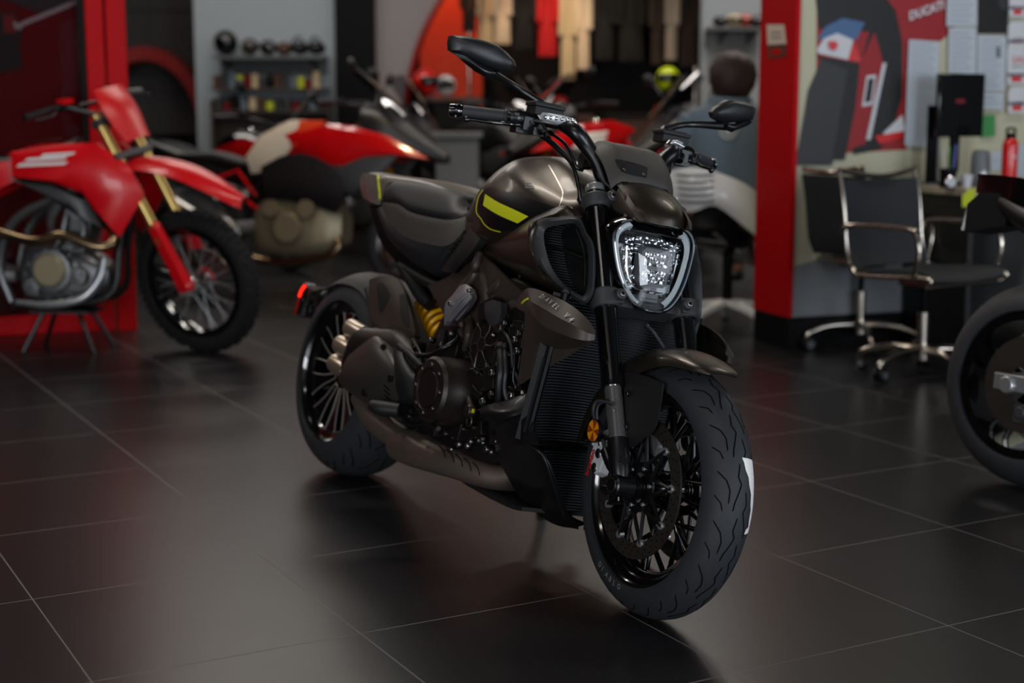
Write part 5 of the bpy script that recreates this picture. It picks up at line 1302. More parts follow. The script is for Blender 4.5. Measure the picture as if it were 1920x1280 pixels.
hb2.tube([ht + V((-.16, -.41, .07)), ht + V((-.12, -.22, .09)), ht + V((-.02, -.10, .04)), ht + V((-.01, 0, .03)), ht + V((-.02, .10, .04)), ht + V((-.12, .22, .09)), ht + V((-.16, .41, .07))], .0125, 10, k=4); hb2.tube([ht + V((-.07, -.15, .085)), ht + V((-.07, .15, .085))], .010, 8)
for sd in (-1, 1):
    hb2.tube([ht + V((-.16, sd * .41, .07)), ht + V((-.135, sd * .28, .083))], .018, 12); hb2.tube([ht + V((-.11, sd * .25, .08)), ht + V((-.06, sd * .34, .07)), ht + V((-.10, sd * .40, .06))], .006, 6, k=2); hb2.box(ht + V((-.11, sd * .21, .09)), (.03, .04, .04))
hb2.build('handlebar', 'black_plastic', db)
hp = MB(DX); hp.ell(ht + V((-.04, 0, .075)), (.03, .05, .025)); hp.box(ht + V((-.10, -.2, .115)), (.05, .06, .02)); hp.build('bar_pad', 'red_plastic', db)
body_loft(db, 'seat', 'black_plastic', ((-.35, .06, .99, .93), (-.1, .09, .96, .88), (.2, .095, .94, .85), (.5, .085, .935, .85), (.75, .07, .98, .88), (.90, .05, 1.03, .95)))
def dpanel(name, m, P_, y, bulge=.02, thick=.012): return side_panel(db, name, m, P_, y, bulge, thick)
dpanel('tank_shroud', 'red_plastic', [(.62, .96), (.90, 1.00), (1.05, 1.00), (1.20, .90), (1.27, .76), (1.14, .56), (1.05, .66), (.98, .76), (.80, .82), (.62, .84)], .145, .035)
dpanel('shroud_infill', 'black_plastic', [(.60, .84), (.80, .82), (.98, .74), (1.06, .60), (1.00, .62), (.90, .68), (.74, .78)], .14, .02)
dpanel('side_number_panel', 'red_plastic', [(-.45, .95), (.0, .90), (.3, .88), (.62, .92), (.62, .82), (.4, .72), (.1, .68), (-.1, .80)], .12, .02)
body_loft(db, 'fuel_tank', 'red_plastic', ((.55, .06, .95, .80), (.7, .11, .99, .78), (.9, .12, 1.0, .76), (1.08, .07, 1.0, .84)))
tx = MB(); tx.txt('HRC', .07, V((.72, -.186, .885)), (1, 0, .06), (0, 0, 1), .001, shear=.25, sxf=1.3) if False else None
for i, (x, z, l) in enumerate(((.70, .915, .20), (.78, .935, .16), (.66, .890, .24))):
    tx.prism([V((x, -.176, z)), V((x + l, -.178, z + .012)), V((x + l + .02, -.178, z + .026)), V((x + .02, -.176, z + .016))], (0, -.004, 0))
tx.build('shroud_graphic', 'white_plastic', db)
fr_ = MB()
for sd in (-1, 1):
    fr_.tube([V((1.16, sd * .04, .92)), V((.95, sd * .10, .80)), V((.62, sd * .12, .64)), V((.52, sd * .11, .42)), V((.56, sd * .09, .24))], [.026, .024, .024, .022, .02], 10, k=4, sx=1.4)
    dt_ = MB(); dt_.tube([V((1.16, sd * .03, .86)), V((1.10, sd * .05, .50)), V((1.03, sd * .07, .26)), V((.56, sd * .08, .22))], .018, 10, k=4); dt_.build('down_tube', 'black_plastic', db)
    fr_.tube([V((.88, sd * .11, .78)), V((.80, sd * .12, .66)), V((.78, sd * .10, .58))], [.03, .025, .018], 8, k=3)
fr_.build('frame', 'engine_silver', db)
body_loft(db, 'engine', 'engine_silver', ((.60, .08, .46, .28), (.66, .12, .52, .22), (.80, .125, .52, .20), (.96, .11, .48, .24), (1.04, .06, .42, .30)), e=3)
cy = MB(); cy.loft([[V((x + sx_, y, z)) for sx_, y in ((-.07, -.08), (.07, -.08), (.07, .08), (-.07, .08))] for x, z in ((.86, .48), (.89, .58), (.92, .70))]); 
for i in range(6): cy.box(V((.875 + i * .006, 0, .52 + i * .022)), (.17, .19, .006))
cy.tube([V((.86, -.1, .66)), V((.84, -.12, .56)), V((.80, -.12, .50))], .014, 8, k=3); cy.tube([V((.94, -.1, .66)), V((.95, -.12, .56)), V((.90, -.12, .50))], .012, 8, k=3)
cy.build('cylinder', 'engine_silver', db, bevel=.004)
k = MB(); k.lathe([(.001, 0), (.070, 0), (.080, -.012), (.080, -.05)], V((.79, -.175, .40)), (0, -1, 0), 36); k.build('clutch_cover', 'engine_olive', db)
k = MB(); k.lathe([(.08, -.0), (.100, -.002), (.106, -.02), (.106, -.06)], V((.79, -.150, .395)), (0, -1, 0), 32, caps=True); k.lathe([(.001, -.0), (.045, -.002), (.05, -.02), (.05, -.06)], V((.92, -.150, .37)), (0, -1, 0), 24); k.lathe([(.001, -.0), (.04, -.002), (.045, -.02), (.045, -.06)], V((.69, -.150, .32)), (0, -1, 0), 24)
for i in range(14):
    a = 2 * pi * i / 14; k.bolt(V((.81 + .135 * math.cos(a), -.152, .38 + .12 * math.sin(a))), (0, -1, 0), .008, .008)
k.build('crankcase_cover', 'engine_silver', db)
k = MB(); k.tube([V((.60, -.12, .24)), V((.78, -.165, .235)), V((.95, -.165, .27)), V((1.03, -.14, .36)), V((1.05, -.12, .46))], [.012, .018, .02, .018, .012], 10, k=4); k.build('coolant_pipe', 'silver', db)
k = MB(); k.tube([V((.98, -.04, .62)), V((1.08, -.09, .60)), V((1.10, -.14, .53)), V((1.02, -.16, .52)), V((.86, -.16, .57)), V((.74, -.16, .54)), V((.60, -.14, .56)), V((.40, -.13, .62)), V((.2, -.13, .68))], [.018, .022, .023, .023, .024, .024, .026, .03, .03], 14, k=5); k.build('exhaust_pipe', 'pipe_bronze', db)
k = MB(); k.tube([V((.2, -.15, .68)), V((.05, -.16, .72)), V((-.28, -.16, .82)), V((-.34, -.16, .84))], [.04, .06, .06, .04], 16, k=2); k.build('muffler', 'silver', db)
k = MB()
for sd in (-1, 1): k.tube([V((-.02, sd * .11, .335)), V((.3, sd * .10, .38)), V((.58, sd * .07, .36))], [.022, .03, .03], 10, k=3, sx=1.4)
k.tube([V((.4, -.08, .38)), V((.4, .08, .38))], .03, 10); k.build('swingarm', 'silver', db)
st = MB()   # work stand under the engine
for sx_ in (.62, .98):
    for sy in (-.12, .12): st.tube([V((sx_, sy, .0)), V((.80 + (sx_ - .8) * .5, sy * .6, .19))], .012, 8)
st.box(V((.8, 0, .195)), (.3, .2, .015)); st.X = M.Translation((db.location.x, db.location.y, 0)) @ M.Rotation(R(-8), 4, 'Z'); sto = st.build('bike_stand', 'black_plastic'); tag(sto, 'black steel work stand under the engine of the red dirt bike', 'stand')
# ================================================================== BLACK BIKE AT THE RIGHT EDGE
def edge_extra(r):
    t_ = MB(); t_.loft([[V((x, y, z)) for y, z in ((-w_, zb), (-w_, zt), (w_, zt), (w_, zb))] for x, w_, zt, zb in ((-.30, .065, .86, .77), (-.25, .07, .90, .78), (-.15, .06, .90, .80))]); t_.m(1)
    t_.tube([V((-.305, -.065, .775)), V((-.302, -.055, .855)), V((-.30, .055, .855)), V((-.305, .065, .775))], .006, 6); t_.m(2); t_.tube([V((-.312, -.05, .785)), V((-.308, -.045, .84))], .006, 6)
    t_.build('plate_bracket', ['black_plastic', 'silver', 'tail_red'], r)
    b = MB(); b.loft([[V((x, y, z)) for y, z in ((-w_, zb), (-w_, zt), (w_, zt), (w_, zb))] for x, w_, zt, zb in ((-.30, .03, .96, .90), (-.1, .08, .95, .84), (.2, .1, .9, .78))], k=2); b.build('tail_hump', 'gloss_black', r)
    n_ = MB(); n_.cyl(V((-.0, -.12, .318)), V((0, -.165, .318)), .028, 8, ch=.004); n_.box(V((.05, -.14, .325)), (.20, .03, .05)); n_.build('axle_nut', 'silver', r, bevel=.004)
    c = MB(); c.box(V((.07, -.115, .235)), (.10, .05, .06)); c.cyl(V((.05, -.14, .24)), V((.05, -.15, .24)), .02, 16); c.cyl(V((.10, -.14, .25)), V((.10, -.15, .25)), .016, 16); c.build('brake_caliper', 'matte_grey', r, bevel=.008)
    p = MB(); p.patch([[V((.14, -.15, .50)), V((.3, -.15, .54)), V((.44, -.15, .52))], [V((.16, -.16, .44)), V((.3, -.16, .44)), V((.44, -.16, .44))]], k=3, thick=.01); p.build('chain_guard', 'blue_paint', r)
road_bike('motorcycle', (1.60, 4.55), R(-55), R(7), 'black motorcycle cut off by the right edge, its rear wheel nearest', 'naked', 'gloss_black', 'gloss_black', 'matte_grey', 'black_plastic', mirrors=False, can=None, extra=edge_extra)
# ================================================================== ROOM PARTS
mat('wall_grey', '#777a7e', .7, bump=.1, bscale=60)
mat('wall_white', '#9aa2a8', .7, bump=.1, bscale=60)
mat('wall_cream', '#b4b29a', .7)
mat('wall_dark', '#100d0c', .6, spec=.2)
mat('pillar_black', '#040405', .6, spec=.15)
mat('frame_red', '#ab050d', .5, spec=.1)
mat('panel_red', '#7a0c14', .5, spec=.2)
mat('paper', '#aeb8c2', .8)
mat('paper_ink', '#5c646e', .8)
mat('tag_beige', '#c9b6a4', .7)
mat('poster_red', '#8e1018', .5)
mat('poster_black', '#0c0c0e', .5)
mat('poster_blue', '#41628c', .5)
mat('poster_white', '#c3c6cc', .5)
mat('poster_grey', '#2b2c2f', .5)
mat('desk_top', '#a59b88', .4)
mat('desk_grey', '#75797c', .6)
mat('screen_black', '#060607', .12, coat=.3)
mat('mesh_black', '#25272b', .7, alpha=.93)
mat('chair_chrome', '#c2b8ac', .16, 1)
mat('castor_black', '#0b0b0c', .5)
mat('castor_ring', '#5f6468', .5)
mat('shirt_red', '#b4060e', .8); mat('shirt_cream', '#bda786', .9); mat('shirt_black', '#0c0a0a', .9); mat('shirt_brown', '#3a2c24', .9); mat('shirt_white', '#c8b39c', .9)
mat('glow_wall', '#c23410', .6); mat('arch_red', '#8c120e', .35)
mat('helmet_black', '#0a0a0b', .25, coat=.5); mat('helmet_neon', '#c8dc10', .25, coat=.5); mat('helmet_red', '#c8120e', .22, coat=.6); mat('helmet_white', '#d4d4d4', .25, coat=.5)
mat('wood_dull', '#3b322d', .6)
mat('hair', '#220a06', .7, bump=.6, bscale=60); mat('skin', '#b0785c', .55); mat('jacket', '#5d6c76', .85, bump=.5, bscale=40); mat('jacket_badge', '#a3a29c', .8); mat('jeans', '#1c2638', .85)
mat('flask_red', '#c80c12', .3, coat=.3); mat('note_yellow', '#b8c220', .7); mat('note_green', '#3c8a4c', .7); mat('wood_brown', '#4a2c1c', .5)
mat('shelf_grey', '#56595c', .5)
# outer shell
ZC = 3.6
world_box('wall_back', X0, X1, Y1, Y1 + .15, 0, ZC, 'wall_dark')
world_box('wall_left', X0 - .15, X0, Y0, Y1, 0, ZC, 'wall_dark')
for nm_, q_ in (('wall_right', (Y0, -1.4, 0, ZC)), ('wall_right', (3.4, Y1, 0, ZC)), ('wall_right', (-1.4, 3.4, 0, .5)), ('wall_right', (-1.4, 3.4, 2.9, ZC))): world_box(nm_, X1, X1 + .15, q_[0], q_[1], q_[2], q_[3], 'wall_grey')
g = MB(); g.box((X1 + .06, 1.0, 1.7), (.02, 4.8, 2.4)); g.build('window_4', 'clear_lens')['kind'] = 'structure'  # unseen side window, added to light the front tyre and chrome
world_box('ceiling', X0, X1, Y0, Y1, ZC, ZC + .1, 'wall_dark')
# shopfront behind the camera with daylight openings
fb = MB()
for a, b, c, d in ((X0, X1, 0, .25), (X0, X1, 2.9, ZC), (X0, -6.2, .25, 2.9), (-2.6, -2.2, .25, 2.9), (2.0, 2.4, .25, 2.9), (6.2, X1, .25, 2.9)):
    fb.box(((a + b) / 2, Y0 - .075, (c + d) / 2), (b - a, .15, d - c))
fb.build('wall_front', 'wall_grey')['kind'] = 'structure'
for i, (a, b) in enumerate(((-6.2, -2.6), (-2.2, 2.0), (2.4, 6.2))):
    g = MB(); g.box(((a + b) / 2, Y0 - .06, 1.575), (b - a, .02, 2.65)); o = g.build('window_%d' % (i + 1), 'clear_lens'); o['kind'] = 'structure'
# light partition wall, black pillar, dark recess
def px_x(px, Y): return at(px, 300, Y).x
YW = 14.2
world_box('wall_partition', px_x(372, YW), px_x(632, YW), YW, YW + .15, 0, ZC, 'wall_white')
world_box('wall_pillar', px_x(632, YW - .1), px_x(706, YW - .1), YW - .1, YW + .3, 0, ZC, 'pillar_black')
# light wall with the big round opening to the shop
aw = MB(); xa, xb = px_x(706, YW), px_x(1320, YW); cx_, cz_, rad = px_x(1068, YW), .95, (px_x(1068, YW) - px_x(757, YW))
N_ = 40; pts = []
th = [pi - pi * i / N_ for i in range(N_ + 1)]
arc = [(cx_ + rad * math.cos(t), cz_ + rad * 1.25 * math.sin(t)) for t in th]
vs = []; fs = []
for i, (x, z) in enumerate(arc):
    vs += [V((x, YW, min(z, ZC))), V((x, YW, ZC)), V((x, YW + .15, min(z, ZC))), V((x, YW + .15, ZC))]
for i in range(N_): a = 4 * i; fs += [(a, a + 1, a + 5, a + 4), (a + 2, a + 6, a + 7, a + 3), (a, a + 4, a + 6, a + 2)]
aw.add(vs, fs); aw.box(((xa + cx_ - rad) / 2, YW + .075, ZC / 2), (cx_ - rad - xa, .15, ZC)); aw.box((cx_ + rad + .3, YW + .075, ZC / 2), (.6, .15, ZC)); aw.build('wall_arch', 'wall_pink')['kind'] = 'structure'
rg_ = MB(); rg_.tube([V((cx_ + (rad - .02) * math.cos(t), YW - .02, cz_ + (rad - .02) * 1.25 * math.sin(t))) for t in th if cz_ + rad * 1.25 * math.sin(t) < ZC][:14] , .03, 8); rg_.build('trim_1', 'arch_red')['kind'] = 'structure'
# dark red arch at the far left
ar = MB(); ac = at(272, 200, 15.0); rr0, rr1 = .58, .50
for t0 in range(24):
    pass
ar.loft([[V((ac.x + rq * math.cos(t), 15.0 + dy, ac.z - .25 + rq * 1.35 * math.sin(t))) for rq, dy in ((.62, 0), (.52, 0), (.52, .4), (.62, .4))] for t in [pi * i / 24 for i in range(25)]]); zz_ = ac.z - .25
for s in (-1, 1): ar.box((ac.x + s * .57, 15.2, zz_ / 2), (.10, .40, zz_))
o = ar.build('arch_surround', 'arch_red'); tag(o, 'dark red arched surround against the brown tiled back wall', 'arch')
tl_ = MB()
for i in range(4):
    for j in range(4): tl_.box((at(240 + i * 72, 0, 15.5).x, 15.55, .9 + j * .62 + .3), (.385, .06, .61))
tl_.build('wall_tiles', 'tile_brown')['kind'] = 'structure'
# right grey wall with shelf
world_box('wall_right_back', px_x(1312, 12.5), px_x(1500, 12.5), 12.5, 12.65, 0, ZC, 'wall_white')
def shelf(name, x0, x1, y0, y1, z, m, label, cat='shelf', legs=False):
    b = MB(); b.box(((x0 + x1) / 2, (y0 + y1) / 2, z), (x1 - x0, y1 - y0, .03)); b.box(((x0 + x1) / 2, y1 - .02, z - .08), (x1 - x0, .02, .13))
    for x in (x0 + .1, x1 - .1): b.prism([V((x, y1, z)), V((x, y0 + .05, z)), V((x, y1, z - .14))], (.02, 0, 0))
    return tag(b.build(name, m), label, cat)
shelf('wall_shelf', px_x(1325, 12.2), px_x(1425, 12.2), 12.15, 12.5, at(1370, 55, 12.3).z, 'shelf_grey', 'grey wall shelf at upper right behind the seated person')
b = MB(); a_ = at(1330, 62, 12.45); c_2 = at(1418, 150, 12.45); b.box(((a_.x + c_2.x) / 2, 12.476, (a_.z + c_2.z) / 2), (c_2.x - a_.x, .05, a_.z - c_2.z)); tag(b.build('display_board', 'shelf_board'), 'pale grey display board under the shelf behind the seated person', 'board')
shelf('wall_shelf', px_x(408, 13.9), px_x(612, 13.9), 13.85, 14.2, at(500, 108, 14).z, 'shelf_grey', 'helmet shelf on the pale wall behind the black motorcycles')
du = empty('display_unit', (px_x(512, 14), 14.05, 0), 0, 'brown open display unit with small goods below the helmet shelf', 'shelving')
for nm_, q_ in (('back_panel', (0, .12, .62, 1.06, .02, 1.24)), ('side_panel', (-.54, 0, .62, .02, .28, 1.24)), ('side_panel', (.54, 0, .62, .02, .28, 1.24)), ('shelf', (0, 0, at(500, 165, 14).z - .012, 1.06, .26, .024)), ('shelf', (0, 0, at(500, 206, 14).z - .012, 1.06, .26, .024)), ('shelf', (0, 0, .5, 1.06, .26, .024))):
    b = MB(); b.box(q_[:3], q_[3:]); b.build(nm_, 'wood_dull', du)
def helmet(loc, m, s, rz, label, group=None, sq=1.):
    e = empty('helmet', loc, rz, label, 'helmet', group); b = MB(); s = s
    rings = []
    for i in range(9):
        ph = pi * i / 9.; rings.append([V((s * 1.1 * math.sin(ph) * math.cos(t), s * .9 * math.sin(ph) * math.sin(t), s * sq * (1. + math.cos(ph)) * .95)) for t in [2 * pi * j / 20 for j in range(20)]])
    b.loft(rings[::-1]); b.build('shell', m, e, ang=60)
    v = MB(); v.patch([[V((s * 1.13 * math.sin(p_) * math.cos(t), s * .93 * math.sin(p_) * math.sin(t), s * sq * (1 + math.cos(p_)) * .95)) for t in (-.9, -.45, 0, .45, .9)] for p_ in (1.15, 1.45, 1.8)], k=3, thick=.004); v.build('visor', 'screen_black', e)
    return e
zs_ = at(500, 108, 14).z + .016
for i, (px, s, m) in enumerate(((430, .125, 'helmet_black'), (474, .085, 'wood_dull'), (508, .078, 'helmet_black'), (538, .068, 'wood_brown'))):
    helmet((px_x(px, 14.02), 14.02, zs_), m, s, R(-80 + i * 25), ('large black helmet at the left end of the helmet shelf', 'brown grey helmet beside the large black one on the shelf', 'black helmet in the middle of the helmet shelf', 'small brown helmet right of centre on the helmet shelf')[i])
for i, px in enumerate((567, 598)):
    b = MB(); b.ell((px_x(px, 14.02), 14.02, zs_ + .07), (.085, .12, .06)); b.tube([V((px_x(px, 14.02) - .06, 13.93, zs_ + .1)), V((px_x(px, 14.02), 13.9, zs_ + .17)), V((px_x(px, 14.02) + .06, 13.93, zs_ + .1))], .01, 6, k=3)
    tag(b.build('tank_bag', 'black_plastic'), ('black tank bag on the helmet shelf, nearer the helmets', 'black tank bag at the right end of the helmet shelf')[i], 'bag')
random.seed(11)
zl = at(500, 165, 14).z + .001
cm = ['wood_brown', 'matte_grey', 'jacket', 'note_yellow', 'red_dark', 'shirt_cream', 'poster_grey', 'helmet_black']
for i in range(14):
    x = px_x(412 + i * 14.2, 14.02); h_ = .07 + random.random() * .10; b = MB(); b.box((x, 14.02, zl + h_ / 2), (.055, .10, h_)); b.box((x, 13.968, zl + h_ * .6), (.04, .004, h_ * .3)); o = b.build('product_box', cm[i % 8], bevel=.004); tag(o, 'small boxed accessory standing on the lower display shelf', 'box', 'boxed accessories on the display unit')
zl2 = at(500, 206, 14).z + .001
for i in range(12):
    x = px_x(414 + i * 16, 14.02); h_ = .06 + random.random() * .08; b = MB(); b.box((x, 14.02, zl2 + h_ / 2), (.06, .10, h_)); b.tube([V((x - .02, 13.97, zl2 + h_ * .6)), V((x + .02, 13.97, zl2 + h_ * .6))], .004, 6); tag(b.build('product_box', cm[(i * 3 + 1) % 8], bevel=.004), 'small boxed accessory on the second shelf of the display unit', 'box', 'boxed accessories on the second shelf')
zr = at(1370, 55, 12.3).z + .016
for i, (px, m, s) in enumerate(((1345, 'helmet_black', .07), (1372, 'shirt_cream', .08), (1392, 'orange_red', .075), (1412, 'helmet_black', .07))):
    helmet((px_x(px, 12.3), 12.3, zr), m, s, R(-90), ('black cap leftmost on the upper right shelf', 'cream cap on the upper right shelf', 'orange cap on the upper right shelf', 'black cap rightmost on the upper right shelf')[i], sq=.7)

# ---- the shop behind the opening
world_box('wall_shop', px_x(790, 15.4), px_x(905, 15.4), 15.35, 15.5, 0, 2.9, 'glow_wall')
rail = MB(); zr_ = 2.42; rail.tube([V((px_x(850, 14.9), 14.9, zr_)), V((px_x(1312, 14.9), 14.9, zr_))], .018, 10)
for px in (880, 1300): rail.tube([V((px_x(px, 14.9), 14.9, zr_)), V((px_x(px, 14.9), 14.9, 0))], .018, 10)
tag(rail.build('clothes_rail', 'chair_chrome'), 'metal clothes rail across the shop at the back', 'rail')
def garment(px0, px1, pyb, m, label, y=14.9, sl=True, ztop=2.38):
    x0, x1 = px_x(px0, y), px_x(px1, y); zb = at(px0, pyb, y).z; w_ = (x1 - x0) * .9; cx = (x0 + x1) / 2
    e = empty('shirt', (cx, y, zb), 0, label, 'shirt'); b = MB(); rings = []
    H = ztop - zb
    for u in (0, .15, .4, .65, .85, .95, 1.0):
        ww = w_ / 2 * (1.02 - .08 * u if u < .86 else (.92 if u < .97 else .35)); dd = .035 + .02 * math.sin(u * 5)
        rings.append([V((ww * math.cos(t) + .006 * math.sin(9 * t + u * 3), dd * math.sin(t) + .010 * math.sin(7 * t + 4 * u), u * H)) for t in [2 * pi * i / 28 for i in range(28)]])
    b.loft(rings, k=2); b.build('body', m, e, ang=70)
    if sl:
        for sd in (-1, 1):
            s = MB(); s.tube([V((sd * w_ * .36, -.01, H * .93)), V((sd * w_ * .44, -.03, H * .70)), V((sd * w_ * .46, -.035, H * .45))], [.05, .045, .04], 12, k=3, sx=.7); s.build('sleeve', m, e)
    h_ = MB(); h_.tube([V((0, 0, H)), V((0, 0, H + .03)), V((.02, 0, 2.44 - zb)), V((0, 0, 2.45 - zb))], .004, 6); h_.build('hanger', 'chair_chrome', e)
G = [(868, 893, 60, 'shirt_brown', 'brown top hanging leftmost on the shop rail'), (897, 925, 84, 'shirt_cream', 'cream top hanging left of the black tops'), (926, 958, 82, 'shirt_white', 'pale beige top hanging next to the cream one'), (962, 1002, 92, 'shirt_black', 'black top hanging left of the red shirt'),
     (1008, 1044, 105, 'shirt_red', 'bright red shirt hanging in the shop'), (1050, 1078, 150, 'shirt_cream', 'long cream garment hanging right of the red shirt'), (1080, 1104, 130, 'shirt_white', 'long beige garment beside the long cream one'), (1112, 1150, 112, 'shirt_black', 'black shirt hanging right of the long beige garment'), (1156, 1205, 115, 'shirt_black', 'wide black jacket in the middle of the right rail'),
     (1218, 1240, 120, 'shirt_brown', 'brown jacket hanging right of the wide black jacket'), (1244, 1266, 112, 'shirt_white', 'grey beige jacket hanging near the right end of the rail'), (1270, 1306, 125, 'shirt_brown', 'dark brown coat at the right end of the rail')]
for g in G: garment(*g)
def counter(x0, x1, y0, y1, z, m, mt, label):
    e = empty('counter', ((x0 + x1) / 2, (y0 + y1) / 2, 0), 0, label, 'counter'); w_, d_ = x1 - x0, y1 - y0
    b = MB(); b.box((0, 0, (z - .04) / 2), (w_ - .06, d_ - .06, z - .04)); b.build('body', m, e); b = MB(); b.box((0, 0, z - .02), (w_, d_, .04)); b.build('top', mt, e, bevel=.005)
    return e
counter(px_x(788, 13.4), px_x(905, 13.4), 13.1, 13.7, .98 + .28, 'wall_dark', 'wood_brown', 'dark counter with brown top at the left of the shop opening')
counter(px_x(1000, 13.6), px_x(1110, 13.6), 13.3, 13.8, 1.10, 'wood_brown', 'wood_brown', 'brown display counter in the middle of the shop opening')
counter(px_x(1130, 13.3), px_x(1230, 13.3), 13.0, 13.5, 1.12, 'wood_brown', 'wall_dark', 'brown display counter right of the middle one')
helmet((px_x(801, 13.5), 13.4, 1.262), 'helmet_red', .13, R(-60), 'red helmet on the dark counter under the orange wall')
helmet((px_x(838, 13.5), 13.4, 1.262), 'helmet_white', .10, R(-90), 'white helmet beside the red one on the dark counter')
helmet((px_x(1008, 13.5), 13.5, 1.102), 'helmet_red', .09, R(-90), 'red helmet on the middle counter, left one')
helmet((px_x(1048, 13.5), 13.5, 1.102), 'helmet_red', .09, R(-90), 'red helmet on the middle counter, right one')
helmet((px_x(1250, 12.6), 12.6, at(1250, 172, 12.6).z), 'helmet_neon', .11, R(-100), 'neon yellow helmet on a stand beside the high silencers')
b = MB(); zt_ = at(1250, 172, 12.6).z; xx_ = px_x(1250, 12.6); b.cyl((xx_, 12.6, 0), (xx_, 12.6, .03), .16, 24); b.cyl((xx_, 12.6, .03), (xx_, 12.6, zt_ - .02), .02, 12); b.cyl((xx_, 12.6, zt_ - .02), (xx_, 12.6, zt_), .10, 20); tag(b.build('helmet_stand', 'pillar_black'), 'black pole stand carrying the neon yellow helmet', 'stand')
# grey low cabinet seen between the bikes
counter(px_x(812, 11.1), px_x(905, 11.1), 10.9, 11.3, at(850, 248, 11).z, 'shelf_grey', 'shelf_grey', 'grey low cabinet standing before the shop opening')

# ================================================================== RED DOOR FRAME AND GLASS, LEFT
UX = V((math.cos(R(19.5)), math.sin(R(19.5)), 0)); UY = V((-UX.y, UX.x, 0)); RM = M.Rotation(R(19.5), 3, 'Z')
D0 = V((-2.01, 7.94, 0))      # right foot of the frame
def obox(mb, o, u0, u1, v0, v1, z0, z1):
    mb.box(o + UX * ((u0 + u1) / 2) + UY * ((v0 + v1) / 2) + V((0, 0, (z0 + z1) / 2)), (u1 - u0, v1 - v0, z1 - z0), RM); return mb
dr = empty('door_1', D0, 0); dr['kind'] = 'structure'
def dpart(name, m, boxes):
    b = MB()
    for q in boxes: obox(b, V((0, 0, 0)), *q)
    o = b.build(name, m, dr, bevel=.004); return o
dpart('post', 'frame_red', [(-.10, .0, -.05, .05, 0, 3.2)]); dpart('post', 'frame_red', [(-.20, -.11, -.03, .05, 0, 3.2)])
dpart('bottom_rail', 'frame_red', [(-2.2, -.19, -.02, .04, .0, .10)]); dpart('seal', 'pillar_black', [(-.235, -.20, -.01, .03, .1, 3.2)])
dpart('glass', 'shop_glass', [(-2.2, -.235, -.004, .004, .1, 3.2)])
pn = MB(); obox(pn, D0, -2.6, -.13, .12, .18, 0, 3.2); o = pn.build('wall_display', 'panel_red'); o['kind'] = 'structure'
def onpl(px, py, o, nrm):
    r = ray(px, py); c = V((0, 0, CAM_H)); return c + r * ((o - c).dot(nrm) / r.dot(nrm))
def poly_on(name, m, pts, o, nrm, parent=None, thick=.003, label=None, cat=None, group=None):
    b = MB(); b.prism([onpl(a, b_, o, nrm) for a, b_ in pts], nrm * -thick if nrm.y > 0 else nrm * thick); q = b.build(name, m, parent)
    return tag(q, label, cat, group) if label else q
PO = D0 + UY * .115
pst = empty('wall_graphic', (0, 0, 0), 0, 'printed graphic of a rider on a motorcycle on the red panel at top left', 'poster')
for i, (m, pts) in enumerate((('poster_grey', [(-5, -5), (160, -5), (75, 24)]), ('poster_white', [(30, 45), (160, -8), (168, -2), (36, 52)]), ('poster_black', [(-5, 25), (25, 22), (42, 50), (36, 90), (42, 128), (-5, 138)]), ('poster_red', [(5, 30), (24, 26), (34, 44), (30, 62), (8, 62)]), ('poster_white', [(24, 40), (42, 46), (40, 56), (28, 54)]))):
    poly_on('print', m, pts, PO - UY * .001 * i, UY, pst, .002)
# ================================================================== PARTITION WITH RED END, RIGHT
C0 = V((1.35, 7.24, 0))
def pbox(name, m, q, bev=0): b = MB(); obox(b, C0, *q); o = b.build(name, m, bevel=bev); o['kind'] = 'structure'; return o
pbox('wall_office', 'wall_cream', (.012, 5.0, 0, .33, .16, 3.2)); pbox('wall_office_end', 'frame_red', (-.012, .012, -.012, .335, .16, 3.2)); 
pbox('baseboard_office', 'pillar_black', (-.01, 5.0, -.01, .33, 0, .16))
W0 = C0 - UY * .0
def wp_(name, m, pts, label=None, cat=None, d=.002, parent=None, group=None, thick=.002): return poly_on(name, m, pts, W0 - UY * d, UY, parent, thick, label, cat, group)
wp_('wall_lower_panel', 'desk_grey', [(1484, 500), (1700, 440), (1925, 430), (1925, 610), (1700, 601), (1484, 592)], d=.003)['kind'] = 'structure'
gp = empty('wall_poster', (0, 0, 0), 0, 'large wall poster of a red, white and black racing motorcycle tail', 'poster')
PP = [('poster_red', [(1532, -20), (1790, -20), (1790, 55), (1700, 130), (1700, 280), (1530, 290)]), ('poster_black', [(1528, -20), (1650, -20), (1680, 20), (1692, 80), (1692, 180), (1672, 250), (1650, 280), (1600, 290), (1590, 200), (1630, 60), (1535, 55)]),
      ('poster_blue', [(1532, 75), (1548, 50), (1580, 34), (1622, 42), (1605, 75), (1560, 72)]), ('poster_white', [(1532, 92), (1545, 72), (1570, 62), (1600, 75), (1590, 112), (1534, 100)]), ('number_red', [(1590, 112), (1602, 78), (1616, 118)]),
      ('poster_red', [(1612, 118), (1640, 60), (1656, 118), (1622, 270), (1588, 280)]), ('poster_grey', [(1540, 112), (1590, 116), (1588, 200), (1560, 310), (1492, 310), (1515, 170)]), ('poster_black', [(1530, 104), (1612, 118), (1604, 200), (1584, 300), (1560, 300), (1590, 130), (1540, 112)]),
      ('poster_white', [(1625, 142), (1643, 140), (1636, 196), (1616, 200)]), ('poster_black', [(1628, 148), (1639, 146), (1633, 190), (1621, 193)]), ('poster_white', [(1655, 250), (1692, 215), (1696, 245), (1664, 254)]), ('number_red', [(1640, 255), (1692, 246), (1692, 258), (1650, 270)]), ('poster_white', [(1624, 262), (1655, 118), (1662, 118), (1632, 262)])]
for i, (m, pts) in enumerate(PP): wp_('print', m, pts, d=.002 + i * .0006, parent=gp, thick=.0005)
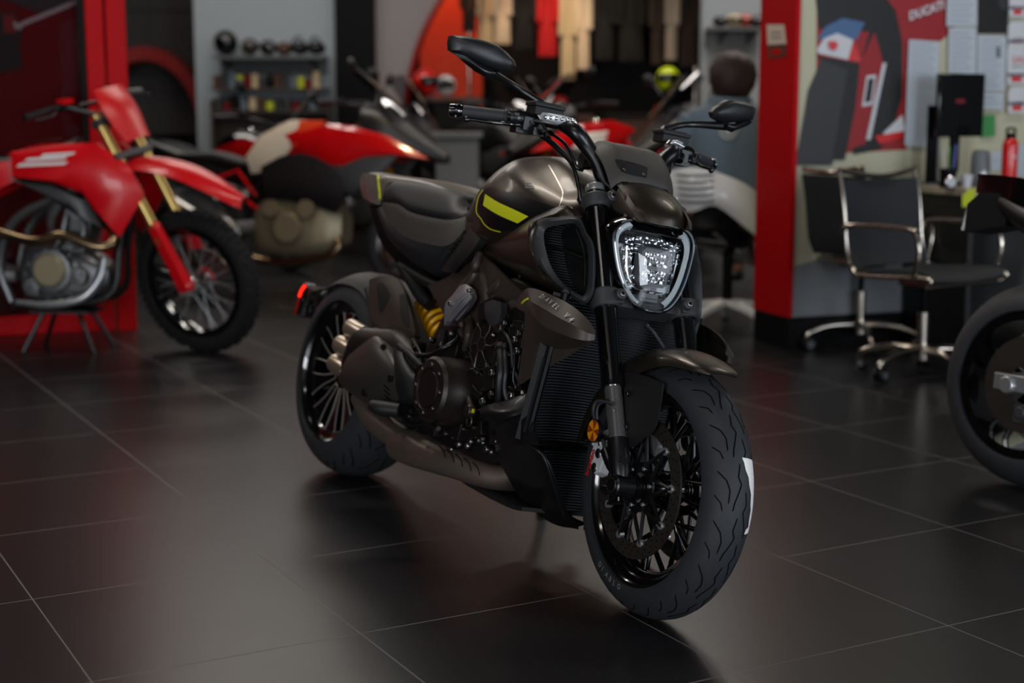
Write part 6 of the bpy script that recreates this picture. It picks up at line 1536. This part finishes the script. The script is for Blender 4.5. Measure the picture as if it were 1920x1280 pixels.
sh_ = wp_('shield_emblem', 'number_red', [(1553, 78), (1562, 76), (1571, 80), (1570, 90), (1562, 95), (1555, 90)], d=.0115, parent=gp, thick=.0005)
def walltext(s, size, px, py, px2, py2, m, parent, d=.012, **k):
    o = W0 - UY * d; p0 = onpl(px, py, o, UY); p1 = onpl(px2, py2, o, UY); t = MB(); xd = (p1 - p0).normalized(); yd = V((0, 0, 1)); t.txt(s, size, p0, xd, yd, .0, **k); return t.build('lettering', m, parent)
walltext('DUCATI', .056, 1705, 38, 1757, 20, 'poster_white', gp, shear=.2, bold=.002)
papers = [((1704, 74), (1762, 78), (1754, 276), (1696, 272), 'long printed list pinned left of the monitor'), ((1776, -12), (1832, -12), (1832, 49), (1774, 49), 'printed sheet at the top edge above the calendar sheet'), ((1779, 52), (1831, 52), (1830, 139), (1777, 136), 'printed table sheet pinned right of the red poster'), ((1833, 66), (1887, 68), (1884, 171), (1832, 169), 'printed sheet with black mark right of the monitor'), ((1834, 173), (1882, 174), (1880, 206), (1833, 203), 'small printed sheet pinned below the sheet with the black mark'), ((1857, 284), (1878, 284), (1878, 320), (1857, 320), 'small white sheet behind the red flask on its left'), ((1906, 272), (1922, 272), (1922, 330), (1906, 330), 'pale sheet at the right edge behind the flask')]
for i, (a, b, c, d, lb) in enumerate(papers):
    e = empty('paper_sheet', (0, 0, 0), 0, lb, 'paper'); wp_('sheet', 'paper', [a, b, c, d], d=.014, parent=e)
    n_ = max(3, int((d[1] - a[1]) / 9)); tb_ = MB()
    for k_ in range(1, n_):
        f = k_ / n_; y_ = a[1] + (d[1] - a[1]) * f; xl = a[0] + (d[0] - a[0]) * f + 6; xr = b[0] + (c[0] - b[0]) * f - 6 - (k_ * 7) % 13
        if xr > xl + 3: tb_.prism([onpl(q[0], q[1], W0 - UY * .0165, UY) for q in ((xl, y_), (xr, y_), (xr, y_ + 1.1), (xl, y_ + 1.1))], UY * -.0004)
    if i == 3: tb_.prism([onpl(q[0], q[1], W0 - UY * .0165, UY) for q in ((1868, 88), (1876, 88), (1876, 108), (1868, 108))], UY * -.0004)
    tb_.build('print', 'paper_ink', e)
e = empty('photo_print', (0, 0, 0), 0, 'dark photograph pinned at the top right of the office wall', 'poster'); wp_('print', 'poster_black', [(1835, -12), (1893, -12), (1888, 63), (1833, 63)], d=.0145, parent=e); wp_('print', 'poster_grey', [(1870, -5), (1890, -5), (1886, 20), (1874, 14)], d=.0165, parent=e, thick=.0005)
tg = [(1892, -12, 1922, 32, ''), (1890, 40, 1922, 95, ''), (1888, 82, 1922, 158, ''), (1890, 162, 1922, 212, '')]
TL = ['hang tag at the right edge, topmost of four', 'hang tag at the right edge, second from the top', 'hang tag at the right edge, third from the top', 'hang tag at the right edge, lowest of four']
for i, (a, b, c, d, _) in enumerate(tg):
    e = empty('hang_tag', (0, 0, 0), 0, TL[i], 'tag'); wp_('card', 'poster_white', [(a + 5, b), (c, b), (c, d), (a, d), (a, b + 10)], d=.016 + .003 * i, parent=e); wp_('red_mark', 'number_red', [(a + 8, d - 14), (c - 6, d - 14), (c - 6, d - 5), (a + 8, d - 5)], d=.0185 + .003 * i, parent=e, thick=.0005); wp_('black_band', 'poster_grey', [(a + 1, d - 20), (c, d - 20), (c, d - 15), (a + 1, d - 15)], d=.0185 + .003 * i, parent=e, thick=.0005)
    if i == 2: walltext('SALE', .05, a + 10, (b + d) / 2 - 1, c, (b + d) / 2 - 3, 'red_text', e, d=.0195 + .003 * i)
    wp_('print_line', 'paper_ink', [(a + 9, (b + d) / 2 + 4), (c - 4, (b + d) / 2 + 3), (c - 4, (b + d) / 2 + 5), (a + 9, (b + d) / 2 + 6)], d=.0192 + .003 * i, parent=e, thick=.0005)
# tag on the red end face
EN = UX; EO = C0 - UX * .013
def ep(px, py, d=0.): return onpl(px, py, EO - UX * d, EN)
e = empty('price_tag', (0, 0, 0), 0, 'beige and brown tag stuck on the red pillar', 'tag')
for nm, m, pts, d in (('card', 'tag_beige', [(1438, 46), (1470, 46), (1474, 82), (1440, 84)], .001), ('card_foot', 'wood_brown', [(1440, 84), (1474, 82), (1473, 106), (1442, 110)], .001), ('red_mark', 'helmet_red', [(1447, 92), (1464, 92), (1464, 102), (1448, 103)], .003)):
    b = MB(); b.prism([ep(x, y, d) for x, y in pts], UX * -.002); b.build(nm, m, e)
for y_ in (60, 69):
    b = MB(); b.prism([ep(x, y, .0035) for x, y in ((1446, y_), (1466, y_), (1466, y_ + 3), (1446, y_ + 3))], UX * -.001); b.build('print_line', 'decal_grey', e)
# desk
def op(u, v, z=0): return C0 + UX * u + UY * v + V((0, 0, z))
def ulen(px, v=-.3):
    o = C0 + UY * v; p = onpl(px, 300, o, UY); return (p - o).dot(UX)
dk = empty('desk', op(2.0, -.28), R(19.5), 'beige topped desk against the office wall on the right', 'desk')
u0 = ulen(1752, -.28); uu = u0 - 2.0
def dkb(name, m, boxes, bev=.004):
    b = MB()
    for x0, x1, y0, y1, z0, z1 in boxes: b.box(((x0 + x1) / 2, (y0 + y1) / 2, (z0 + z1) / 2), (x1 - x0, y1 - y0, z1 - z0))
    return b.build(name, m, dk, bevel=bev)
ZD = .80
dkb('desk_top', 'desk_top', [(uu, 1.6, -.27, .27, ZD - .035, ZD)]); dkb('side_panel', 'poster_black', [(uu + .03, uu + .06, -.25, .25, 0, ZD - .035)]); dkb('modesty_panel', 'poster_black', [(uu + .06, 1.55, .22, .25, .2, ZD - .035)]); dkb('pedestal', 'desk_grey', [(uu + .42, uu + .85, -.25, .25, .02, ZD - .04)]); dkb('pedestal', 'desk_grey', [(1.1, 1.5, -.25, .25, .02, ZD - .04)])
def ond(px, v=-.3): return op(ulen(px, v), v, ZD)
def thing_at(name, loc, label, cat, rz=R(19.5)): return empty(name, loc, rz, label, cat)
m_ = thing_at('monitor', ond(1795, -.22), 'black desktop monitor seen from behind on the desk', 'monitor')
b = MB(); b.box((0, 0, .38), (.26, .03, .30)); b.build('screen_housing', 'screen_black', m_, bevel=.006); b = MB(); b.box((0, .03, .2), (.05, .02, .28)); b.box((0, .02, .006), (.2, .16, .012)); b.build('stand', 'pillar_black', m_, bevel=.003); b = MB(); b.box((-.01, -.017, .40), (.05, .002, .02)); b.build('badge', 'red_dark', m_)
m_ = thing_at('display_stand', ond(1746, -.15), 'tall narrow black panel with grey edge left of the monitor', 'display'); b = MB(); b.box((0, 0, .19), (.05, .02, .38)); b.build('panel', 'pillar_black', m_); b = MB(); b.box((.03, -.002, .19), (.008, .02, .38)); b.box((0, 0, .004), (.08, .1, .008)); b.build('edge', 'castor_ring', m_)
m_ = thing_at('pen_cup', ond(1779, -.42), 'dark cup full of coloured pens on the desk', 'cup'); b = MB(); b.lathe([(.001, 0), (.036, 0), (.040, .09), (.037, .09), (.034, .006), (.001, .006)], (0, 0, 0), (0, 0, 1), 24); b.build('cup', 'pillar_black', m_)
for i, c_c in enumerate(('blue_paint', 'helmet_red', 'note_yellow', 'poster_white', 'note_green', 'blue_paint')):
    b = MB(); a = i * 1.05; b.cyl((.02 * math.cos(a), .02 * math.sin(a), .01), (.035 * math.cos(a), .03 * math.sin(a), .15 + .01 * i), .004, 8); b.build('pen', c_c, m_)
m_ = thing_at('desk_clock', ond(1786, -.50), 'small round desk clock in front of the pen cup', 'clock'); b = MB(); b.lathe([(.001, -.012), (.028, -.012), (.030, 0), (.026, .004)], (0, 0, .03), (0, -1, 0), 24); b.build('case', 'chrome', m_); b = MB(); b.lathe([(.001, .002), (.024, .002)], (0, 0, .03), (0, -1, 0), 24); b.build('dial', 'poster_white', m_)
m_ = thing_at('paper_cup', ond(1814, -.42), 'small white cup on the desk near the monitor', 'cup'); b = MB(); b.lathe([(.001, 0), (.022, 0), (.030, .06), (.028, .06), (.020, .004), (.001, .004)], (0, 0, 0), (0, 0, 1), 20); b.build('cup', 'poster_white', m_)
m_ = thing_at('desk_speaker', ond(1838, -.4), 'grey desk speaker between monitor and red flask', 'speaker'); b = MB(); b.lathe([(.001, 0), (.04, 0), (.045, .03), (.042, .14), (.034, .17), (.001, .175)], (0, 0, 0), (0, 0, 1), 24); b.build('body', 'castor_ring', m_); b = MB(); b.ell((0, -.03, .06), (.025, .02, .03)); b.build('dome', 'silver', m_)
m_ = thing_at('thermos_flask', ond(1893, -.42), 'red metal drinking flask with black cap on the desk', 'flask'); b = MB(); b.lathe([(.001, 0), (.036, 0), (.037, .005), (.037, .19), (.032, .215), (.024, .225), (.001, .226)], (0, 0, 0), (0, 0, 1), 32); b.build('bottle', 'flask_red', m_); b = MB(); b.lathe([(.022, .222), (.024, .228), (.024, .25), (.001, .252)], (0, 0, 0), (0, 0, 1), 24); b.tube([V((-.02, 0, .245)), V((-.022, 0, .27)), V((.022, 0, .27)), V((.02, 0, .245))], .006, 8, k=3); b.build('cap', 'pillar_black', m_); b = MB(); b.ell((0, -.036, .14), (.006, .003, .010), 10, 6); b.build('emblem', 'poster_white', m_)
for i, (nm, px, m, lb, z_) in enumerate((('candy_box', 1707, 'helmet_red', 'small red box at the left end of the desk', .05), ('tape_roll', 1722, 'blue_paint', 'small blue roll at the left end of the desk', .03))):
    pass
for pts, m, lb in (([(1840, 216), (1866, 215), (1866, 255), (1842, 258)], 'note_green', 'green note pinned right of the monitor'), ([(1816, 355), (1828, 352), (1827, 386), (1804, 388), (1804, 368)], 'note_yellow', 'yellow-green note under the desk edge')):
    v_ = .014 if m == 'note_green' else .62; q = poly_on('sticky_note', m, pts, W0 - UY * v_, UY, None, .002, lb, 'note')
# ================================================================== OFFICE CHAIRS
def office_chair(loc, rz, label, seed=0):
    e = empty('office_chair', loc, rz, label, 'office chair'); W_ = .245
    b = MB()
    for i in range(5):
        a = 2 * pi * i / 5 + seed; d = V((math.cos(a), math.sin(a), 0)); b.tube([V((0, 0, .115)) + d * .03, d * .16 + V((0, 0, .115)), d * .27 + V((0, 0, .085)), d * .29 + V((0, 0, .06))], [.020, .017, .014, .011], 10, k=3)
    b.cyl((0, 0, .07), (0, 0, .14), .032, 18); b.build('base', 'chair_chrome', e)
    for i in range(5):
        a = 2 * pi * i / 5 + seed; d = V((math.cos(a), math.sin(a), 0)); p = V((-d.y, d.x, 0)); c = MB(); q = d * .275 + V((0, 0, .029))
        for s in (-1, 1): c.m(0).cyl(q + p * s * .008, q + p * s * .026, .029, 20, ch=.003); c.m(1).cyl(q + p * s * .026, q + p * s * .0268, .016, 16)
        c.m(0).box(q + V((0, 0, .020)) , (.03, .03, .02)); c.build('castor', ['castor_black', 'castor_ring'], e)
    b = MB(); b.cyl((0, 0, .13), (0, 0, .28), .025, 18); b.m(1).cyl((0, 0, .28), (0, 0, .42), .014, 14); b.m(0).box((0, 0, .415), (.16, .16, .03)); b.build('gas_lift', ['chair_chrome', 'pillar_black'], e)
    f = MB()   # side frames: seat rail and back rail in one bent tube
    for s in (-1, 1):
        y = s * W_; f.tube([V((.22, y, .43)), V((.24, y, .45)), V((.2, y, .462)), V((-.10, y, .445)), V((-.19, y, .46)), V((-.235, y, .55)), V((-.26, y, .74)), V((-.295, y, .895))], .011, 10, k=4)
    f.tube([V((.22, -W_, .425)), V((.22, W_, .425))], .010, 10); f.tube([V((-.19, -W_, .46)), V((-.20, 0, .44)), V((-.19, W_, .46))], .010, 10, k=4)
    f.tube([V((-.295, -W_, .895)), V((-.293, -W_ * .9, .893)), V((-.28, -W_ * .4, .872)), V((-.275, 0, .866)), V((-.28, W_ * .4, .872)), V((-.293, W_ * .9, .893)), V((-.295, W_, .895))], .013, 10, k=4); f.build('frame', 'chair_chrome', e)
    s_ = MB(); s_.patch([[V((x, y * W_ / .22, z + .012 - .02 * (1 - (y / W_) ** 2))) for x, z in ((.235, .44), (.19, .465), (0, .458), (-.12, .448), (-.18, .455))] for y in (-.215, -.1, 0, .1, .215)], k=3, thick=.012); s_.build('seat', 'mesh_black', e)
    k = MB(); k.patch([[V((x + -.02 * (1 - (y / .22) ** 2), y * W_ / .22, z)) for x, z in ((-.20, .47), (-.235, .55), (-.255, .72), (-.280, .852))] for y in (-.215, -.1, 0, .1, .215)], k=3, thick=.008); k.build('backrest', 'mesh_black', e)
    for s in (-1, 1):
        a = MB(); y = s * (W_ + .02); a.tube([V((.16, y, .45)), V((.19, y, .56)), V((.17, y, .645)), V((.12, y, .665)), V((-.10, y, .665)), V((-.22, y, .655)), V((-.245, y, .62))], .012, 10, k=4); ao = a.build('armrest', 'chair_chrome', e); p = MB(); p.tube([V((.12, y, .675)), V((-.14, y, .675))], .014, 8); 
    return e
ch1 = floor_at(1612, 652); ch2 = floor_at(1718, 702)
office_chair((ch1.x, ch1.y + .02, 0), R(35), 'chrome and black mesh office chair next to the red pillar', .3)
office_chair((ch2.x + .02, ch2.y, 0), R(-56), 'chrome and black mesh office chair before the desk, nearer one', 1.0)
# ================================================================== SEATED PERSON AND WHITE CHAIR
wc0 = floor_at(1362, 612); wc = V((wc0.x, wc0.y, 0))
e = empty('swivel_chair', wc, 0, 'white shell swivel chair with louvre slots under the seated person', 'chair')
b = MB()
for i in range(5):
    a = 2 * pi * i / 5 + .2; d = V((math.cos(a), math.sin(a), 0)); b.loft([[d * r + V((-d.y, d.x, 0)) * s * w_ + V((0, 0, z + h_)) for s, h_ in ((-1, 0), (1, 0), (1, .03), (-1, .03))] for r, w_, z in ((.03, .035, .12), (.16, .028, .10), (.27, .02, .07))])
b.build('base', 'white_plastic', e, bevel=.004)
for i in range(5):
    a = 2 * pi * i / 5 + .2; d = V((math.cos(a), math.sin(a), 0)); p = V((-d.y, d.x, 0)); c = MB(); q = d * .26 + V((0, 0, .028)); c.cyl(q - p * .02, q + p * .02, .028, 18, ch=.003); c.tube([q, q + V((0, 0, .04))], .010, 8); c.build('castor', 'castor_ring', e)
b = MB(); b.cyl((0, 0, .12), (0, 0, .42), .028, 16); b.build('gas_lift', 'pillar_black', e)
sh = MB()
zf = lambda px, py: at(px, py, wc.y)
def S(px, py, dy=0.): q = at(px, py, wc.y + dy); return q - wc
sh.patch([[S(1254, 322, -.02), S(1300, 316, -.16), S(1350, 330, -.20), S(1400, 352, -.16), S(1430, 380, .0)],
          [S(1256, 350, -.04), S(1300, 345, -.20), S(1352, 352, -.25), S(1404, 380, -.20), S(1432, 410, .0)],
          [S(1260, 378, -.04), S(1300, 374, -.20), S(1350, 372, -.26), S(1408, 408, -.20), S(1430, 440, .0)],
          [S(1268, 392, -.04), S(1302, 394, -.18), S(1345, 382, -.24), S(1412, 440, -.18), S(1428, 462, .0)]], k=4, thick=.02)
shell = sh.build('shell', 'white_plastic', e, ang=50)
v = MB(); WI = M.Translation(wc).inverted(); wb = bvh_of(shell)
for i in range(5):
    y = 327 + i * 12
    decal(v, wb, [(1266 + i * 2, y), (1285, y + 2), (1320, y + 1), (1338, y - 2)], [(1266 + i * 2, y + 6), (1285, y + 8), (1320, y + 7), (1338, y + 2)], nv=2) if False else None
    T_ = catmull([V((1266 + i * 2, y, 0)), V((1290, y + 3, 0)), V((1318, y + 3, 0)), V((1340, y, 0))], 4); pp_ = [cast(wb, q.x, q.y, WI) for q in T_]; pp_ = [q for q in pp_ if q is not None]
    if len(pp_) > 3: v.tube(pp_, [.003] + [.0075] * (len(pp_) - 2) + [.003], 8)
v.build('louvre_slots', 'castor_ring', shell)
un = MB(); un.loft([[S(px, py, dy) for px, py, dy in ((1290, 400 + o_, .02 + q_), (1300, 392 + o_, -.14 + q_), (1345, 386 + o_, -.20 + q_), (1405, 420 + o_, -.14 + q_), (1415, 440 + o_, .02 + q_), (1360, 420 + o_, .2))] for o_, q_ in ((0, 0), (35, .03), (60, .08))]); un.build('seat_pan', 'gloss_black', e)
# person
pe = empty('person', (wc.x, wc.y + .02, 0), 0, 'person seen from behind with reddish brown hair and a blue-grey jacket, seated', 'person')
def Sp(px, py, dy=0.): q = at(px, py, wc.y + dy); return q - V((wc.x, wc.y + .02, 0))
tor = []
hip, chest, neck, hd = Sp(1365, 372, .05), Sp(1362, 250, .0), Sp(1368, 185, .0), Sp(1372, 152, .0)
bd = MB()
def pring(c, rx, ry, n=20, tilt=0.): return [c + V((rx * math.cos(t), ry * math.sin(t) , tilt * math.cos(t))) for t in [2 * pi * i / n for i in range(n)]]
bd.loft([pring(hip + V((0, .0, -.03)), .17, .13), pring(hip + V((0, 0, .08)), .165, .125), pring(hip.lerp(chest, .55), .165, .115), pring(chest, .185, .12), pring(chest + V((0, 0, .11)), .19, .115), pring(neck + V((0, 0, -.035)), .12, .09), pring(neck + V((0, 0, .0)), .062, .062), pring(neck + V((0, 0, .06)), .055, .058), pring(hd + V((0, 0, -.02)), .072, .085), pring(hd + V((0, .0, .04)), .078, .095), pring(hd + V((0, 0, .09)), .055, .07), pring(hd + V((0, 0, .112)), .02, .03)], k=3)
# legs and arms joined into the same surface mesh
for s in (-1, 1):
    bd.tube([hip + V((s * .09, .02, .0)), hip + V((s * .12, .30, .03)), hip + V((s * .13, .46, .02)), hip + V((s * .13, .50, -.20)), hip + V((s * .13, .48, -.44))], [.085, .075, .062, .05, .038], 14, k=4)
    sh0 = chest + V((s * .175, 0, .09)); el = chest + V((s * .235, .04, -.16)); wr = chest + V((s * .16, .30, -.14)); bd.tube([chest + V((s * .13, 0, .07)), sh0 + V((-s * .02, 0, -.03)), el, el.lerp(wr, .5), wr], [.03, .04, .036, .034, .026], 14, k=4)
    pm = wr + V((-s * .01, .05, 0)); bd.ell(pm, (.035, .05, .016), 12, 8)
    for f_ in range(4): q = pm + V((s * (-.024 + f_ * .016), .035, 0)); bd.tube([q, q + V((0, .035, -.004)), q + V((0, .055 - abs(f_ - 1.5) * .005, -.022))], [.009, .008, .007], 8, k=2)
    bd.tube([pm + V((-s * .03, -.01, 0)), pm + V((-s * .05, .02, -.005)), pm + V((-s * .052, .045, -.012))], [.010, .009, .008], 8, k=2)
bd.ell(hd + V((0, .097, .015)), (.012, .02, .016), 10, 6)
for s in (-1, 1): bd.ell(hd + V((s * .076, .01, .015)), (.010, .018, .028), 10, 6); bd.ell(hd + V((s * .03, .082, .03)), (.012, .008, .007), 8, 6)
body = bd.build('body', 'skin', pe, ang=80)
jk = MB(); jk.loft([pring(hip + V((0, 0, -.02)), .195, .15), pring(hip + V((0, 0, .06)), .19, .145), pring(hip.lerp(chest, .55), .19, .135), pring(chest, .205, .14), pring(chest + V((0, 0, .11)), .205, .13), pring(neck + V((0, 0, -.03)), .14, .10), pring(neck + V((0, 0, .015)), .085, .08)], k=3, caps=False)
for s in (-1, 1):
    sh0 = chest + V((s * .175, 0, .08)); el = chest + V((s * .235, .04, -.16)); wr = chest + V((s * .17, .26, -.14)); jk.tube([sh0, sh0.lerp(el, .5) + V((s * .015, 0, 0)), el, el.lerp(wr, .5), wr], [.078, .068, .058, .050, .040], 16, k=4)
jk.tube([neck + V((.10 * math.cos(t), .09 * math.sin(t) - .0, -.01)) for t in [2 * pi * i / 16 for i in range(16)]], .022, 8, closed=True)
j = jk.build('jacket', 'jacket', pe, ang=80)
bg = MB(); c_b = chest + V((-.01, -.150, .02)); bg.lathe([(.001, 0), (.048, 0), (.05, -.002)], c_b, (0, -1, 0), 28); bg.build('back_badge', 'jacket_badge', j)
bg = MB(); bg.lathe([(.026, .001), (.038, .001)], c_b, (0, -1, 0), 28); bg.build('badge_ring', 'jacket', j, recalc=False)
hr = MB(); HS_ = 1.14; hr.loft([pring(hd + V((0, -.012, -.075)), .066, .065, 24), pring(hd + V((0, -.018, -.04)), .095, .098, 24), pring(hd + V((0, -.018, .02)), .108, .112, 24), pring(hd + V((0, -.012, .075)), .100, .105, 24), pring(hd + V((0, -.005, .118)), .066, .072, 24), pring(hd + V((0, 0, .135)), .02, .02, 24)], k=3)
hr.v = [hd + (v_ - hd) * HS_ + V((0, -.012, .0)) for v_ in hr.v]
random.seed(5); hr.v = [v_ + V((random.uniform(-.006, .006), random.uniform(-.006, .006), random.uniform(-.006, .006))) for v_ in hr.v]
hr.build('hair', 'hair', pe, ang=80)
tr_ = MB()
for s in (-1, 1): tr_.tube([hip + V((s * .09, .0, .0)), hip + V((s * .12, .30, .03)), hip + V((s * .13, .46, .02)), hip + V((s * .13, .50, -.20)), hip + V((s * .13, .48, -.40))], [.10, .085, .072, .06, .055], 14, k=4)
tr_.build('trousers', 'jeans', pe)
for s in (-1, 1): fsh = MB(); fsh.ell(hip + V((s * .13, .52, -.465)), (.045, .12, .04)); fsh.build('shoe', 'black_plastic', pe)
# ================================================================== LIGHT
def area(name, loc, rot, sx, sy, power, col=(1, 1, 1)):
    l = bpy.data.lights.new(name, 'AREA'); l.shape = 'RECTANGLE'; l.size = sx; l.size_y = sy; l.energy = power; l.color = col
    o = bpy.data.objects.new(name, l); COL.objects.link(o); o.location = loc; o.rotation_euler = rot; return o
w = bpy.data.worlds.new('world'); SC.world = w; w.use_nodes = True
w.node_tree.nodes['Background'].inputs[0].default_value = rgb('#8fa2b8'); w.node_tree.nodes['Background'].inputs[1].default_value = .05
def ceil_lamp(x, y, sx, sy, p, col=(1, .93, .85)):
    e = empty('ceiling_lamp', (x, y, 3.58), 0, None, 'lamp'); e['label'] = 'rectangular ceiling lamp panel above the showroom floor'; e['group'] = 'ceiling lamp panels'
    b = MB(); b.box((0, 0, 0), (sx + .06, sy + .06, .04)); b.build('housing', 'wall_grey', e)
    a = area('lamp', (0, 0, -.03), (0, 0, 0), sx, sy, p, col); a.parent = e
for q in ((-.6, 5.2, 1.6, .3, 45), (-3.6, 6.8, 1.2, .3, 20), (2.9, 6.3, 1.2, .3, 22), (-1.6, 9.2, 1.6, .3, 30), (1.6, 9.2, 1.6, .3, 44), (-2.6, 12.3, 3.2, 1.4, 52), (1.0, 12.2, 1.6, .3, 20), (2.6, 11.2, 1.2, .3, 25), (-.8, 1.5, 1.6, .3, 15)): ceil_lamp(*q)
area('window_light', (-4.4, -4.85, 1.6), (R(90), 0, 0), 3.5, 2.5, 300, (.93, .95, 1))
area('window_light', (-.1, -4.85, 1.6), (R(90), 0, 0), 4.1, 2.5, 50, (.92, .95, 1))
area('window_light', (4.95, -4.85, 1.6), (R(90), 0, 0), 2.5, 2.5, 330, (.84, .91, 1))
area('window_light', (6.5, 1.0, 1.7), (R(90), 0, R(90)), 4.6, 2.3, 120, (.80, .89, 1))  # added side light for tyre and chrome, set at the unseen right window
def spot(loc, tgt, p, col, ang=60):
    l = bpy.data.lights.new('shop_spot', 'SPOT'); l.energy = p; l.color = col; l.spot_size = R(ang); l.spot_blend = .6; l.shadow_soft_size = .05
    o = bpy.data.objects.new('shop_spot', l); COL.objects.link(o); o.location = loc; o.rotation_euler = (V(tgt) - V(loc)).to_track_quat('-Z', 'Y').to_euler(); return o
for q_, t_ in (((-2.4, 7.6, 3.45), (-1.4, 9.6, .9)), ((-.9, 7.9, 3.45), (-.9, 9.6, 1)), ((.6, 8.6, 3.45), (.8, 11, 1)), ((1.6, 8.8, 3.45), (1.5, 11, 1))): spot(q_, t_, 40, (1, .74, .45), 55)
spot((px_x(845, 14.6), 14.75, 3.4), (px_x(845, 15.3), 15.34, 1.5), 150, (1, .55, .32), 75)
spot((px_x(960, 14.3), 13.6, 3.4), (px_x(960, 14.9), 14.9, 1.9), 80, (1, .72, .45), 55)
spot((px_x(1070, 14.3), 13.6, 3.4), (px_x(1070, 14.9), 14.9, 1.9), 80, (1, .78, .5), 55)
spot((px_x(1230, 14.3), 13.6, 3.4), (px_x(1230, 14.9), 14.9, 1.9), 60, (1, .78, .5), 60)
SC.view_settings.view_transform = 'Standard'; SC.view_settings.look = 'None'; SC.view_settings.gamma = 1; SC.view_settings.exposure = 0
try: SC.view_settings.use_curve_mapping = False
except Exception: pass
